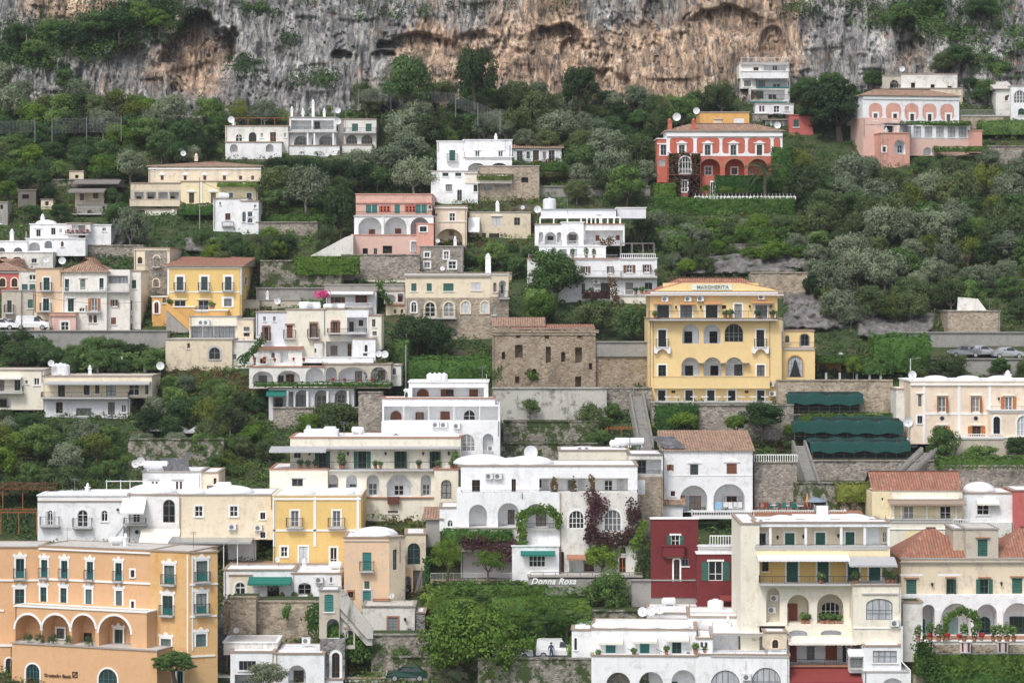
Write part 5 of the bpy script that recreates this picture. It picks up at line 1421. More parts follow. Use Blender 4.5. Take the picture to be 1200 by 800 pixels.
h.block(1167,1186,104,136,v=1.5,D=8,m='white_worn',feats=[W('k',[1179.5],112,3.5,6,arch=1)],cop='coping_grey',roof='shed',rm='roof_screed',ridge=2.2)
LM('the white house at the east edge',1190,120)
h=House('garden_wall','pale stone garden wall with a glass balustrade beside the pink villa','wall',1126,148)
h.block(1126,1176,135,148,D=1,m='stone_warm',roof='none');h.extra(None,h.fr,0,Rl(1126,1180,135,6,.1,'glass'),0)
# the big yellow hotel
h=House('hotel','big yellow five-storey hotel with arches, long balcony and painted name under its red roof','hotel',762,476)
my='margherita_yellow'
h.block(762,911,345,375,v=1.6,D=10,m=my,roof='hip',ridge=2.0,rm='tile_orange',cop='trim_white',over=.7,feats=[W('d',[777,804,834,892],357.5,14,17,trim='t',nod=1),W('y',[865],356.5,8.5,17,trim='t',nod=1),W('k',[848.5],357.5,5,4.5,trim=''),('AC',[(779,350.5),(806,350.5),(820.5,350),(892,348)]),('L',[(792,359),(821,359),(878.5,358),(903,358)]),('A',765,787,353.5,.8,.1,'awning_orange'),('A',795,815,354,.8,.1,'awning_orange'),('A',825,845,353.5,.8,.1,'awning_orange'),('A',880,906,352.5,.8,.1,'awning_orange'),('C',762,911,342.0,2.2,.55,'trim_white')])
f=MB();fr=h.fr;v=1.6
u0,u1=fr.u(762,v),fr.u(911,v)
for i in range(46):
 u=lerp(u0+.1,u1-.1,i/45);f.box(u-.07,u+.07,-.35,0,0,.22)
f.obj('cornice','trim_white',h.root,h.Ls(fr.w(0,v,fr.z(346.2,v))),0)
h.block(777,889,331.5,342,v=2.0,D=.8,m=my,roof='none',feats=[('P',[805.5,864],4,332,341,.08,'trim_white')])
f=MB();a0,a1,a2,a3=[fr.u(x,1.7)for x in(766,800,868,912)];zb_,zt_=fr.z(341,1.7),fr.z(331.5,1.7)
f.prism([(a0,0),(a3,0),(a3-1.2,.35),(a2,zt_-zb_),(a1,zt_-zb_),(a0+1.2,.35)],0,.5);f.obj('gable_wall',my,h.root,h.Ls(fr.w(0,1.72,zb_)),0)
f=MB();H_=zt_-zb_
for A_,B_ in(((a0+.2,.1),(a1,H_+.02)),((a1,H_+.02),(a2,H_+.02)),((a2,H_+.02),(a3-.2,.1))):f.bar((A_[0],.2,A_[1]),(B_[0],.2,B_[1]),.14)
f.obj('gable_coping','terracotta',h.root,h.Ls(fr.w(0,1.72,zb_)),0)
s_=MB();s0,s1=fr.u(811,1.6),fr.u(858,1.6);s_.box(s0,s1,-.06,-.002,0,fr.z(333,1.6)-fr.z(339.6,1.6));s_.obj('name_panel','sign_pale',h.root,h.Ls(fr.w(0,1.68,fr.z(339.6,1.6))),0)
text_on(h,'MARGHERITA',816.5,854,338.3,'sign_letter',v=1.58,bold=True)
h.block(760,916,373.5,476,v=.9,D=10,m=my,cop='coping',feats=[W('d',[776,891],386.5,9,20,trim='t',bal='iron',nod=1,ex=.3,pj=.5),W('d',[776,891.5],427.5,9,14.5,trim='t'),N([809.5,834.5],380,20,22.5,1.6,inner=[W('d',[806.5,836],388,9,15,nod=1)]),W('y',[860],379,22,21.5,arch=1,trim='t',tm=my),N([809,835,860.5],418.5,21,22,1.6,inner=[W('d',[807.5,837],428.5,9,12,nod=1),W('d',[865],427,9,14,nod=1)]),('P',[765.5,902],.7,374,442,.06,'iron_grey'),('C',799,878,425,.9,.8,'timber_grey'),W('d',[775.5,807.5,833,857.5,891.5],457,8.5,14,trim='t',nod=1),W('k',[789,875],457.5,4.5,3,trim=''),('AC',[(903,450),(905,461)])],nm='white',R=[])
h.extra(None,h.fr,.9,Rl(760,910,374,9.5,1.1,'iron',sm='trim_grey'),0)
h.extra(None,h.fr,.9,Rl(766,901,450,8.5,1.1,'wall',m=my,th=.5),0)
for x in(776,891):
 f=MB();f.prism([(-1.0,.55),(1.0,.55),(1.0,-.2),(.7,-.3),(.45,.12),(0,.28),(-.45,.12),(-.7,-.3),(-1.0,-.2)],-.45,0);f.obj('balcony_bracket','trim_white',h.root,h.Ls(h.fr.w(h.fr.u(x,.9),.9,h.fr.z(411.5,.9))),0)
for x in(782.5,793,813,826,841,852,869,882,896):
 f=MB();f.box(-.4,.4,-.4,.4,.68,.74);f.bar((0,0,0),(0,0,.7),.04);f.obj('balcony_table','trim_white',h.root,h.Ls(h.fr.w(h.fr.u(x,-.4),-.4,h.fr.z(471.5,-.4))),0)
h.block(764,904,471.5,480,v=-1.3,D=2.3,m='white_worn',cop='trim_grey')
h.block(911,955,408,448,v=2.2,D=8,m=my,cop='coping',feats=[W('yL',[932],417,18,25,arch=1,trim='t',tm='ochre',nod=1)],R=[])
h.block(918,954,388,408,v=3.6,D=6,m=my,cop='coping',rm='tile_orange',feats=[W('y',[922.5],393,5,8,arch=1),N([943],390.5,13,16,1.4,inner=[W('y',[943],392,9,13,nod=1)])])
h.extra(None,h.fr,2.2,Rl(912,954,408,7,.15,'iron'),0)
h.block(911,918,375,408,v=3.0,D=4,m='white',feats=[W('d',[915],388,3.5,18,nod=1)])
f=MB();ww=1.5
f.prism([(-.1,2.1),(.1,2.1),(ww*.42,.25),(ww*.5,.02),(-ww*.5,.02),(-ww*.42,.25)],.06,.10);f.obj('drape','black',h.root,h.Ls(h.fr.w(h.fr.u(932,2.2),2.2,h.fr.z(442,2.2))),0)
LM('the big yellow hotel',835,400)
h=House('house','low house with an orange tiled roof behind the big yellow hotel','house',918,400)
h.block(918,988,390,410,v=9,D=7,m='stone',roof='hip',ridge=1.6,rm='tile_orange',feats=[])
h=House('garden_house','low ochre garden house with arched grey windows behind a pillared terrace','house',953,446)
h.block(953,1008,424,446,v=2.5,D=5,m='ochre',feats=[W('y',[964],427,9,15,arch=1,nod=1),W('y',[978],430,7,11,arch=1,nod=1),W('k',[956],428,4,14,nod=1),W('k',[989],428,6,12,nod=1)],rm='hill',cop='timber_grey')
for x in(968,984,1004,1019,1032):h.extra(None,h.fr,.4,('P',[x],2.6,436.5,446,.1,'trim_white'),0)
h.extra(None,h.fr,.5,Rl(955,1033,445,8,.1,'iron'),0)
LM('the low ochre garden house',985,435)
h=House('ruined_building','roofless brown stone ruin with empty windows and weathered orange patches','ruin',577,458)
h.block(577,698,388,458,v=.5,D=9,m='ruin',roof='none',nm='ruin',feats=[N([608],404,9,15,1.2,arch=0),N([590],412,4,9,1.2),N([626],432,6,12,1.2),N([660],412,5,12,1.2),N([692],425,4,8,1.2),N([642.5],406,6,19,1.2,arch=0),N([678],407,8,18,1.2,arch=0),N([677.5],441,7,13,1.2,arch=0),N([606],441,5,8,1,arch=0),N([641],393,5,4,.6,arch=0),N([607],392,5,4,.6,arch=0),N([679],392,5,4,.6,arch=0),('C',577,698,391,1.4,.15,'stone_warm')])
h.block(580,636,381,392,v=2.5,D=6,m='ruin',roof='shed',rm='tile_brown',ridge=.9)
h.block(600,696,384.5,389,v=.4,D=6,m='ruin',roof='shed',rm='tile_orange',ridge=.4,over=.15)
f=MB();rr_=random.Random(5);u_=h.fr.u(577,.3)
while u_<h.fr.u(697,.3):
 wd_=rr_.uniform(.3,.9);f.box(u_,u_+wd_,-.02,.6,-.2,rr_.uniform(0,.55));u_+=wd_
f.obj('broken_wall_top','ruin',h.root,h.Ls(h.fr.w(0,.3,h.fr.z(388,.3))),0)
LM('the brown stone ruin',640,420)
# left mid: long beige house with terrace
h=House('house','long beige terrace house with dark glazed doors and a grey awning among trees','house',50,492)
h.block(50,178,441,466,v=1.5,D=8,m='cream',cop='coping',rm='roof_screed',feats=[W('d',[72],448.5,8,16,nod=1),W('d',[101.5],448.5,7,14,nod=1),W('k',[114],451,5,10),W('dL',[130],447.5,11,16,nod=1),W('w',[157],448,12,15,nod=1),W('y',[172],449,4,13,nod=1),('A',55,177,446.5,1.6,.2,'awning_grey')])
h.extra(None,h.fr,1.5,Rl(50,152,465.5,6,1.4,'iron'),0)
h.block(52,152,467,494,v=1.2,D=7,m='white_lilac',roof='none',feats=[W('k',[69.5],471,8,13,nod=1),W('k',[130.5],471,8,15,nod=1),W('y',[98],478,18,9),W('w',[145],474,5,9)])
h.block(-40,51,434,480,v=1.4,D=8,m='cream_pale',cop='coping',rm='roof_screed',feats=[W('y',[31],445.5,3,4),W('w',[43],443,6,8),W('t',[20.5],442.5,7,15,nod=1),W('k',[2],444,6,14,nod=1),('A',-10,26,441,.9,.15,'awning_cream'),N([4],465,17,13,1.5,inner=[W('k',[4],468,8,9)])])
h.extra(None,h.fr,1.4,Rl(-20,28,459.5,7,1.0,'iron'),0)
for x,z in((66,440),(71,439),(76,440)):h.on('water_tank',tank_mesh(.62,1.5,True),x,z+1,4)
h.on('satellite_dish',dish_mesh(.5),188,438,3);h.on('satellite_dish',dish_mesh(.4),60,434,3)
LM('the long beige terrace house',100,460)
# centre: tall white stepped house and the long cream house
h=House('hotel','tall white stepped house with rows of brown shutters and four round roof tanks','hotel',447,580)
h.block(479,572,448,472,v=4.5,D=7,m='white',cop='trim_white',feats=[N([525],454,84,14,1.8,arch=0,inner=[W('b:cb',[495.5],455.5,14,12,arch=1),W('b:cb',[519.5],456,6,12),W('k',[527],456,9,12),W('b:cb',[555],456,10,12)])])
h.block(474,480,458,472,v=4.6,D=4,m='white',feats=[W('g',[476],459.5,4,8,arch=1)],cop='white')
h.block(448,580,467,476,v=2.5,D=4,m='white',cop='terracotta')
h.block(448,586,474,498,v=2.4,D=8,m='white',roof='none',feats=[N([517],476,134,18,1.8,arch=0,inner=[W('b:cb',[464],481.5,13,12,arch=1),W('b:ob',[492],482.5,7,11,nod=1),W('b:cb',[521.5],482,11,12),W('w',[550],480,14,13,arch=1,nod=1)]),('P',[473,502.5,532,562,584],.8,476,494,.05,'trim_white')])
h.block(447,586,493.5,545,v=.6,D=8,m='white',roof='none',feats=[W('w',[547],508.5,19,20,arch=1,nod=1),N([572],508,12.5,28,1.0,inner=[('AC',[(575,525)])]),Rl(566,578,535,6,.6,'white'),W('D',[464],508,9,8,arch=1),('AC',[(510.5,497.5),(520,497.5),(535,499)])],cop='white')
for x in(504,509.5,515,520.5):h.on('water_tank',tank_mesh(.42,.95,True),x,447,6)
LM('the tall white stepped house',515,500)
h=House('villa','long cream villa with open green shutters on the balcony and arched loggia below','villa',316,612)
h.block(340,540,513,550,v=2.5,D=9,m='cream_pale',cop='terracotta',feats=[W('y',[348.5],529.5,8,7),W('g:og',[378],528.5,9,21,nod=1),W('g:og',[424.5],528.5,10,21,nod=1),W('g:og',[469.5],528.5,10,21,nod=1),W('g:og',[510],528.5,8.5,20,nod=1),('A',342,538,522.5,1.2,.08,'awning_grey'),('L',[(363,530),(408,530),(452,530),(496,530),(526,530)])])
h.extra(None,h.fr,2.5,('A',318,384,522.6,3.0,.35,'awning_grey'),0)
h.extra(None,h.fr,2.5,Rl(317,536,550,9,2.2,'iron'),0)
h.block(316,384,550,612,v=.2,D=9,m='cream_pale',cop='terracotta',feats=[W('y',[348.5],560.5,13,9,trim='h')])
h.block(383,509,550,612,v=.9,D=9,m='cream_pale',roof='none',feats=[N([389.5],556,14,25,1.4,inner=[W('y',[390],567,9,10)]),N([412],556,13,25,1.4,inner=[W('y',[413.5],567,7,10)]),N([437],556,15,25,1.4,inner=[W('w',[437],566,10,14,nod=1)]),N([467.5],556.5,28,25,1.6,inner=[W('w',[467.5],568,11,12,nod=1)]),N([499],556,12,25,1.4,inner=[W('w',[499.5],567,9,13,nod=1)]),('X',467.5,556.5,28,25,.15,'trim_grey'),W('k',[460.5],598,12,3)])
h.block(509,537,550,612,v=.2,D=9,m='cream_pale',cop='terracotta',feats=[W('d',[523],562,12,22,arch=1,nod=1,trim='t',tm='cream')])
h.extra(None,h.fr,.9,('C',383,509,582,1.5,.2,'terracotta'),0)
f=MB();f.box(0,3.8,0,3,0,.9);f.obj('roof_hatch','white',h.root,h.Ls(h.fr.w(h.fr.u(356,4),4,h.fr.z(513,4))),0)
h.block(454,468,582,590,v=.3,D=1.2,m='wood_dark',roof='none')
LM('the long green-shuttered villa',430,555)
# lower left
h=House('house','bright white house with wrought iron balconies, arched windows and outside stair','house',44,640)
h.block(44,150,581,640,v=.5,D=8,m='white',cop='white',feats=[('C',44,150,586.2,1.2,.12,'coping'),W('w:ow',[58.8],598,6,17,arch=1,bal='grey',nod=1,ex=.8),W('w',[97],597,12,20,arch=1,bal='grey',nod=1,ex=.5,trim='t'),W('w',[122.5],597.5,7,13,arch=1,trim='t')],rm='roof_white')
h.block(150,210,580,640,v=.3,D=8,m='white',cop='coping',feats=[W('w',[160],597,8,15,nod=1),W('y',[198],585,14,27,arch=1,nod=1),Rl(146,172,614,7,1.0,'grey'),('A',144,172,583,2.4,1.4,'awning_white'),('S',128,634,146,614,.9,'white'),('O',138,597,1.5),('O',160.5,623,2.2)],domes=[(178,60,1.0)])
h.block(167,236,553,582,v=3,D=7,m='white',cop='coping_grey',feats=[W('k',[179,183.5],564,2.5,5,trim=''),W('k',[207.5,212],564,2.5,9,trim=''),('C',173,187,561,1,.15,'trim_grey'),('C',201,215,561,1,.15,'trim_grey'),('P',[234],.6,556,575,.06,'iron_grey')])
h.block(236,256,554,578,v=3.2,D=7,m='peach_pale',feats=[W('k',[252],560,3.5,7),W('y',[246],568.5,7.5,6)])
h.on('water_tank',tank_mesh(.5,2.8,False),183,551.5,5);h.on('water_tank',tank_mesh(.45,2.2,False),195,551,6);h.on('satellite_dish',dish_mesh(.45),159,553,2);h.on('satellite_dish',dish_mesh(.5),165,551,2);h.on('water_tank',tank_mesh(.45,1.8,False),262,575,3)
f=MB();f.face([(0,0,0),(2.9,0,0),(2.2,1.5,1.3),(-.7,1.5,1.3)]);f.box(0,2.9,0,.06,-.08,0);f.obj('solar_panel','slate',h.root,h.Ls(h.fr.w(h.fr.u(192,4),4,h.fr.z(551,4))),0)
for x in(125,141.5,152.5):h.extra(None,h.fr,2.6,('P',[x],.7,562,581,.1,'trim_white'),0)
h.extra(None,h.fr,2.6,('C',124,168,563,1,.1,'trim_white'),0)
h.extra(None,h.fr,0,('A',166,212,619,3.0,1.6,'awning_cream'),0)
LM('the iron-balconied white house',110,605)
h=House('house','pale peach house with small white windows and a glass veranda at its foot','house',211,665)
h.block(211,320,580,632,v=.8,D=8,m='cream',cop='coping_grey',feats=[W('w',[233],593,9,12,trim='t'),W('w',[274],593,9,12,trim='t'),W('y',[308],600,6,8,trim='t'),W('y',[308],623,6,7,trim='t'),('AC',[(272.5,617),(303,618)]),('P',[211.6],.7,583,628,.08,'coping')],domes=[(268,60,.8),(225,34,.7)])
h.block(203,300,630,665,v=1.5,D=7,m='white_lilac',roof='none',feats=[N([236],636,62,26,1.6,arch=0)])
h.extra(None,h.fr,1.5,('A',202,298,628,3.6,.3,'steel'),0)
for x in(204,225,246,266,282):h.extra(None,h.fr,1.5,('P',[x],.8,632,662,3.4,'trim_white'),0)
LM('the pale peach house',265,605)
h=House('house','mustard yellow house with white pilasters and two bulging iron balconies','house',320,672)
h.block(320,423,581,672,v=0,D=9,m='yellow',cop='cream',feats=[('P',[321.5,369,419.5],3,582,640,.08,'trim_white'),('C',320,423,583,2.5,.12,'trim_white'),('C',320,423,620,2.2,.08,'trim_white'),W('w',[345.5],598,9,19,trim='t',bal='iron',nod=1,ex=.5),W('w',[394.5],598,9,19,trim='t',bal='iron',nod=1,ex=.5),W('w',[333],640,8,12,trim='t'),W('w:cw',[355.5],640,10,24,trim='t',nod=1),W('w',[391],641,8,21,trim='t',nod=1)],domes=[(350,40,.6),(395,44,.6)],R=[('P',[424],1,583,600,.05,'trim_white')],xR=436)
LM('the mustard yellow house',370,620)
h=House('restaurant','low white restaurant with a green awning and arched front under the mustard house','restaurant',262,706)
h.block(262,345,668,706,v=.5,D=7,m='white',cop='coping',feats=[W('w',[281.5],682,13,16,arch=1,trim='t'),N([320],682,14,20,1.6,arch=0,inner=[W('b',[320],692,12,6)]),('A',292,342,675.5,2.0,.5,'awning_green')],domes=[])
h.block(342,400,672,706,v=.3,D=6,m='white',cop='coping',feats=[N([357],682.5,16,15,1.2,arch=.7,inner=[W('w',[357],684,15,13)]),W('y',[377.5],686,8,3),W('y',[388],676,2.5,6),('AC',[(374,679)])])
h.block(270,392,661,670,v=5,D=4,m='white',roof='flat',cop='coping',rm='tile_brown')
f=MB()
for i in range(10):f.box(i*.3,i*.3+.12,0,.12,0,.9)
h.extra(None,h.fr,.3,Rl(262,400,706,3,.8,'none',sm='trim_white'),0)
LM('the low white restaurant',320,688)
h=House('old_house','weathered peach house with green shutters and a tall arched green window','house',403,713)
h.block(403,456,630,713,v=0,D=9,m='peach_worn',cop='coping',domes=[(440,54,.9)],feats=[W('t:ct',[430],647,10.5,21,bal='iron',nod=1,ex=.3),W('g:cg',[430],680.5,6,9),W('t:ct',[430],692,9.5,18,nod=1,trim='t',tm='trim_grey'),W('k',[411],693,6,7,trim='t',tm='terracotta'),('C',403,456,633,1,.1,'trim_grey')])
f3=h.sub(456,h.Y,38)
h.block(456,475,630,713,m='cream_worn',fr=f3,D=7,cop='coping',feats=[W('y',[463],644,5,24,nod=1),('P',[468.5],.8,634,660,.05,'terracotta')])
f4=h.sub(475,h.Y+4.0,2)
h.block(475,499,626,668,m='cream_worn',fr=f4,D=6,cop='coping',feats=[W('t',[485],636,15,25,arch=1,nod=1)])
h.block(470,484,666,710,m='peach_worn',fr=f4,v=-1,D=5,roof='none',feats=[N([478],675,8,32,1.5)])
h.block(484,499,668,712,m='grey_plaster',fr=f4,v=.5,D=5,roof='none');h.extra(None,f4,.5,('S',484,706,495,669,1.4,'timber_grey'),0)
LM('the weathered peach house',440,660)
h=House('old_house','crumbling white ground-floor house with a grey shuttered door below the peach house','house',425,744)
h.block(425,486,711,744,v=0,D=5,m='white_worn',cop='stone',rm='roof_screed',feats=[W('y:cy',[460.5],723,11.5,19,trim='t',tm='terracotta',nod=1),W('w',[480],736,5,4,trim='t',tm='trim_grey'),('L',[(475,724)])])
h.block(486,498,718,742,v=.3,D=4,m='stone_dark',feats=[])
h=House('stair_tower','grey arched stair tower with a pierced teal gate beside the crumbling white house','stair',374,800)
h.block(374,398,692,748,v=0,D=3,m='grey_beige',cop='concrete',feats=[W('t:ct',[385.5],696,10.5,20.5,nod=1,arch=.35),N([390.5],725.5,15.5,23,1.8)])
h.block(375,404,748,800,v=-.2,D=3,m='stone_dark',roof='none',feats=[W('k',[393.5],764,9,33,arch=1,nod=1,trim='T')])
h.block(398,408,716,748,v=.6,D=3,m='white_worn',feats=[]);h.block(404,416,736,760,v=.4,D=3,m='grey_beige',feats=[N([409.5],738,9,18,1.5)])
f=MB();fr=h.fr;v=-.1
pts=[(398,690),(402,690),(437,736),(437,748),(430,748),(398,712)]
f.prism([(fr.u(x,v),fr.z(y,v)-h.loc.z)for x,y in pts],v,v+.3);f.prism([(fr.u(x,v+1.5),fr.z(y+6,v+1.5)-h.loc.z)for x,y in pts],v+.302,v+1.8)
f.obj('stair_parapet','peeling',h.root)
LM('the grey stair tower',390,740)
vine('creeper','green creeper filling the arches of the grey stair tower','creeper',[(391,735),(391,747),(412,752),(425,765)],h.Y+1.0,9,'leaf_hedge',2.5)
# peach hotel in the lower west corner
YH=271.0
h=House('hotel','large peach hotel with scalloped white window crests, arcaded terrace and green doors','hotel',46,812,Y=YH,a=-21)
g=lambda xs,y,w,hh,**o:W('t2',xs,y,w,hh,trim='o',nod=1,**o)
main=[g([52,75.5,105.5,139],655,7.5,21,bal='iron',ex=.15,pj=.45),g([198.5],655.5,12,21.5,bal='iron',ex=.2,pj=.5),W('k',[155.5],663,4.5,8,trim='t',nod=1),('C',46,222,676.5,2.2,.12,'trim_white'),('C',46,222,641.5,1.8,.2,'trim_white'),g([51,74.5,104,139.5],687.5,7.5,17),g([196.5],690.5,12,22,bal='iron',ex=.2,pj=.5),W('k',[155.5],699,4,8,trim='t',nod=1),('C',166,222,713,2,.1,'trim_white'),g([194.5],740,12,18),('C',46,222,758,1.5,.1,'trim_white'),W('t',[188],776,25,22,trim='t',nod=1),W('t',[211],776,7,22,trim='t',nod=1)]
h.block(46,176,640,815,D=6,m='peach',rm='roof_screed',feats=[f for f in main if not(f[0]in 'W' and f[2][0]>176)],cop='coping')
h.block(176,222,640,815,v=-.25,D=6,m='peach_gold',rm='roof_screed',feats=[f for f in main if f[0]=='W' and f[2][0]>176]+[('P',[220],1.6,643,757,.07,'trim_white')],cop='coping')
fL=h.sub(-60,YH+2.0,0)
u46=h.fr
h.block(-60,47,641.5,815,fr=fL,v=-1.6,D=6,m='peach',rm='roof_screed',cop='coping',feats=[W('t2',[23.5],654.5,10,22.5,trim='o',bal='iron',nod=1,ex=.2,pj=.5),W('t2',[-22],654.5,10,22.5,trim='o',nod=1),W('t2',[23],690,11,17,trim='o',nod=1),('C',-60,46,678.5,2,.12,'trim_white'),('C',-60,5,714,2,.1,'trim_white')])
c222=h.fr.w(h.fr.u(222,-.25),-.25,0)
fR=Frame(c222[0],c222[1],math.radians(22))
h.block(222.2,255,648,815,fr=fR,v=.0,D=6,m='peach_gold',cop='coping',rm='roof_screed',feats=[W('t2',[236.5],657.5,13,24,trim='o',bal='iron',nod=1,ex=.25,pj=.5),W('t2',[236],695.5,12.5,23.5,trim='o',bal='iron',nod=1,ex=.25,pj=.5),W('t2',[235.5],743,12,15,trim='o',nod=1),('C',222.5,255,684,2,.1,'trim_white'),('C',222.5,254,721.5,2,.1,'trim_white'),('P',[225.5],1.6,651,762,.07,'trim_white'),('C',222.5,252,768,2,.1,'trim_white')],R=[])
A_=lambda x,y,w,hh,inn=():N([x],y,w,hh,2.1,inner=list(inn))
h.block(17,172,711,765,v=-2.2,D=2.15,m='peach',nm='peach',cop='trim_white',rm='roof_screed',feats=[A_(33,720,30,42),A_(65.5,718.5,32,38,[W('d',[72],734,9,12,trim='t')]),A_(98,717,27,36,[W('d',[103],738,9,12,nod=1)]),A_(134.5,716,37,42,[W('t2',[140],732,10,24,trim='o',nod=1)]),('X',33,720,30,42,.22,'trim_white'),('X',65.5,718.5,32,38,.22,'trim_white'),('X',98,717,27,36,.22,'trim_white'),('X',134.5,716,37,42,.22,'trim_white')])
h.block(14,184,754,815,v=-3.3,D=3.2,m='peach',cop='coping_grey',rm='roof_screed',feats=[W('t',[38.5],776.5,16,24,arch=1,trim='t',nod=1),W('t',[126.5],777,22,24,arch=1,trim='t',nod=1)])
h.block(-70,15,757,815,fr=fL,v=-3.3,D=3.2,m='peach',cop='trim_white',rm='roof_screed',feats=[W('d',[11],771,8.5,24,arch=1,trim='t',nod=1)])
f_=h.fr
text_on(h,'Deutsche Bank',52,83,790.5,'gold_letter',v=-3.38,bold=True)
m_=MB();s0=f_.u(85,-3.3);s1=f_.u(91,-3.3);q=s1-s0
for(a,b,c,d)in((0,q,0,.09),(0,q,q-.09,q),(0,.09,.09,q-.09),(q-.09,q,.09,q-.09)):m_.box(a,b,-.08,0,c,d)
m_.bar((q*.25,-.04,q*.22),(q*.75,-.04,q*.78),.05)
m_.obj('bank_emblem','gold_letter',h.root,h.Ls(f_.w(s0,-3.3,f_.z(789.5,-3.3))),f_.a)
PH=h
LM('the large peach hotel',120,720)
for i,(x,w_)in enumerate(((33,12),(46,13),(62,14),(80,11),(104,12))):
 vv=-2.8;pt=h.fr.w(h.fr.u(x,vv),vv,0)
 tree('shrub',x,748+(x-40)*.06,w_,14,label=None,Y=pt[1],mat='leaf_mid' if i%2 else 'leaf_oak',word='leafy potted shrub',near='on the arcaded hotel terrace')
h=House('stairway','long grey stairway climbing between the peach hotel and the planted terrace','stairway',250,770,Y=272)
f=MB();n=44
for i in range(n):
 x0=lerp(251,262,i/n);y0=lerp(768,699,i/n);Yd=lerp(270,284,i/n);a=P(x0,y0,Yd);b=P(x0+14,y0,Yd)
 f.box(a.x-h.loc.x,b.x-h.loc.x,Yd-h.loc.y,Yd+.5-h.loc.y,a.z-h.loc.z-2,a.z-h.loc.z)
f.obj('steps','slate',h.root)
f=MB()
for i in range(n):
 x0=lerp(251,262,i/n)+14;y0=lerp(768,699,i/n);Yd=lerp(270,284,i/n);a=P(x0,y0,Yd)
 f.box(a.x-h.loc.x,a.x-h.loc.x+.2,Yd-h.loc.y,Yd+.5-h.loc.y,a.z-h.loc.z-2,a.z-h.loc.z+1.0)
f.obj('parapet','concrete',h.root)
h=House('house','small peach kiosk house with an arched window on a brown rock wall by the stairway','house',268,703)
h.block(269,295,674,702,D=5,m='cream',cop='coping',feats=[W('w',[281.5],682,12,17,arch=1,trim='t')])
h=House('house','white flat-roofed house with an arched opening at the bottom edge near the pergola','house',268,812)
h.block(270,322,764,815,v=.5,D=7,m='white',cop='coping',rm='roof_white',feats=[W('y',[290],774,20,11),N([290],790,30,20,1.5,arch=0)])
h.block(322,380,766,815,v=.2,D=7,m='white',cop='coping',rm='roof_white',feats=[N([348],779,21,26,1.6,inner=[W('k',[350],785,12,14)])])
h.block(262,325,753,767,v=2.5,D=5,m='white_worn',cop='white',rm='roof_screed')
h.on('air_conditioner',ac_mesh(),359,750,5)
LM('the white house at the bottom edge',320,785)
h=House('outbuilding','low white hut with a tile-edged flat roof at the bottom edge between tower and car','hut',403,812,Y=268)
h.block(402,461,795,815,D=6,m='white_worn',cop='coping',rm='roof_screed',feats=[W('k',[430],801,8,10)]);h.block(368,402,796,815,v=-1.5,D=4,m='white',cop='coping')
h=House('van','top of a parked white van beside the peach hotel at the bottom edge','van',232,806,Y=268)
f=MB();f.prism([(-.2,0),(4.3,0),(4.3,.75),(3.5,1.25),(1.2,1.35),(0,1.2)],0,1.8);f.obj('body','car_white',h.root,(0,0,0))
f=MB();f.box(.3,3.2,-.02,0,.55,1.05);f.obj('window','car_glass',h.root)
# white restaurant-hotel with the name sign
h=House('hotel','long white hotel with arched windows, wisteria-covered balcony and its name on the wall','hotel',535,690)
h.block(540,747,546,580,v=2.5,D=8,m='white',cop='coping',feats=[W('k',[557.8],562,9.5,15,nod=1),W('k',[602],561,5,16,nod=1),('AC',[(573,557.5),(583.5,557.5)])]+[N([684],560,104,17.5,1.6,arch=0,inner=[W('d',[632],562,5,9),W('w:cw',[640],562,6,15,nod=1),W('d',[668],562,5,16,nod=1),W('w:cw',[681],561,8,16,nod=1),W('w',[713],562,10,15,nod=1),W('w:cw',[727],561,8,16,nod=1)])],domes=[(565,70,1.0),(620,60,.9),(600,30,.8)])
h.extra(None,h.fr,2.5,Rl(540,747,577.5,3,1.0,'iron',sm='trim_white'),0)
h.on('satellite_dish',dish_mesh(.75),622,543,5);h.on('antenna',antenna_mesh(1.4),618,546,6)
h.block(535,614,577,620,v=1.0,D=8,m='white',roof='none',feats=[N([560],591,21,28,2.2),N([596],589,25,30,2.2,inner=[W('k',[599],597,8,17,nod=1)]),W('w',[527.5],607,4,8)])
h.block(515,537,595,622,v=1.2,D=6,m='white',cop='coping',feats=[W('w',[527.5],609,6,8,arch=1,trim='t')])
h.block(499,516,607,640,v=1.4,D=5,m='concrete',roof='shed',rm='tile_brown',ridge=.8)
h.block(614,656,577,650,v=.8,D=8,m='white',roof='none',feats=[N([608+20],590,28,29,2,inner=[W('k',[634],599,12,17,nod=1)]),Rl(616,656,619,6,.5,'iron')])
h.block(540,614,620,690,v=2.5,D=6,m='white_lilac',roof='none',feats=[N([553],603+20,.1,.1,1),W('w',[553,596],600,.1,1),W('d',[585],644,.1,1)])
h.block(535,615,619,646,v=.4,D=3,m='white_worn',cop='coping_grey',feats=[])
h.block(655,747,577,690,v=.5,D=8,m='white_worn',roof='none',nm='white',feats=[W('w',[675.5],598,18,21,arch=1,trim='t',nod=1),W('w',[718],597,20,25,arch=1,trim='t',nod=1),W('k',[730],641,6,7),W('o',[729.5],653,8,18,nod=1),W('k',[658],646,6,24,arch=.5,nod=1),N([695],655,56,16,1.5,arch=0,inner=[W('b',[690],660,12,9)])])
h.block(600,655,640,692,v=-1.0,D=6,m='white',cop='white',feats=[W('w',[629.5],650,19,14),('A',610,650,645,1.0,.3,'awning_green')])
h.extra(None,h.fr,.5,('A',664,686,649.5,1.0,.3,'terracotta'),0)
text_on(h,'Donna Rosa',622,675,684,'trim_white',v=-3.15,ital=True,depth=.05)
h.block(619,752,676,700,v=-3.1,D=4,m='concrete',cop='coping_grey',roof='flat',rm='roof_screed')
h.extra(None,h.fr,-3.0,Rl(622,752,676,5.5,.1,'wood'),0)
LM('the long white hotel',640,600)
DR=h
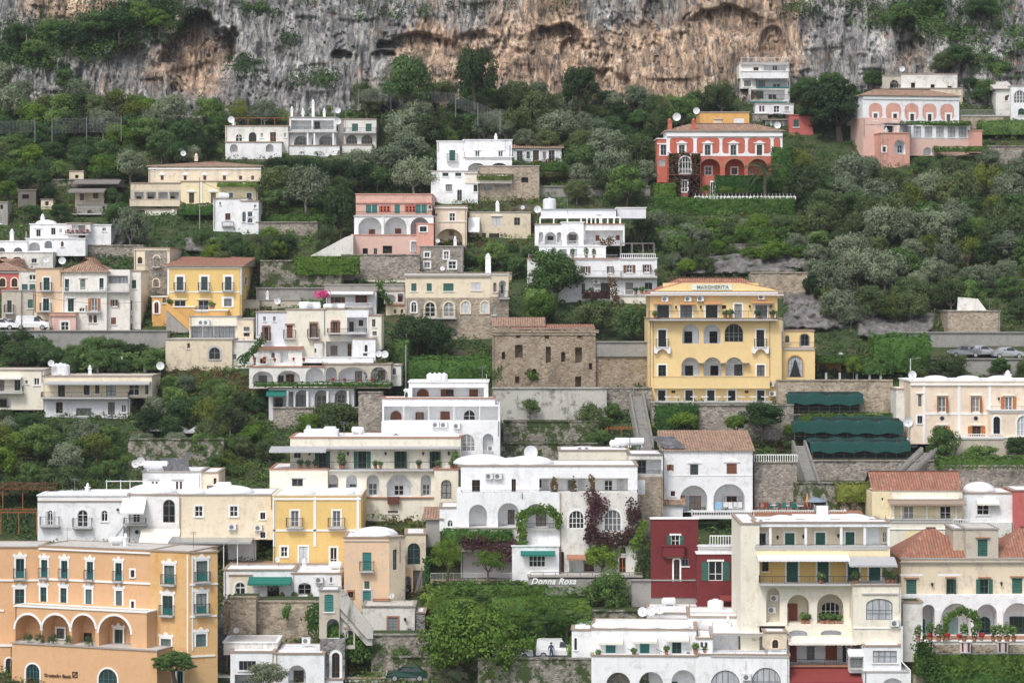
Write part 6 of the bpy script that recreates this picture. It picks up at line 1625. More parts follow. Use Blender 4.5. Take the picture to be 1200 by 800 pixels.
vine('creeper','dark purple creeper draped round the arched windows of the long white hotel','creeper',[(694,612),(692,630),(715,632),(743,630),(744,605),(741,590)],h.Y+.2,8,'leaf_purple',1.5)
vine('creeper','purple creeper clump climbing between the two arched windows of the long white hotel','creeper',[(690,575),(700,590),(694,605),(708,588)],h.Y+.1,7.5,'leaf_purple',1.5)
vine('creeper','green and purple creeper framing the balcony arch of the long white hotel','creeper',[(607,680),(610,650),(612,625),(610,606),(622,598),(642,597),(654,604),(655,618)],h.Y-.2,5,'leaf_vine',2.4)
vine('creeper','thin creeper hanging from the upper balcony of the long white hotel','creeper',[(649,560),(650,575),(647,590)],h.Y+2.2,3.5,'leaf_brown',2.0)
vine('creeper','second thin creeper hanging beside the upper balcony windows of the long white hotel','creeper',[(693,558),(694,572),(697,584)],h.Y+2.2,3.0,'leaf_brown',2.0)
vine('creeper','short creeper rooted in the terrace and climbing between two shuttered doors of the white hotel','creeper',[(672,560),(673,572),(671,578)],h.Y+2.2,2.2,'leaf_brown',2.0)
leafbox('hedge','long dark ivy hedge hanging over the white terrace wall west of the carved name','hedge',519,600,621,634,h.Y-.4,2,'leaf_hedge')
vine('creeper','purple flowering creeper spilling down the white terrace wall','creeper',[(545,634),(575,638),(590,650),(602,640)],h.Y-.3,9,'leaf_purple',1.8)
h=House('house','beige house with a roof terrace, shuttered door and stone base beside the white hotel','house',655,640)
h.block(655,737,528,560,v=8,D=6,m='cream_pale',cop='coping',feats=[W('w:cw',[679,685],539,3,6,trim=''),W('w:cw',[708,714],538.5,4,4,trim='')])
h.block(737,777,533,558,v=2.5,D=7,m='white_worn',cop='timber_grey',feats=[N([757],538,36,18,2,arch=0,inner=[W('y',[752],539,10,18,nod=1)])])
h.extra(None,h.fr,2.5,Rl(740,776,557,6,.8,'iron'),0)
h.block(741,777,558,640,v=1.5,D=7,m='stone_warm',roof='none',feats=[('Q',742,756,562,579,'white',.1)])
for x in(680,688):h.on('air_conditioner',ac_mesh(),x,526,10)
for x in(730,745.5):h.on('water_tank',tank_mesh(.5,2.0,False),x,524,12)
LM('the roof-terraced beige house',740,560)
h=House('villa','white villa with brown tiled roof, hooded windows and two deep arches hung with laundry','villa',780,620)
h.block(778,882,527,600,v=1,D=9,m='white',roof='shed',ridge=1.7,rm='tile_brown',over=.25,feats=[W('b:cd',[813.5],544,9.5,12,trim='H'),W('b:cb',[857.5],543,12,12,trim='H'),W('b:ob',[785.5],544,4,7,trim=''),W('k',[788.5],575,5,6),('C',783,882,556.5,.8,.05,'trim_white'),N([813],568.5,32,31,2.6,inner=[W('b',[814],581,15,17,nod=1),W('w:cw',[805],581,5,16,nod=1)]),N([854.5],567,37,33,2.6,inner=[W('b',[857],581,13,13),W('w:cw',[849],581,5,7),W('w:cw',[866],581,5,7)])])
h.extra(None,h.fr,.8,Rl(810,990,604.5,7,1.4,'baluster',sm='trim_white',th=.3),0)
h.block(775,800,590,606,v=.2,D=1.5,m='white',roof='shed',rm='tile_brown',ridge=.8)
h.block(790,866,604,650,v=2.5,D=6,m='white_lilac',roof='none',feats=[W('w',[856.5],614,9,13,arch=1,trim='t')])
h.on('solar_panel',(lambda f:(f.face([(0,0,0),(2.4,0,0),(1.2,2.4,1.2),(-1.6,2.4,1.2)]),f.mesh('solar_panel','slate'))[-1])(MB()),779,525,1)
LM('the laundry-hung white villa',830,565)
LY=h.Y
for i,(x,w_,hh,c)in enumerate(((842,7,9,'cloth_blue'),(850.5,5,6,'cloth_white'),(856,5,8,'cloth_white'),(861.5,4,6,'cloth_white'),(867,5,7,'cloth_white'))):
 f=MB();w2=w_*K*LY/2;h2=hh*K*LY
 for k in range(5):
  a,b=lerp(-w2,w2,k/5),lerp(-w2,w2,(k+1)/5);f.box(a,b,.05*(k%2),.05*(k%2)+.03,-h2*(1-.05*(k%3)),0)
 tag(f.obj('laundry_sheet',c,None,P(x,588,LY+.7)),['pale blue towel hanging on the laundry line under the arch','small white cloth hanging just beside the pale blue towel','long white sheet in the middle of the laundry line','short white cloth next to the last one on the laundry line','white cloth at the east end of the laundry line'][i],'laundry','laundry drying under the white arches')
h=House('townhouse','dark red house with green shutters, white flat roof and a lower wing with terrace','house',763,716)
h.block(763,818,608,700,v=0,D=8,m='brick_red',cop='trim_white',feats=[W('w:og',[791.5],627,10,12.5,trim='t'),W('k',[793],655,6.5,26,arch=.6,trim='t',nod=1),W('y',[803],654,8,9),('C',780,800,652,1.2,.4,'coping')],R=[W('w',[821.5],628,2.5,12,trim='t')],xR=831)
h.block(777,802,640,652,v=-.6,D=.6,m='brick_red',cop='brick_red')
h.block(817,868,649,716,v=-2,D=9,m='brick_red',cop='white',feats=[W('w:og',[838.5],657,16,23,trim='t',nod=1),W('g:cg',[861],655,9,24,trim='',nod=1),('A',843,864,697,1.2,.3,'awning_red')])
h.extra(None,h.fr,-2,Rl(818,866,642,0.1,.1,'none'),0)
h.block(818,866,640,649,v=-2.05,D=.3,m='white',cop='white');h.extra(None,h.fr,-1.4,Rl(832,866,640,13,.1,'baluster'),0)
LM('the dark red house',810,650)
RY=h.Y
# white hotel in the bottom middle
h=House('hotel','white hotel with striped awnings, teal doors and round arches at the bottom edge','hotel',670,815,a=-3)
h.block(670,694,738,820,v=.5,D=8,m='white',cop='coping',feats=[W('d',[674.5],747,3,14,arch=1,nod=1),W('d',[677],777,3.5,9)])
h.block(693,816,737,769,v=0,D=8,m='white',cop='coping',feats=[W('t:ct',[715.5],756.5,11.5,17,nod=1),W('t:ct',[755.5],753.5,11,17.5,nod=1),W('t',[793],751.5,11,17.5,nod=1),('A',701,730,747,1.0,.35,'awning_cream'),('A',741,770,745,1.0,.35,'awning_cream'),('A',779,807,743,1.0,.35,'awning_cream'),('AC',[(807.5,764)])],domes=[(715,44,.55),(755,46,.5),(790,40,.45)])
h.block(693,818,768,820,v=-1.8,D=10,m='white',cop='coping',feats=[N([724.5],787,28,32,2.0,inner=[W('g',[726],798,10,10)]),N([763],786,28,32,2.0,inner=[W('g',[756],797,10,10)]),N([801],783.5,28,32,2.0,inner=[W('g',[790],797,8,10)])],roof='flat')
h.block(816,835,747,770,v=-1.0,D=6,m='white',cop='coping',feats=[W('d',[822.5],751,3,6),W('d',[827.5],751,3,6)])
h.block(833,925,742,766,v=.3,D=8,m='white',cop='coping_grey',feats=[N([878],743.5,84,21,1.8,arch=0,inner=[W('k',[870],742,9,20,nod=1),W('b',[882],746,5,17,nod=1)])])
h.block(818,925,766,820,v=-1.9,D=9,m='white',cop='coping',feats=[W('yL',[850],783.5,34,30,arch=1,nod=1),W('yL',[898],780,34,30,arch=1,nod=1),('AC',[(875,791)]),('P',[874],.6,772,800,.06,'trim_grey')])
h.extra(None,h.fr,-1.9,Rl(833,925,766,5,.1,'glass'),0)
h.block(806,925,722,742,v=6,D=8,m='white',cop='coping',roof='flat')
h.block(758,905,718,742,v=9,D=10,m='white',cop='coping')
for x in(837,840):h.on('water_tank',tank_mesh(.7,1.4,True),x,717,12)
for x,y in((753,727),(763,726),(773,724)):h.on('satellite_dish',dish_mesh(.5),x,y,8)
for x,s in((746,1),(780,1)):
 f=MB()
 for i in range(12):f.bar((i*.18,0,0),(i*.18,0,1.1-i*.085),.015)
 f.bar((0,0,1.1),(2.0,0,.15),.03);f.obj('railing','iron',h.root,h.Ls(h.fr.w(h.fr.u(x-11,-.9),-.9,h.fr.z(772,-.9))),0)
LM('the white hotel at the bottom edge',780,760)
WH=h
# cream and yellow hotel, lower right
h=House('hotel','tall cream and yellow hotel with green shutters and two big arched loggias','hotel',866,815,a=0)
h.block(868,890,614,815,v=.4,D=11,m='cream_pale',cop='coping',rm='roof_white',feats=[],L=[])
h.block(884,1040,615,642,v=2.4,D=9,m='cream',cop='coping',rm='roof_white',roof='flat',domes=[(917,44,.8),(957,46,.8),(1000,50,.9)],feats=[N([886],0,.01,.01,1)]and[W('g',[892.5],624.5,9.5,16,trim='t',nod=1),W('g:cg',[925.5],624,11,17,trim='t',nod=1),W('g:cg',[961.5],623.5,11,17,trim='t',nod=1),W('g:cg',[996],623,10.5,17,trim='t',nod=1),W('w',[1022],622.5,8,6,arch=1),W('w',[1036.5],623,4,12),('Q',1011,1030,617,639,'white',.1),('L',[(911,628),(941,627),(982,626)])])
h.extra(None,h.fr,.9,('P',[902.5,944,985.5,1013,1041],2.8,616.5,640,.3,'trim_white'),0)
h.block(884,1043,612.5,617,v=.5,D=3,m='white',cop='coping')
h.block(886,1043,641,652,v=.3,D=6,m='yellow_pale',cop='trim_grey',feats=[])
h.extra(None,h.fr,.3,Rl(886,1040,641.5,3.5,.1,'iron'),0)
h.extra(None,h.fr,.3,('A',887,994,650,1.5,.3,'awning_white'),0);h.extra(None,h.fr,.2,('A',992,1048,652,2.2,.6,'awning_grey'),0)
h.block(888,1034,651,684,v=1.9,D=8,m='yellow',roof='none',feats=[W('g:cg',[928.5],657.5,13,26,trim='t',nod=1),W('g:cg',[964.5],657,13,26,trim='t',nod=1),W('g',[897],657,7.5,12,arch=.8),W('g:cg',[1000],657,13,26,trim='t',nod=1),W('g:cg',[1025],659.5,13,23,trim='t',nod=1)])
h.extra(None,h.fr,.3,Rl(889,1052,684,9,1.4,'iron'),0)
h.block(888,994,684,733,v=.2,D=10,m='cream_pale',nm='cream_pale',cop='coping',roof='none',feats=[N([903+3],689,16,40,1.4,inner=[('AC',[(907,700),(904,714)])]),N([935.5],696.5,26,35,2.4,inner=[W('b:cr',[928.5],707,12,25,nod=1)]),N([973],695.5,31,36,2.4,inner=[W('w',[973],704.5,22,27,arch=.5,nod=1)])])
f5=h.sub(994,h.Y+.2,-38)
h.block(994,1001,684,733,fr=f5,v=0,D=5,m='cream_pale',roof='none',feats=[W('w',[997],700,3.5,24,arch=1,nod=1)])
h.block(1000,1056,686,755,v=-2.0,D=8,m='cream_pale',cop='coping',feats=[W('yL',[1030.5],701,31,25,arch=.55,nod=1),('C',1010,1052,694.5,1.4,.15,'trim_grey'),('AC',[(1048,729.5)]),('C',1000,1056,735,1,.1,'trim_white')])
h.block(921,1000,731,750,v=-.4,D=9,m='cream_pale',roof='none',feats=[N([935],738,22,7,.8),N([974],738,24,6,.8)])
h.extra(None,h.fr,-.4,('A',922,1001,746,1.6,.4,'awning_cream'),0)
h.block(922,1000,750,785,v=-.3,D=8,m='white_lilac',roof='none',feats=[N([960],754,74,25,2.4,arch=0,inner=[W('k:cr',[929],755,9,22,nod=1),W('y',[950],757,9,16,nod=1),W('b:cr',[974],755,13,18,nod=1),W('k',[992],755,9,20,nod=1)])])
h.extra(None,h.fr,-.3,Rl(922,1000,779,7,.5,'iron',sm='terracotta'),0)
h.extra(None,h.fr,-.4,('A',923,1014,781,2.6,1.1,'awning_red'),0)
h.block(996,1013,762,788,v=-2.3,D=3,m='white',cop='trim_white',feats=[N([1004],765,14,17,1,arch=0)]);h.extra(None,h.fr,-2.3,Rl(996,1013,782.5,10,.3,'iron'),0);h.extra(None,h.fr,-2.3,('A',993,1013,761,.7,.4,'awning_white'),0)
h.block(1012,1056,757,790,v=-3.2,D=6,m='white',cop='coping',feats=[W('yL',[1037],762,28,14)])
h.block(918,1002,786,820,v=.1,D=6,m='cream_pale',roof='none',feats=[W('k',[938],797,12,16),W('k',[985],798,12,16)])
h.block(1012,1066,787,820,v=-3.5,D=6,m='white',cop='trim_grey',feats=[N([1046],794,28,24,1.6)])
h.block(896,922,741,760,v=-2.2,D=5,m='cream_worn',cop='coping',feats=[W('k',[908.5],749,7,10,arch=1,trim='t',tm='cream')]);h.block(900,922,760,820,v=-2.1,D=5,m='white',roof='none',feats=[W('yL',[906],780,12,30,nod=1)])
f=MB()
for x in(1057,):f.bar((0,0,4.5),(0,0,1),.09);f.bar((0,0,1),(.8,0,.2),.09);f.bar((.8,0,.2),(.8,0,-1.5),.09)
f.obj('drain_pipe','trim_white',h.root,h.Ls(h.fr.w(h.fr.u(1057,-3.6),-3.6,h.fr.z(787,-3.6))),0)
f=MB();f.box(0,6,0,2,0,.8);f.box(2.5,3.6,.5,1.6,.8,1.7);f.obj('roof_hatch','white',h.root,h.Ls(h.fr.w(h.fr.u(930,9),9,h.fr.z(613,9))),0)
h.on('air_conditioner',ac_mesh(),948,608,4);h.on('air_conditioner',ac_mesh(),892,611,2)
LM('the tall cream and yellow hotel',950,680)
CH=h
# right edge
h=House('villa','white arcaded villa with orange hipped roofs, green shutters and a tall central turret','villa',1055,800)
h.block(1056,1260,655,697,v=1.5,D=10,m='cream_worn',cop='coping_grey',roof='flat',rm='roof_screed',feats=[W('g:cg',[1068],678.5,12,18,trim='c'),W('g:og',[1114],678,8,18,trim='c'),W('g:og',[1153.5],678,10,18,trim='c'),W('g:cg',[1192],677,12,18,trim='c'),('C',1054,1250,697.2,1.4,.2,'trim_white'),('C',1054,1250,657.5,1.5,.3,'coping_grey'),('L',[(1092,683),(1173,682)]),('Q',1055,1082,672,674.5,'trim_white',.02),('Q',1099,1126,672,674.5,'trim_white',.02)])
h.block(1056,1140,653,656,v=2.2,D=8,m='cream_worn',roof='hip',ridge=2.6,rm='tile_orange',over=.3)
h.block(1168,1260,652,656,v=2.2,D=8,m='cream_worn',roof='hip',ridge=2.6,rm='tile_orange',over=.3)
h.block(1132,1170,620,656,v=1.6,D=6,m='grey_beige',cop='coping_grey',rm='roof_screed',feats=[W('g:cg',[1151.5],631.5,11.5,20,trim='c',nod=1)])
h.block(1117,1134,620,652,v=3.0,D=5,m='grey_beige',cop='coping_grey')
h.block(1056,1260,697,760,v=.4,D=9,m='white',nm='white',roof='none',feats=[N([1088],708,15,38,2.5,inner=[W('t:ct',[1082.5],725,3,16,nod=1)]),N([1120.5],706.5,35,42,2.5,inner=[W('s:cs' if 0 else 'y:cs',[1117],723,11,25,nod=1)]),N([1156.5],707.5,24,40,2.5,inner=[W('t',[1154],722,13,25,arch=1,nod=1)]),N([1193],706,34,40,2.5,inner=[W('g',[1193],722,20,25,nod=1)]),('P',[1099,1172.5],5,714,750,.12,'trim_white')])
h.block(1058,1081,706,775,v=-2.8,D=4,m='white_worn',cop='coping',rm='hill')
h.block(1082,1260,751,766,v=-3.4,D=4,m='white_worn',cop='trim_white',rm='terracotta',feats=[])
h.extra(None,h.fr,-3.45,('Q',1092,1250,755,764.5,'stone_warm',.02),0)
for x in(1087,1131,1174.5):
 f=MB();f.box(-.5,.5,-.3,.3,-.1,.95);f.box(-.6,.6,-.4,.4,.95,1.05);o=f.obj('post','trim_white',h.root,h.Ls(h.fr.w(h.fr.u(x,-3.6),-3.6,h.fr.z(763,-3.6))),0)
 f=MB();[f.box(a,a+.2,-.31,-.30,0,.9)for a in(-.4,.2)];f.obj('post_panel','awning_red',o)
h.block(1070,1260,766,820,v=-2.5,D=4,m='cream',roof='none',feats=[W('k',[1077],774,6,16,arch=1),W('d',[1096,1113,1145,1170],795,12,10)])
LM('the white arcaded villa',1150,700)
h=House('house','yellow house with an orange tiled roof and glazed veranda above the arcaded villa','house',1021,656)
h.block(1023,1128,574,600,v=3.5,D=7,m='cream_pale',roof='gable',ridge=1.8,rm='tile_orange',over=.1,feats=[])
h.block(1022,1045,577,640,v=2.4,D=6,m='yellow_pale',roof='none',feats=[W('k',[1034],583,2,3)])
h.block(1042,1128,586,609,v=2.0,D=6,m='yellow_pale',roof='flat',cop='coping',feats=[W('w',[1065],594,12,16,nod=1),W('w',[1108],593,13,16,nod=1),('P',[1047,1056,1086,1120],1.6,588,609,.3,'trim_white'),('A',1041,1130,586,1.4,.25,'coping')])
h.block(1040,1126,609,656,v=.8,D=6,m='cream_pale',roof='flat',cop='trim_grey',feats=[('Q',1058,1101,620.5,636,'yellow_pale',1.0),('C',1041,1126,619,1.2,.1,'trim_white')])
h.extra(None,h.fr,.8,Rl(1044,1117,610.5,6.5,.1,'grey'),0);h.extra(None,h.fr,.6,Rl(1117,1168,620,12,.1,'baluster'),0)
LM('the orange-roofed yellow house',1075,590)
h=House('house','low white domed house with an open green-shuttered window and striped awning','house',1130,640)
h.block(1128,1188,578,612,v=2,D=7,m='white',cop='coping',feats=[W('w',[1152],591,14,12,trim='t'),W('g:cg',[1163],592,5,11,trim='',flat=1),('A',1144,1170,586,.8,.3,'awning_cream')],domes=[(1147,40,1.1)])
h.block(1188,1240,575,625,v=1.2,D=6,m='crimson',cop='coping');h.block(1120,1188,612,640,v=1.5,D=6,m='white_worn',roof='none',feats=[W('k',[1185-12],630,12,8)])
LM('the low white domed house',1150,595)
h=House('villa','cream villa with orange shutters and white pilasters on a hedged terrace near the east edge','villa',1067,540)
fe=[('C',1067,1260,449.5,2,.2,'trim_white'),('P',[1083,1124,1160],3,449,520,.08,'trim_white'),('C',1082,1260,483,3,.06,'trim_white')]
for x in(1104,1143.5,1182):fe.append(W('w:oo',[x],464.5,9,18,trim='h',nod=1));fe.append(('O',x,490,2.4)if x<1170 else('L',[(1170,466)]))
fe+=[W('w:oo',[1104],499,9,12,trim='h',nod=1),W('k:oo',[1144.5],499,10.5,12,trim='h',nod=1),W('y',[1078],462,4,14,trim='h',nod=1),W('y',[1078],487,6,9,trim='t')]
h.block(1067,1260,447,520,v=1,D=9,m='peach_pale',feats=fe,cop='trim_white',domes=[(1096,34,.6),(1134,34,.6),(1172,36,.6)])
h.block(1160,1260,481,520,v=-.6,D=4,m='peach_pale',cop='trim_white',feats=[W('wL',[1200],487,16,24,arch=1,trim='t',nod=1),W('d',[1168],487.5,8,22,arch=1,trim='t',nod=1)])
h.block(1120,1200,513,540,v=-.8,D=3,m='grey_beige',cop='trim_white')
h.extra(None,h.fr,-.8,Rl(1122,1176,513,5,.1,'baluster'),0);h.extra(None,h.fr,-.6,Rl(1160,1250,482,6,.1,'grey'),0)
h.on('chimney',chimney_mesh(.7,.8,'white'),1181,447,3);h.on('satellite_dish',dish_mesh(.5),1069,449,2);h.on('satellite_dish',dish_mesh(.6),1064,505,1)
LM('the orange-shuttered cream villa',1140,485)
h=House('outbuilding','small white and grey annexe with a metal tank beside the cream villa','annexe',1050,520)
h.block(1050,1068,456,520,v=2,D=6,m='white_worn',roof='flat',cop='coping');h.on('water_tank',tank_mesh(.7,1.3,True),1069,525,-1);h.block(1066,1086,500,530,v=.4,D=5,m='wood_dark',roof='flat',cop='coping')
h=House('ruined_house','stone terrace block with a bare white gable wall under the road at the east side','ruin',1111,400)
h.block(1111,1172,365,396,v=.4,D=6,m='stone_warm',cop='stone',rm='roof_screed')
f=MB();a=[(h.fr.u(x,3),h.fr.z(y,3)-h.loc.z)for x,y in((1122,366),(1158,366),(1146,350),(1123,348))];f.prism(a,3,3.5);f.obj('gable_wall','white_worn',h.root)
LM('the stone terrace block',1140,380)
# retaining walls and terraces
Wl=wall
Wl(300,372,261,273,'dry stone wall under the vineyard rows')
Wl(92,168,288,300,'long grey rubble wall above the narrow cream and stone house',mat='stone')
Wl(-60,196,388,412,'long concrete parapet wall carrying the coast road in the west',mat='concrete',top='tarmac',D=9,Y=T(60,404)-1)
Wl(305,402,306,338,'mossy terrace wall with hanging grass beside the palm',mat='stone_green',D=6)
Wl(400,492,299,327,'rough rubble wall below the coral villa',mat='stone',D=5)
Wl(492,600,320,330,'low stone wall behind the curved cream hotel roof',mat='stone_warm',D=5)
Wl(300,380,338,352,'dark concrete terrace with open bays west of the slatted-awning house',mat='concrete',D=4)
Wl(577,711,455,496,'pale weathered wall with peeling plaster at the foot of the stone ruin',mat='peeling',D=5)
Wl(590,702,494,520,'dark stone wall with vine trellis below the pale ruin wall',mat='stone_green',D=5)
Wl(560,700,520,545,'long rubble wall behind the roofs of the white hotel',mat='stone_green',D=4)
Wl(698,762,401,412,'grey road parapet between the ruin and the yellow hotel',mat='concrete',top='tarmac',D=7,Y=T(730,455)-.2)
Wl(698,762,412,456,'stained brown retaining wall between the ruin and the yellow hotel',mat='ruin',D=6,Y=T(730,456)+.3,cap=False)
Wl(710,764,455,482,'low stone wall with grass beside the steep stair lane',mat='stone',D=5)
Wl(764,930,475,515,'tall stone wall hung with ivy under the big yellow hotel',mat='stone',D=5)
Wl(912,1046,446,488,'pale stone retaining wall with drain slits under the pillared terrace',mat='stone_warm',D=5)
Wl(925,1050,486,494,'narrow stone terrace between the upper two green net canopies',mat='stone_warm',D=4)
Wl(950,1098,540,566,'speckled stone wall below the lowest green net canopy',mat='stone',D=5)
Wl(884,934,542,604,'tall grey stone wall with a white railing on top by the stair lane',mat='stone',D=5)
Wl(930,1022,566,606,'stone wall with brown grass tufts behind the restaurant terrace',mat='stone_green',D=4)
Wl(1056,1230,390,404,'grey block parapet of the upper east road',mat='concrete',top='tarmac',D=9)
Wl(1082,1240,421,436,'concrete wall carrying parked cars on the east road',mat='concrete',top='tarmac',D=8,Y=T(1130,436)-1)
Wl(1105,1240,546,585,'long stone wall with hedge top under the cream villa with orange shutters',mat='stone',D=5)
Wl(150,262,515,548,'overgrown stone terrace wall above the bright white house',mat='stone_green',D=4)
Wl(880,946,320,348,'ruined stone wall on the slope east of the big yellow hotel',mat='stone_warm',D=3)
Wl(632,762,219,229,'grey road parapet with guard rail crossing the slope behind the stepped hotel',mat='concrete',top='tarmac',D=6)
Wl(320,420,478,500,'stone wall under the arcades of the cream apartment house',mat='stone',D=4)
Wl(420,448,460,520,'stone wall between the apartment arcades and the tall white stepped house',mat='stone',D=4)
Wl(262,395,705,752,'rough brown retaining wall beneath the low white restaurant',mat='stone_warm',D=5)
Wl(435,520,744,790,'rubble wall below the crumbling white house',mat='stone',D=4)
Wl(270,300,700,760,'brown rock wall beneath the small peach kiosk house',mat='stone_warm',D=4)
Wl(504,640,683,700,'low pale wall below the white hotel terrace with the two round trees',mat='concrete',D=6,top='terracotta')
Wl(740,826,680,716,'grey stone ramp wall in front of the dark red house door',mat='concrete',D=4)
Wl(690,760,716,745,'dark rock wall behind the roof vaults of the bottom white hotel',mat='stone_green',D=4)
Wl(460,700,770,800,'low stone kerb wall above the bottom street',mat='stone_green',D=3)
Wl(795,845,676,700,'small grey stucco wall with a meter box by the red house',mat='grey_plaster',D=2)
Wl(1158,1240,172,190,'grey stone garden wall behind the pale hedge near the east edge',mat='stone',D=3)
Wl(1150,1240,560,575,'narrow stone terrace wall beside the white domed house',mat='stone_warm',D=3)
def rock(x0,x1,y0,y1,label,seed):
 Y=float(T((x0+x1)/2,y1))-1.0
 xs=np.arange(x0-3,x1+3,2.0);ys=np.arange(y0-2,y1+4,2.0);X,Y_=np.meshgrid(xs,ys)
 d=np.interp(Y_,_TY,_TD)-1.2-2.2*(1-np.abs(2*fbm(X*.06,Y_*.08,4,seed)-1))+1.5*fbm(X*.3,Y_*.3,3,seed+4)
 e=np.maximum(np.abs((X-(x0+x1)/2)/((x1-x0)/2)),np.abs((Y_-(y0+y1)/2)/((y1-y0)/2)))+.3*fbm(X*.1,Y_*.1,2,seed)
 d=d+5*np.clip((e-.95)*3,0,1)
 co=Pn(X,Y_,d);o0=co.reshape(-1,3).mean(0)
 tag(link('rock_outcrop',nmesh('rock_outcrop',co.reshape(-1,3)-o0,grid_faces(len(xs),len(ys)),'rock'),None,tuple(o0)),label,'rock')
m,nt,n,L,b=_new('rock')
c=wcoord(nt)
L.new(ramp(nt,noise(nt,c,.8,7,.7),[(.3,(.05,.05,.045)),(.5,(.16,.15,.14)),(.68,(.30,.28,.26))]),b.inputs['Base Color']);b.inputs['Roughness'].default_value=1
bump(nt,noise(nt,c,2.5,6,.7),b,.3,.8)
rock(916,1000,338,388,'bare grey rock face east of the big yellow hotel',3);rock(1000,1100,366,396,'pale broken rocks below the olive grove on the east slope',9)
rock(790,935,296,322,'scrubby rock band above the roof of the big yellow hotel',15);rock(90,150,262,288,'mossy rocks east of the white stepped villa',21);rock(900,960,284,318,'small grey rocks at the edge of the olive grove',27)
rock(215,262,278,296,'grey rocks under the arched lower wing of the cream manor',31)
# hedges, ivy, terraces of vines
LB=leafbox
for i,(x0,x1,y0,y1)in enumerate(((316,384,234,240),(308,386,244,250),(300,386,252,261))):
 LB('vine_row',['uppermost','middle','lowest'][i]+' clipped vine row on the small terraced vineyard','vines',x0,x1,y0,y1,float(T(340,y1)),2.5,'leaf_vine')
LB('ivy','mossy grass curtain hanging over the terrace wall beside the palm','ivy',345,420,301,322,float(T(380,338))-.9,2,'leaf_bright')
LB('ivy','dense dark ivy mass tumbling down beside the east road','ivy',1023,1090,394,436,float(T(1050,440))-1,4,'leaf_hedge',bulge=1.2)
LB('hedge','ivy-covered bank behind the four roof tanks','hedge',478,588,421,447,float(T(520,452)),6,'leaf_hedge',bulge=1.2)
LB('hedge','low vine pergola hedge over the ochre garden house','hedge',955,1010,418,425,float(T(980,446))-1,3,'leaf_vine',bulge=.5)
LB('hedge','rounded hedge at the end of the pillared terrace','hedge',1004,1048,424,438,float(T(1020,446))-.6,3,'leaf_mid',bulge=.5)
LB('ivy','dark ivy hanging on the stone wall directly under the big yellow hotel','ivy',768,818,474,512,float(T(790,515))-1.2,1.2,'leaf_hedge',bulge=.6)
LB('hedge','upper tier of the broad ivy bank below the name wall','hedge',506,690,700,726,float(T(600,740))+1,8,'leaf_vine',bulge=2.6,dens=24)
LB('hedge','lower tier of the broad ivy bank above the bottom street','hedge',520,694,722,758,float(T(600,770))-.5,6,'leaf_hedge',bulge=2.2,dens=24)
LB('hedge','bushy green hedge along the white terrace with the round trees','hedge',508,640,684,700,float(T(570,700))-2.2,2,'leaf_vine',bulge=.6)
LB('ivy','thick ivy spilling over the wall under the arcaded villa','ivy',1072,1260,765,790,264.0,3,'leaf_vine',bulge=.8)
LB('ivy','dark creeper hanging down to the bottom edge below the arcaded villa','ivy',1086,1260,786,812,263.6,1.0,'leaf_hedge',bulge=.8)
LB('hedge','green hedge on the long stone wall below the orange-shuttered villa','hedge',1100,1230,537,548,float(T(1150,585))-.5,3,'leaf_vine',bulge=.8)
LB('hedge','round-topped green hedge in front of the pink villa garden wall','hedge',1150,1230,142,158,float(T(1180,165)),4,'leaf_mid',bulge=.8)
LB('hedge','grassy ledge between upper and middle green net canopies','hedge',940,1046,484,489,float(T(1000,494))-.9,1.0,'leaf_vine')
LB('grass_bank','brown and yellow grass tuft hanging over the stone wall by the yellow house','grass',980,1022,566,588,float(T(1000,606))-1.0,1.0,'leaf_yellow',bulge=.5)
LB('hedge','tall green hedge along the foot of the big white stepped hotel','hedge',615,640,340,372,float(T(628,376))-1,3,'leaf_mid',bulge=.8)
LB('hedge','ivy covering the arch west of the red villa garden','hedge',766,792,216,236,float(T(780,236))-1.5,2,'leaf_vine',bulge=.6)
LB('hedge','lower hedge terrace under the long clipped hedge of the red villa','hedge',768,925,266,284,float(T(840,288)),5,'leaf_vine',bulge=.9)
LB('hedge','green creeper on the slope behind the ruin and the apartment arcades','hedge',460,478,400,440,float(T(470,446)),3,'leaf_mid',bulge=.8)
LB('hedge','green bank under the parked vans on the west coast road','hedge',96,190,412,432,float(T(140,436)),4,'leaf_mid',bulge=1.2)
LB('hedge','vine canopy over the arcades of the cream apartment house','hedge',298,458,448.5,453,float(T(370,480))-3.6,1.2,'leaf_vine',bulge=.3)
LB('hedge','vine pergola on the roof of the small stone house beside the cubist villa','hedge',600,660,193,200,float(T(620,216))-1.5,3,'leaf_vine',bulge=.5)
LB('hedge','green garden strip under the palest cubist villa terrace','hedge',560,600,205,211,float(T(580,240)),1.0,'leaf_yellow',bulge=.5)
LB('hedge','leafy pergola over the upper terrace of the long cream manor','hedge',255,302,214,219,float(T(270,250))-.2,3,'leaf_vine',bulge=.4)
LB('hedge','climber hanging over the dark openings below the cream manor','hedge',212,250,240,252,float(T(230,260))-.3,2,'leaf_hedge',bulge=.9)
vine('bougainvillea','bright magenta bougainvillea on the terrace beside the slatted awning house','flowering plant',[(372,345),(384,344)],float(T(380,372))-1.5,4,'flower_magenta',3)
vine('creeper','green creeper climbing diagonally up the white apartment house wall','creeper',[(282,424),(300,408),(308,396)],float(T(298,480))-1.6,4,'leaf_vine',2.4)
vine('creeper','green vine climbing the white house beside the curved cream hotel','creeper',[(444,330),(449,345),(458,356)],float(T(440,372))-.6,3.5,'leaf_vine',2.4)
vine('creeper','green vine garland framing the arch of the arcaded villa','creeper',[(1108,745),(1108,728),(1113,720),(1128,715),(1142,720),(1147,735)],CH.Y-1.0,4,'leaf_vine',2.4)
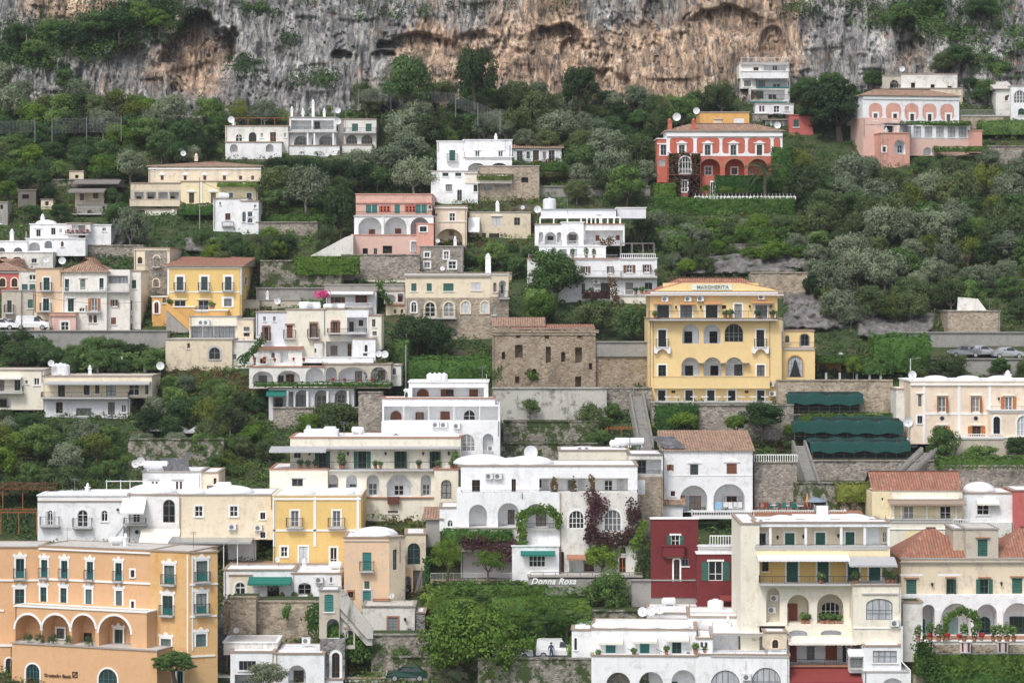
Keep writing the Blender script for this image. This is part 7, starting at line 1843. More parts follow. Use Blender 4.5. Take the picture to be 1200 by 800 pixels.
vine('creeper','ivy column hanging at the corner between the cream hotel and the arcaded villa','creeper',[(1078,752),(1086,770),(1092,795)],263.0,10,'leaf_vine',2.2)
vine('creeper','green creeper spilling beside the stair by the round citrus trees','creeper',[(500,655),(501,680)],float(T(500,700))-3,4,'leaf_hedge',2.2)
vine('creeper','dark plant hanging on the brown restaurant retaining wall','creeper',[(337,712),(335,722)],float(T(330,752))-1.2,5,'leaf_hedge',2.6)
vine('creeper','ivy growing down the wall corner between restaurant and stair tower','creeper',[(370,712),(368,728),(374,740)],float(T(372,752))-2.0,8,'leaf_hedge',2.4)
vine('creeper','green shrub trailing down the narrow stair beside the red house','creeper',[(742,640),(750,625),(755,612)],float(T(750,700))-3,5,'leaf_bright',2.2)
# trees one can tell apart
tree('pine',985,130,88,62,label='tall dark umbrella pine standing beside the pink villa')
tree('oak',478,94,50,64,Y=402,label='big dark tree at the cliff foot, western one of a pair');tree('oak',557,86,48,64,Y=402,label='round dark tree at the cliff foot, eastern one of a pair')
tree('oak',680,102,40,50,Y=402,label='compact dark green tree at the cliff foot above the olive belt')
tree('mid',650,326,68,58,label='large round leafy tree in front of the white stepped hotel');tree('bright',637,362,42,40,label='bright green tree below the large round tree by the stepped hotel')
tree('mid',696,372,46,44,label='round leafy tree under the purple hedge of the stepped hotel');tree('oak',742,382,42,44,label='dark bushy tree between stepped hotel and big yellow hotel')
tree('round',524,651,40,36,label='round clipped bright tree on the white hotel terrace',mat='leaf_bright',Y=283);tree('sparse',572,659,42,26,label='flat-topped light green tree on the white hotel terrace',mat='leaf_bright',Y=283)
tree('bright',706,652,46,36,label='open bright green tree on the terrace beside the name wall',Y=286);tree('oak',712,697,54,56,label='big dark round bush in front of the name wall',mat='leaf_mid',Y=281)
tree('olive',766,665,46,54,label='grey-green tree squeezed between white hotel and dark red house',Y=284,mat='leaf_scrub')
tree('broad',552,758,136,88,label='broad bright green tree over the bottom street',Y=268);tree('lime',506,704,28,44,label='slender lime green tree beside the stair of the peach house',Y=282)
tree('pine',205,776,52,24,label='dark trained tree with bare twisted trunk in front of the peach hotel',Y=262,mat='leaf_mid');tree('olive',312,791,44,26,label='grey-green tree at the bottom edge by the white arched house',Y=262)
tree('oak',320,649,17,15,label='small round bush on the roof terrace by the mustard house',Y=291)
tree('olive',153,268,40,46,label='brownish olive tree with leaning trunk below the cream manor');tree('mid',136,250,30,28,label='green tree between shabby brown house and cream manor')
tree('mid',1106,520,36,44,label='leafy tree in front of the orange-shuttered cream villa',Y=309);tree('mid',1150,534,40,26,label='wide green bush below the balustrade of the cream villa',Y=309);tree('oak',1196,524,34,26,label='dark bush at the east edge below the cream villa',Y=309)
tree('bright',622,440,24,20,label='small bright fig tree at the foot of the stone ruin');tree('sparse',621,477,26,18,label='small yellow-green tree trained on the pale ruin wall',mat='leaf_bright',Y=319)
tree('mid',693,492,34,40,label='green tree with thin stems beside the pale ruin wall');tree('bright',803,494,34,22,label='bright bush against the ivy wall under the yellow hotel',Y=314);tree('oak',893,488,50,34,label='dark leafy tree at the east end of the ivy wall',Y=314);tree('bright',862,496,28,20,label='small green tree on the wall under the yellow hotel',Y=313)
tree('mid',440,440,36,60,label='slender yellow-brown tree in front of the apartment arcades',mat='leaf_yellow',Y=326);tree('mid',395,492,60,44,label='bushy tree with pale tips under the apartment arcades',Y=318);tree('bright',364,497,34,26,label='bright green bush below the apartment arcades',Y=317)
tree('oak',487,392,50,48,label='dark tree below the curved cream hotel, nearest the cream apartment house');tree('oak',512,398,36,40,label='dark tree below the curved cream hotel, nearest the ruin')
tree('bright',1052,408,44,26,label='leafy tree crown on the ivy mass by the east road');tree('olive',1112,433,44,30,label='silvery shrub below the parked cars on the east road',mat='leaf_scrub')
tree('round',827,222,15,11,label='clipped yellow-green bush by the red villa door',mat='leaf_bright',Y=vY-2.5);tree('round',851,224,18,11,label='clipped ball bush beside the red villa door',mat='leaf_bright',Y=vY-2.5);tree('round',869,225,16,9,label='third clipped ball bush along the red villa terrace',mat='leaf_bright',Y=vY-2.5)
tree('bright',1000,428,18,22,label='slim light tree rising over the ochre garden house',Y=329);tree('sparse',453,282,26,14,label='bright flat-topped tree before the pink basement of the coral villa',mat='leaf_bright',Y=372);tree('olive',431,286,20,16,label='thin grey-green tree before the coral villa',Y=372)
tree('bright',404,292,28,18,label='small light tree west of the coral villa stair',Y=374);tree('mid',382,282,22,36,label='slender green tree near the vineyard terraces')
tree('oak',400,250,42,62,label='tall dark bush mass west of the coral villa');tree('bright',374,228,34,16,label='light green bush on the top vineyard terrace')
tree('oak',320,290,36,26,label='dark bush under the vineyard wall');tree('bright',1010,640-4,0.01+26,12,label='bright bush between yellow hotel gable and orange roof',Y=293)
tree('mid',800,196-10,.01+1,1,label='tiny sprig on the creeper tower of the red villa',Y=vY+6)if 0 else None
tree('bright',545,306,34,14,label='trimmed bush with green parasol by the stone cottage',mat='leaf_oak',Y=362);tree('bright',570,306,26,18,label='light green bush above the curved hotel roof',Y=360)
def palm(px,py,w,base,label,Y=None):
 Y=Y if Y is not None else float(T(px,base));r=w*K*Y/2;p=P(px,base,Y);H=P(px,py,Y).z-p.z
 root=thing('palm_tree',label,'palm tree',p);f=MB()
 for i in range(6):f.bar((0,0,H*i/6-.1),(.05,0,H*(i+1)/6),(.24 if i else .30,.20),0,8)
 f.obj('trunk','bark',root);f=MB();rng=random.Random(int(px))
 for k in range(38):
  t=k*2.4;up=rng.uniform(-.35,1.2);q=Vector((0,0,H));d=Vector((math.cos(t),math.sin(t),up)).normalized();side=Vector((-math.sin(t),math.cos(t),0));s_=r/5
  for j in range(6):
   q2=q+d*s_*1.1;d=(d+Vector((0,0,-.24))).normalized();wv=.34*r/3*(1-abs(j-2)/5)
   for m in range(3):
    a=q.lerp(q2,m/3);b=q.lerp(q2,(m+.45)/3)
    for sg in(-1,1):f.face([a,b,b+side*sg*wv*1.7+d*.2+Vector((0,0,-.14)),a+side*sg*wv*1.7+d*.25+Vector((0,0,-.14))])
   q=q2
 f.obj('crown','leaf_palm',root)
palm(896,199,42,232,'date palm on the hedge terrace of the red villa',Y=vY-3.2);palm(303,282,30,318,'palm tree at the corner of the mossy terrace wall');palm(28,408,40,432,'palm tree under the coast road in the west')
palm(268,525,26,538,'small palm with pale fronds above the peach house roof');palm(522,792,34,806,'small palm at the bottom edge under the broad bright tree',Y=264)
# trees filling the slope
def fill(poly,n,kinds,s0,s1,gap=.50,hr=.88):
 n=int(n*1.5)
 xs=[p[0]for p in poly];ys=[p[1]for p in poly];rng=random.Random(int(sum(xs)+sum(ys))+n);pts=[];tries=0
 while len(pts)<n and tries<n*60:
  tries+=1
  x,y=rng.uniform(min(xs),max(xs)),rng.uniform(min(ys),max(ys))
  if not inpoly(np.array([x]),np.array([y]),poly)[0]:continue
  k=rng.choice(kinds);w=rng.uniform(s0,s1)*(.85 if k=='oak' else 1);h=w*hr*rng.uniform(.85,1.15)
  if k=='shrub':w*=.8;h*=.5
  if k=='cypress':h=w*1.1;w*=.35
  if any((x-a)**2+((y-b)*1.25)**2<((w+c)*.5*gap)**2 for a,b,c in pts):continue
  if any(r[0]-w*.32<x<r[1]+w*.32 and y+h*.5>r[2]+3 and y-h*.42<r[3]for r in RECTS):continue
  if any(abs(x-r[1])<w*.6 and abs(y-r[2])<h*.6 for r in KEEP):continue
  pts.append((x,y,w));PL.append((y+h/2,k,x,y,w,h))
PL=[];KEEP=[(0,985,133),(0,478,92),(0,557,80),(0,896,205),(0,650,326)]
fill([(-30,85),(60,92),(150,118),(250,128),(300,130),(262,185),(150,200),(-30,205)],40,['oak','mid','oak','olive','mid','bright','sparse'],24,46)
fill([(300,132),(420,132),(470,140),(560,120),(620,110),(760,118),(860,116),(860,126),(770,150),(770,215),(665,225),(662,165),(500,160),(440,145),(330,140)],46,['olive','olive','olive','oak','mid','shrub'],26,50)
fill([(318,182),(505,172),(505,232),(400,236),(322,236)],16,['olive','olive','oak'],38,54)
fill([(928,96),(1010,96),(1030,84),(1130,70),(1200,62),(1230,96),(1170,100),(1150,132),(1130,100),(1034,100),(1000,130),(930,130)],14,['mid','oak','oak'],24,38)
fill([(930,190),(1010,192),(1150,180),(1230,182),(1230,300),(1180,300),(1060,372),(1000,384),(955,345),(940,300),(930,262)],54,['olive','olive','olive','mid','oak','sparse'],26,52)
fill([(1060,330),(1230,300),(1230,360),(1180,366),(1100,366)],10,['mid','shrub','olive'],24,36)
fill([(-30,190),(60,190),(84,210),(80,260),(40,262),(20,240),(-30,240)],8,['mid','oak','bright'],24,34)
fill([(120,200),(152,200),(150,255),(120,258)],4,['mid','oak'],22,30)
fill([(210,282),(300,264),(350,290),(300,312),(240,300)],9,['mid','bright','oak'],22,32)
fill([(-30,400),(120,408),(190,412),(190,434),(20,434)],9,['oak','mid','oak'],30,44)
fill([(-30,480),(50,486),(150,488),(178,440),(200,430),(285,440),(310,480),(320,560),(200,545),(150,552),(100,570),(-30,570)],44,['mid','mid','bright','oak','shrub','olive','sparse'],22,48)
fill([(765,262),(930,262),(940,300),(800,320),(768,330)],20,['mid','shrub','bright','olive','shrub'],20,34)
fill([(575,240),(640,225),(640,290),(600,330),(560,290)],6,['mid','oak'],24,32)
fill([(728,246),(770,236),(768,286),(735,284)],5,['mid','oak','cypress'],22,30)
fill([(590,455),(764,480),(764,520),(590,520)],7,['shrub','mid'],16,26)
fill([(764,500),(950,500),(946,545),(890,540),(884,512),(764,512)],6,['shrub','bright'],18,28)
fill([(500,700),(690,700),(690,790),(440,790),(440,760)],10,['shrub','mid','bright'],24,40)
fill([(1090,425),(1230,425),(1230,446),(1070,446)],6,['shrub','mid'],20,30)
fill([(1105,560),(1230,545),(1230,572),(1140,572)],4,['shrub'],18,26)
fill([(255,700),(300,712),(380,730),(380,764),(262,764)],6,['shrub'],16,24)
fill([(425,106),(620,104),(740,112),(740,124),(425,126)],12,['mid','oak','olive'],24,36)
for x,y,w_,k in((20,40,30,'oak'),(62,36,34,'mid'),(85,42,38,'oak'),(112,30,34,'oak'),(140,26,40,'oak'),(165,16,32,'mid'),(186,24,30,'bright'),(40,56,28,'mid'),(1055,16,30,'mid'),(1060,28,26,'oak'),(1092,6,34,'mid'),(1150,12,36,'oak'),(1125,66,34,'oak'),(1105,74,30,'mid')):
 tree(k,x,y,w_,w_*.8,Y=float(cliffY(x,y+8))-2.0,near='on a ledge of the cliff above '+('the west slope' if x<600 else 'the pink villa'))
_r=random.Random(3)
for i in range(26):
 x,y=_r.uniform(512,690),_r.uniform(700,756)
 if y<712 and x>600:y+=14
 if x>618 and y>730:y-=28
 tree(_r.choice(['shrub','mid','bright','shrub']),x,y,_r.uniform(16,30),_r.uniform(10,17),Y=266.0+(758-y)*.13,mat=_r.choice(['leaf_vine','leaf_hedge','leaf_bright','leaf_mid']),word='rounded bush',near='on the ivy bank above the bottom street')
for x0,x1,y0,y1,t_ in((855,942,287,293,'low rubble terrace wall on the slope above the big yellow hotel'),(985,1075,352,359,'short terrace wall buried in the olive grove'),(20,86,211,217,'low terrace wall above the shabby brown house'),(332,402,222,227,'low wall along the topmost vineyard terrace'),(196,290,486,493,'terrace wall among the garden trees east of the beige terrace house'),(940,1040,232,238,'thin dry wall crossing the olive grove below the big pine'),(560,640,158,163,'low wall on the slope above the pale-tiled white house')):
 Wl(x0,x1,y0,y1,t_,mat='stone_green',D=1.5)
for b_,k,x,y,w_,h_ in sorted(PL):tree(k,x,y,w_,h_)
SCRUB_HOLES+=[[(-60,384),(196,384),(196,404),(-60,404)],[(1056,386),(1240,386),(1240,424),(1082,424)],[(700,398),(762,398),(762,454),(700,454)],[(560,776),(700,756),(760,756),(760,800),(560,800)],[(577,390),(698,390),(698,494),(577,494)],[(884,540),(934,540),(1000,606),(884,606)],[(505,640),(615,640),(615,690),(505,690)],[(745,640),(826,640),(826,700),(745,716)],[(402,700),(500,700),(500,760),(402,760)],[(912,446),(1062,446),(1098,566),(950,566)],[(260,706),(395,706),(395,748),(260,748)]]
build_scrub()
# vehicles
@cached
def wheel_mesh():
 f=MB();n=14;prof=[(.22,-.10),(.31,-.09),(.33,-.05),(.33,.05),(.31,.09),(.22,.10)];i=len(f.v)
 for r,y in prof:
  for k in range(n):t=2*math.pi*k/n;f.v.append((r*math.cos(t),y,r*math.sin(t)))
 for j in range(5):
  for k in range(n):f.f.append((i+j*n+k,i+j*n+(k+1)%n,i+(j+1)*n+(k+1)%n,i+(j+1)*n+k));f.m.append(0)
 f.f.append(tuple(i+k for k in range(n)));f.m.append(1);f.f.append(tuple(i+5*n+k for k in range(n)));f.m.append(1)
 return f.mesh('wheel',['tyre','car_silver'])
CARP=dict(van=([(0,.35),(0,.95),(.12,1.75),(.35,1.85),(2.6,1.85),(3.35,1.15),(4.2,.98),(4.3,.75),(4.3,.35)],[(2.35,1.15,3.15,1.68)],1.75),car=([(0,.35),(.02,.85),(.45,.98),(.95,1.42),(2.2,1.46),(3.0,1.0),(3.95,.85),(4.05,.6),(4.05,.35)],[(.75,1.0,1.55,1.34),(1.62,1.0,2.7,1.36)],1.65))
def car(kind,paint,px,py,label,Y,flip=False,group=None,rz=0.0):
 prof,wins,wd=CARP[kind];L=prof[-1][0];p=P(px,py,Y)
 root=thing('parked_'+kind,label,kind,p,group,rz+(math.pi if flip else 0));q=[(x-L/2,z)for x,z in prof]
 f=MB();i=len(f.v);n=len(q)
 for y,s_ in((-wd/2,.0),(wd/2,0)):f.v+=[(x,y*(1 if z<1.0 else .86),z)for x,z in q]
 f.f.append(tuple(range(n)));f.m.append(0);f.f.append(tuple(range(2*n-1,n-1,-1)));f.m.append(0)
 for k in range(n):f.f.append((k,(k+1)%n,n+(k+1)%n,n+k));f.m.append(0)
 f.obj('body',paint,root)
 for a,b,c,d in wins:
  for sg in(-1,1):
   f=MB();y0=sg*wd/2*.95;y1=sg*wd/2*.86;sl=(c-a)*.18
   f.face([(a-L/2,y0*1.01,b),(c-L/2,y0*1.01,b),(c-sl*1.5-L/2,y1*1.03,d),(a+sl*.6-L/2,y1*1.03,d)]);f.obj('side_window','car_glass',root)
 a,b=q[4],q[5];f=MB();f.face([(a[0]+.05,-wd*.4,a[1]+.0),(a[0]+.05,wd*.4,a[1]),(b[0]+.03,wd*.43,b[1]+.04),(b[0]+.03,-wd*.43,b[1]+.04)]);f.obj('windscreen','car_glass',root)
 for x in(.75,L-.85):
  for sg in(-1,1):link('wheel',wheel_mesh(),root,(x-L/2,sg*(wd/2-.06),.33))
 for sg in(-1,1):
  f=MB();f.box(L/2-.06,L/2+.012,sg*wd*.4-.14,sg*wd*.4+.14,.62,.78);f.obj('headlight','lamp_clear',root)
  f=MB();f.box(-L/2-.012,-L/2+.03,sg*wd*.42-.09,sg*wd*.42+.09,.75,1.0);f.obj('tail_light','lamp_red',root)
YR=float(T(60,404))-1
car('van','car_white',39,386.5,'white van parked before the peach townhouse on the west coast road',YR+1.6);car('car','car_white',2,386.5,'white car at the west end of the coast road',YR+1.6);car('car','car_silver',13,387,'small silver car just behind the white van on the west coast road',YR+3.8)
YE=float(T(1130,436))-1
car('car','car_grey',1130,418.5,'dark grey car parked on the east road',YE+1.5,True);car('car','car_silver',1182,420,'pale silver hatchback parked on the east road',YE+1.2);car('car','car_silver',1152,418,'silver car half hidden behind the dark grey one on the east road',YE+4)
Wl(560,760,772,800,'kerb-edged terrace carrying the bottom street',mat='stone_green',top='tarmac',D=14,Y=264.5)
car('van','car_white',653,770,'white delivery van parked on the bottom street',267.5);car('car','car_white',601,772,'white car half hidden by the broad bright tree',267.5);car('car','car_green',477,797,'dark green car at the bottom edge beside the flat-roofed hut',263,True)
# a person on the street (one skinned figure)
def person(px,py,Y,label,shirt):
 V=[((0,0,.95),.13),((0,0,1.15),.13),((0,0,1.40),.15),((0,0,1.52),.06),((0,-.02,1.66),.105),((-.10,0,.88),.10),((-.12,-.14,.48),.065),((-.12,-.05,.08),.05),((-.12,-.2,.04),.045),((.10,0,.88),.10),((.12,.12,.48),.065),((.12,.22,.10),.05),((.12,.10,.04),.045),((-.20,0,1.40),.06),((-.27,.05,1.14),.045),((-.26,-.10,.92),.035),((.20,0,1.40),.06),((.27,-.03,1.14),.045),((.26,-.18,.95),.035)]
 E=[(0,1),(1,2),(2,3),(3,4),(0,5),(5,6),(6,7),(7,8),(0,9),(9,10),(10,11),(11,12),(2,13),(13,14),(14,15),(2,16),(16,17),(17,18)]
 me=bpy.data.meshes.new('person');me.from_pydata([v for v,_ in V],E,[]);o=link('person',me,None,P(px,py,Y))
 m_=o.modifiers.new('skin','SKIN');sv=me.skin_vertices[0].data if me.skin_vertices else None
 if sv is None:
  bpy.context.view_layer.objects.active=o;import bmesh;bm=bmesh.new();bm.from_mesh(me);bm.verts.layers.skin.verify();bm.to_mesh(me);bm.free();sv=me.skin_vertices[0].data
 for i,(_,r)in enumerate(V):sv[i].radius=(r,r)
 sv[0].use_root=True;o.modifiers.new('sub','SUBSURF').levels=1
 me.materials.append(MATS[shirt]);me.materials.append(MATS['skin'])
 me2=bpy.data.meshes.new_from_object(o.evaluated_get(bpy.context.evaluated_depsgraph_get()));o.modifiers.clear();o.data=me2
 for p_ in me2.polygons:p_.material_index=1 if p_.center.z>1.53 or(p_.center.z<1.0 and abs(p_.center.x)>.21)else 0
 f=MB();f.lathe([(.09,1.62),(.115,1.68),(.10,1.76),(.03,1.80)],(0,.01,0),10);f.obj('hair','black',o)
 tag(o,label,'person')
person(646,773,266.0,'person in dark clothes walking past the white delivery van','shirt_blue');person(667,773,266.4,'person in a green work vest standing at the front of the white van','leaf_lime')
# green net terraces
def net_shed(x0,x1,yt,yd,yb,dep,label,Y):
 root=thing('net_pergola',label,'pergola',P(x0,yb,Y));w_=P(x1,yb,Y).x-P(x0,yb,Y).x;H=P(x0,yt,Y).z-P(x0,yb,Y).z;h1=P(x0,yd,Y).z-P(x0,yb,Y).z
 nx,ny=max(8,int(w_/.5)),10;xs=np.linspace(-.3,w_+.3,nx);ts=np.linspace(0,1,ny);X,Tt=np.meshgrid(xs,ts)
 sag=.35*fbm(X*.35+x0,Tt*2,3,5)+.12*np.sin(X*2*math.pi/2.6)
 Z=np.where(Tt<.35,h1+(H-.35-h1)*Tt/.35,H-.35+.3*(Tt-.35)/.65)+sag-.15;Yy=np.where(Tt<.35,-.7*(1-Tt/.35)-.2,(Tt-.35)/.65*dep)-.2
 me=nmesh('net_canopy',np.stack([X,Yy,Z],-1).reshape(-1,3),grid_faces(nx,ny),'netgreen',smooth=True);link('canopy',me,root)
 f=MB()
 for sx in(0,w_):f.face([(sx,-.3,h1),(sx,dep,h1),(sx,dep,H-.1),(sx,-.3,H-.4)])
 f.face([(0,.8,0),(w_,.8,0),(w_,.8,H),(0,.8,H)]);f.obj('back_netting','darkgreen',root)
 n=max(3,int(w_/1.15))
 for i in range(n+1):
  f=MB();f.bar((w_*i/n,0,0),(w_*i/n,0,H-.3),.055);o=f.obj('post','timber_grey',root)
 f=MB()
 for z in(.45,.95):f.bar((0,-.05,z),(w_,-.05,z),.04)
 f.bar((0,0,h1),(w_,0,h1),.05);f.obj('rail','timber_grey',root)
plain('netgreen',(.004,.045,.038),.95,0,.5)
net_shed(924,1008,459,473,486,5,'uppermost dark green net canopy on timber posts over a citrus terrace',float(T(970,488))-1.5)
net_shed(931,1055,490,507,515,5,'middle dark green net canopy on timber posts',float(T(970,516))-1.5)
net_shed(952,1063,515,529,541,5,'lowest dark green net canopy, nearest the orange tiled roof',float(T(970,541))-1.5)
def pergola(x0,x1,yt,yb,dep,label,mat='timber_grey',Y=None,name='pergola',beams=True):
 Y=Y if Y is not None else float(T((x0+x1)/2,yb))-.8
 root=thing(name,label,'pergola',P(x0,yb,Y));w_=P(x1,yb,Y).x-P(x0,yb,Y).x;H=P(x0,yt,Y).z-P(x0,yb,Y).z;n=max(2,int(w_/1.8))
 for i in range(n+1):
  for yy in(0,dep):f=MB();f.bar((w_*i/n,yy,0),(w_*i/n,yy,H),.06);f.obj('post',mat,root)
 f=MB()
 for yy in(0,dep):f.bar((-.3,yy,H),(w_+.3,yy,H),.07)
 k=int(w_/.45)
 for i in range(k+1):f.bar((w_*i/k,-.4,H+.1),(w_*i/k,dep+.4,H+.1),.035)
 f.obj('beams',mat,root);return root
pergola(-20,50,573,600,4,'upper tier of the rusty brown timber pergola at the west edge','timber_red');pergola(-20,64,600,626,4,'lower tier of the rusty brown timber pergola at the west edge','timber_red',Y=float(T(20,628))-1)
LB('vines','dead brown vines on the rusty timber pergola at the west edge','vines',-20,66,568,574,float(T(20,600))-.8,4,'leaf_brown',bulge=.3)
pergola(1168,1230,290,312,4,'upper grey timber pergola in the olive grove at the east edge');pergola(1172,1230,328,342,4,'lower grey timber pergola in the olive grove at the east edge')
pergola(600,632,500,518,3,'small timber vine trellis below the pale ruin wall');pergola(372,432,497,512,3,'grey timber rail pergola below the apartment arcades');pergola(712,745,502,519,3,'rusty roofed lean-to on the terrace beside the steep lane','timber_red')
def canvas(x0,x1,yt,yb,label,mat='awning_grey',peaks=1):
 Y=float(T((x0+x1)/2,yb))-1;root=thing('canvas_canopy',label,'canopy',P(x0,yb,Y));w_=P(x1,yb,Y).x-P(x0,yb,Y).x;H=P(x0,yt,Y).z-P(x0,yb,Y).z
 for k in range(peaks):
  a,b=w_*k/peaks,w_*(k+1)/peaks;m_=(a+b)/2;f=MB()
  for(p1,p2)in(((a,0),(b,0)),((b,0),(b,3)),((b,3),(a,3)),((a,3),(a,0))):f.face([(p1[0],p1[1],H*.62),(p2[0],p2[1],H*.62),(m_+.1,1.6,H*1.0),(m_-.1,1.5,H*1.0)]);f.face([(p1[0],p1[1],H*.62),(p2[0],p2[1],H*.62),(p2[0],p2[1],H*.5),(p1[0],p1[1],H*.5)])
  f.obj('canopy',mat,root);f=MB();f.bar((m_,1.5,0),(m_,1.5,H),.04);f.obj('pole','timber',root)
canvas(169,196,496,514,'peaked grey canvas parasol on the overgrown garden terrace');canvas(198,260,499,516,'long pale grey canvas awning beside the peaked garden parasol',peaks=3)
def net_fence(pts,hpx,label,n):
 (xa,ya),(xb,yb)=pts;Y=float(T((xa+xb)/2,max(ya,yb)))-9;a=P(xa,ya,Y);b=P(xb,yb,Y);root=thing('net_fence',label,'fence',a);H=hpx*K*Y;d=b-a
 for i in range(n+1):f=MB();q=d*(i/n);f.bar(q-Vector((0,0,1.5)),q+Vector((0,0,H)),.07);f.obj('post','iron_grey',root)
 f=MB()
 for k in range(12):z=H*(k+.5)/12;[f.bar(d*(i/n)+Vector((0,0,z)),d*((i+1)/n)+Vector((0,0,z-(.25 if k==11 else 0))),.015)for i in range(n)]
 m2=int(d.length/.5)
 for i in range(m2):q=d*(i/m2);f.bar(q,q+Vector((0,0,H*.95)),.012)
 f.obj('netting','iron_grey',root)
net_fence([(61,157),(142,154)],19,'grey rockfall net fence on the west slope, eastern stretch',2);net_fence([(-10,158),(41,155)],16,'grey rockfall net fence on the west slope, cut by the picture edge',1)
net_fence([(420,118),(534,122)],14,'upper rockfall net fence between the two dark trees',3);net_fence([(534,126),(586,146)],16,'short rockfall net fence descending through the olives',2)
def pole(px,y0,y1,label,Y=None,arm=0,mat='timber',r=.09,cat='pole',nm='utility_pole'):
 Y=Y if Y is not None else float(T(px,y1))-1;root=thing(nm,label,cat,P(px,y1,Y));H=P(px,y0,Y).z-P(px,y1,Y).z;f=MB();f.bar((0,0,0),(0,0,H),(r,r*.6),0,6);f.obj('pole',mat,root)
 if arm:
  f=MB();f.bar((0,0,H-.1),(arm,0,H+.1),.04);f.box(arm-.25,arm+.25,-.1,.1,H+.0,H+.14);f.obj('lamp_arm','iron_grey',root)
pole(475.5,404,455,'tall grey mast with guy wires behind the apartment house',r=.12,mat='steel');pole(31,40,60,'lone pale pole high on the west slope under the cliff',Y=411)
pole(25,340,386,'thin street lamp with a long arm before the peach townhouse',Y=YR+.6,arm=1.6,mat='iron_grey',cat='street lamp',nm='street_lamp',r=.06);pole(234,208,272,'wooden pole beside the dark terrace of the cream manor');pole(80.5,550,576,'short wooden pole by the overgrown garden',r=.1)
pole(742.5,452,500,'leaning wooden pole beside the steep stair lane');pole(1067,420,452,'white lamp post beside the dark ivy mass',arm=1.0,mat='rail_white',cat='street lamp',nm='street_lamp');pole(167,305-62,262,'thin pole in front of the arched lower wing',r=.05)if 0 else None
for i,x in enumerate((87,115,143,170)):pole(x,418,436,['first','second','third','fourth'][i]+' pale stone pillar from the west above the long beige terrace house',r=.22,mat='trim_grey',cat='pillar',nm='pillar')
def lane(a,b,wd,label,mat='concrete',dY=-.8):
 (xa,ya),(xb,yb)=a,b;n=max(8,int(abs(yb-ya)/1.6));A=G(xa,ya);root=thing('stepped_lane',label,'stairs',A);f=MB()
 for i in range(n):
  q=P(lerp(xa,xb,i/n),lerp(ya,yb,i/n),float(T(xa,lerp(ya,yb,i/n)))+dY)-A;f.box(q.x-wd/2,q.x+wd/2,q.y-.45,q.y+.9,q.z-1.6,q.z+.1)
 f.obj('steps',mat,root)
 for sg in(-1,1):
  f=MB()
  for i in range(n):q=P(lerp(xa,xb,i/n),lerp(ya,yb,i/n),float(T(xa,lerp(ya,yb,i/n)))+dY)-A;f.box(q.x+sg*wd/2-.1,q.x+sg*wd/2+.1,q.y-.45,q.y+.9,q.z-1.6,q.z+.75)
  f.obj('parapet',mat,root)
lane((757,524),(745,462),1.6,'steep stair lane climbing beside the big yellow hotel',dY=-3.5);lane((962,600),(936,522),1.4,'stair lane rising between the railing wall and the net canopies',dY=-4);lane((1058,560),(1090,530),1.6,'grey stairs climbing below the cream villa with orange shutters',dY=-5)
lane((408,300),(366,300-3),2.0,'pale ramp running up beside the coral villa',dY=-3)if 0 else None
f=MB();Y_=float(T(390,302))-3;A=P(362,301,Y_);f.prism([(0,0),(6,0),(6,3.0),(5,2.7),(.5,.3)],0,3);tag(f.obj('garden_ramp','white_worn',None,A),'pale sloping ramp wall beside the coral villa','ramp')
f=MB();root=thing('white_railing','white baluster railing on top of the tall grey stone wall','railing',P(884,542,float(T(909,604))-.3));link('railing',railing_mesh([(0,0),((934-884)*K*root.location.y,0)],.95,'baluster'),root)
root=thing('guard_rail','grey steel guard rail along the parapet behind the white stepped hotel','guard rail',P(668,219.5,float(T(697,229))-.3));link('railing',railing_mesh([(0,0),(90*K*root.location.y,0)],1.1,'grey'),root)
root=thing('terrace_railing','grey slatted railing in front of the two round terrace trees','railing',P(505,680,float(T(570,700))-.3));link('railing',railing_mesh([(0,0),(100*K*root.location.y,0)],.8,'white'),root)
root=thing('road_fence','thin wire fence on the wall by the white domed house','fence',P(1150,560,float(T(1195,575))-.3));link('railing',railing_mesh([(0,0),(90*K*root.location.y,0)],1.0,'grey'),root)
# furniture and pots, copied with their parts
def copy_thing(src,loc,label,group=None,rz=0.0,s=1.0):
 c=src.copy();COL.objects.link(c);c.location=loc;c.rotation_euler[2]=rz;c.scale=(s,s,s);c['label']=label
 if group:c['group']=group
 for ch in src.children:d=ch.copy();COL.objects.link(d);d.parent=c
 return c
def make_pot(leaf,h,r):
 root=thing('potted_plant','x','potted plant',(0,-400,0));f=MB();f.lathe([(.15,0),(.22,.34),(.25,.36),(.2,.33)],(0,0,0),10);f.obj('pot','terracotta',root)
 q=RNG.normal(0,1,(150,3));q/=np.linalg.norm(q,axis=1)[:,None];pts=q*RNG.uniform(.5,1,(150,1))*[r,r,h/2]+[0,0,.36+h*.42];co,fq=leaf_quads(pts,q,.2);link('foliage',nmesh('foliage',co,fq,leaf),root)
 return root
def make_chair(mat):
 root=thing('cafe_chair','x','chair',(0,-400,0));f=MB();f.box(-.22,.22,-.22,.22,.42,.46);f.obj('seat',mat,root);f=MB();f.box(-.22,.22,.18,.22,.46,.9);f.obj('backrest',mat,root)
 for sx in(-.19,.19):
  for sy in(-.19,.19):f=MB();f.bar((sx,sy,0),(sx,sy,.43),.02);f.obj('leg','iron',root)
 return root
def make_table():
 root=thing('cafe_table','x','table',(0,-400,0));f=MB();f.lathe([(.42,.70),(.42,.74)],(0,0,0),12);f.obj('tabletop','trim_white',root);f=MB();f.bar((0,0,0),(0,0,.7),.04);f.lathe([(.25,0),(.2,.03)],(0,0,0),10);f.obj('pedestal','iron',root);return root
used={}
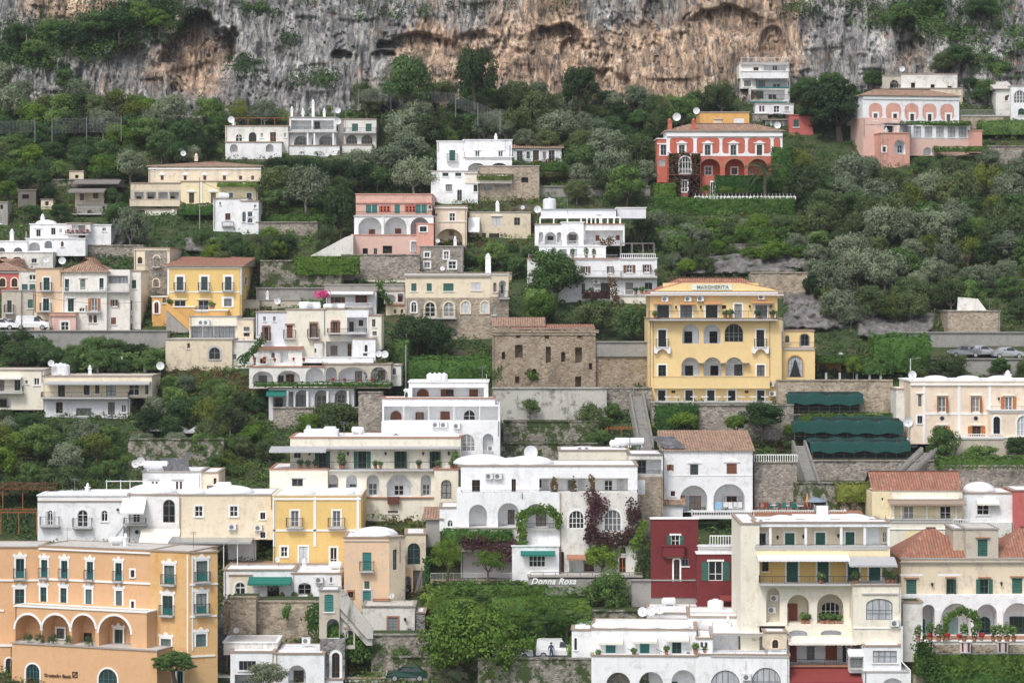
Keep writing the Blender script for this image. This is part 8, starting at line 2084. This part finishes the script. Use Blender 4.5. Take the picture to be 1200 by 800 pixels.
def put(kind,mk,x,y,Y,label,group=None,rz=0.0,s=1.0):
 p=P(x,y,Y)
 if kind not in used:o=used[kind]=mk();o.location=p;o.rotation_euler[2]=rz;o.scale=(s,s,s);o['label']=label;o['group']=group or '';return o
 return copy_thing(used[kind],p,label,group,rz,s)
def row(kind,mk,pts,Y,place,wd,group,s=1.0):
 O=['first','second','third','fourth','fifth','sixth','seventh','eighth','ninth','tenth','eleventh','twelfth']
 for i,(x,y)in enumerate(pts):put(kind,mk,x,y,Y,(wd+' '+place)if len(pts)==1 else '%s %s %s'%(O[i],wd,place),group,random.uniform(0,6),s*random.uniform(.85,1.15))
pa=lambda:make_pot('leaf_mid',.7,.38);pb=lambda:make_pot('leaf_mid',1.2,.36);pc=lambda:make_pot('flower_red',.4,.3)
FR={}
row('pa',pa,[(352,549),(361,549),(370,549),(402,549),(440,549),(446,549),(491,549),(513,549),(529,549)],float(T(316,612))+.4,'on the villa balcony with green shutters','green potted plant','pots on the cream villa balcony')
row('pb',pb,[(400,549.3),(533,549)],float(T(316,612))+.9,'on the villa balcony','tall potted shrub','pots on the cream villa balcony',1.3)
row('pa',pa,[(962,684),(1003,685),(1040,684),(1046,684)],CH.Y-.6,'on the long balcony of the cream and yellow hotel','green potted plant','pots on the hotel balcony',1.25)
row('pa',pa,[(941,731),(946,731),(964,731),(970,731),(976,731),(983,731)],CH.Y+.0,'in the arched loggias of the cream hotel','potted plant','pots in the loggias',1.1)
row('pb',pb,[(1076,750),(1090,750),(1100,751),(1130,751),(1142,751),(1164,751),(1171,751),(1180,751),(1188,751)],CH.Y-3.2,'before the arches of the arcaded villa','leafy potted plant','pots on the arcaded terrace',1.2)
row('pc',pc,[(80,273),(85,274),(90,274),(96,274),(102,273)],float(T(0,312))+1.6,'on the terrace of the white stepped villa','red geranium pot','geraniums on the stepped villa',.8)
row('pc',pc,[(1090,749.5),(1110,750),(1124,750),(1150,750)],CH.Y-3.4,'on the terracotta terrace of the arcaded villa','red flower pot','flower pots on the arcaded terrace')
row('pa',pa,[(768,374),(850,374),(856,374),(888,374),(905,374)],float(T(762,476))-.2,'on the top balcony of the big yellow hotel','potted plant','pots on the yellow hotel balcony',1.1)
row('pa',pa,[(198,359),(201,359),(247,362),(250,362)],float(T(196,378))-2.2,'on the ochre parapet of the yellow villa','potted plant','pots on the yellow villa',1.0)
row('pa',pa,[(693,345.5),(745,345),(752,345),(769,323)],float(T(615,352))-1.2,'on the lower balconies of the stepped hotel','potted plant','pots on the stepped hotel')
row('pb',pb,[(649,302.5),(671,302.5),(687,302.5),(696,302.5)],float(T(615,352))+.6,'on the white terrace of the stepped hotel','small potted shrub','pots on the stepped hotel')
row('pc',pc,[(298,423),(310,423),(322,424),(344,423),(356,424),(390,448),(404,448),(420,448),(436,448)],float(T(298,480))-1.6,'on the ledges of the cream apartment house','small red flower pot','pots on the apartment house',.7)
row('pa',pa,[(270,705),(330,704),(345,704),(364,705)],float(T(262,706))-1.0,'in front of the low white restaurant','potted plant','pots at the restaurant')
row('pa',pa,[(701,771),(743,769),(781,767),(815,765.5),(826,766)],WH.Y-1.6,'on the ledge of the white hotel at the bottom edge','small potted plant','pots on the white hotel ledge')
TY=float(T(935,604))-4.0
f=MB();f.box(0,12,0,4,-1.2,0);tag(f.obj('terrace_floor','terracotta',None,P(884,600,TY+.2)),'red tiled restaurant terrace behind the white baluster railing','terrace')
row('ct',make_table,[(906,599),(922,599),(938,599)],TY+1.2,'on the restaurant terrace','round white cafe table','tables on the restaurant terrace')
row('cg',lambda:make_chair('sh_teal'),[(902,599),(911,599),(918,599),(928,599),(933,599)],TY+.9,'on the restaurant terrace','teal cafe chair','teal chairs on the restaurant terrace',1.15)
row('cr',lambda:make_chair('awning_red'),[(888,599),(894,599),(898,599),(915,599),(925,599),(942,599),(947,599)],TY+1.1,'on the restaurant terrace','red cafe chair','red chairs on the restaurant terrace',1.15)
def parasol(x,y0,y1,mat,label,Y,open_=True):
 root=thing('parasol',label,'parasol',P(x,y1,Y));H=P(x,y0,Y).z-P(x,y1,Y).z;f=MB();f.bar((0,0,0),(0,0,H),.035);f.obj('pole','timber',root);f=MB();f.lathe([(1.25,H-.5),(.65,H-.2),(.03,H)]if open_ else[(.1,H-1.5),(.2,H-.9),(.03,H)],(0,0,0),10);f.obj('canopy',mat,root)
parasol(956,582,599,'bluegrey','blue-grey open parasol on the restaurant terrace',TY+1.5);parasol(946,578,599,'awning_orange','folded orange parasol beside the blue-grey one',TY+1.2,False)
parasol(320,655,668,'awning_red','folded red parasol leaning on the cream villa wall',float(T(316,612))-1.5,False)if 0 else None
f=MB();f.box(-.9,.9,-.35,.35,.7,.78);f.box(-.85,-.78,-.3,.3,0,.7);f.box(.78,.85,-.3,.3,0,.7);tag(f.obj('wooden_bench','wood',None,P(447,710,float(T(403,713))-1.4)),'reddish wooden bench against the weathered peach house','bench')
# cables strung across the slope
def cable(a,b,ya,yb,label):
 A=P(a[0],a[1],ya);B=P(b[0],b[1],yb);f=MB();L=(B-A).length;pr=Vector((0,0,0))
 for i in range(1,13):t=i/12;q=(B-A)*t+Vector((0,0,-L*.05*4*t*(1-t)));f.bar(pr,q,.025);pr=q
 tag(f.obj('overhead_cable','iron',None,A),label,'cable')
cable((410,200),(432,240),378,368,'thin cable dropping steeply through the olives to the coral villa');cable((234,212),(318,236),368,374,'cable strung from the wooden pole to the cream manor corner')
cable((475.5,408),(455,452),334,328,'guy wire slanting down from the tall grey mast');cable((130,285),(220,268),366,372,'cable running low over the rubble wall below the cream manor')
cable((742,456),(700,490),322,318,'cable sagging from the leaning pole beside the stair lane');cable((31,44),(300,140),408,396,'long thin cable crossing the upper west slope')
cable((1067,424),(1150,446),320,318,'cable running from the white lamp post to the cream villa roof');cable((25,342),(180,352),331,330,'cable slung along the coast road townhouses')
# a label for every tree and shrub, told apart by where it stands
def label_plants():
 recs=[]
 for root,wd,px,py,w,near in PLANTS:
  best=min(LANDMARKS,key=lambda l:((l[1]-px)**2+((l[2]-py)*1.5)**2))
  dx,dy=px-best[1],py-best[2]
  if near:ph=near
  elif abs(dx)<26 and abs(dy)>8:ph=('below ' if dy>0 else 'above ')+best[0]
  elif abs(dy)<22:ph=('just east of ' if dx>0 else 'just west of ')+best[0]
  else:ph=('south' if dy>0 else 'north')+('east of ' if dx>0 else 'west of ')+best[0]
  recs.append([root,wd,ph,px,py,w])
 by={}
 for r in recs:by.setdefault((r[1],r[2]),[]).append(r)
 for(wd,ph),g in by.items():
  g.sort(key=lambda r:r[3])
  n=len(g)
  O=['first','second','third','fourth','fifth','sixth','seventh','eighth','ninth','tenth','eleventh','twelfth','thirteenth','fourteenth','fifteenth','sixteenth','seventeenth','eighteenth','nineteenth','twentieth','last-but-one','last']
  for i,r in enumerate(g):
   if n==1:lb=wd+' '+ph
   elif n==2:lb=('western ' if i==0 else 'eastern ')+wd+' '+ph
   else:
    lb=('westernmost ' if i==0 else 'easternmost ' if i==n-1 else O[min(i,21)]+' from the west, ')+wd+' '+ph
   r[0]['label']=lb
   if len(lb.split())>16:lb=lb.replace('from the west, ','').replace(' green','')
   r[0]['label']=lb;r[0]['group']=wd+'s on the slope'
label_plants()
hm=bpy.data.materials.new('haze');hm.use_nodes=True;hn=hm.node_tree;hn.nodes.clear()
pv=hn.nodes.new('ShaderNodeVolumePrincipled');pv.inputs['Color'].default_value=(.93,.96,1,1);pv.inputs['Density'].default_value=.0001;pv.inputs['Anisotropy'].default_value=.2
hn.links.new(pv.outputs[0],hn.nodes.new('ShaderNodeOutputMaterial').inputs['Volume']);MATS['haze']=hm
f=MB();f.box(-3010,3010,-205,560,CZ+(HY-1100)*K*225-32,CZ+(HY+440)*K*560+2);tag(f.obj('haze','haze'),'thin pale air between the viewer and the cliff','haze',kind='stuff')
n_=0
for o in list(bpy.data.objects):
 if o.parent is None and o.type in('MESH','EMPTY')and not o.get('kind'):o['kind']='thing';n_+=1
print('things',n_,'objects',len(bpy.data.objects))
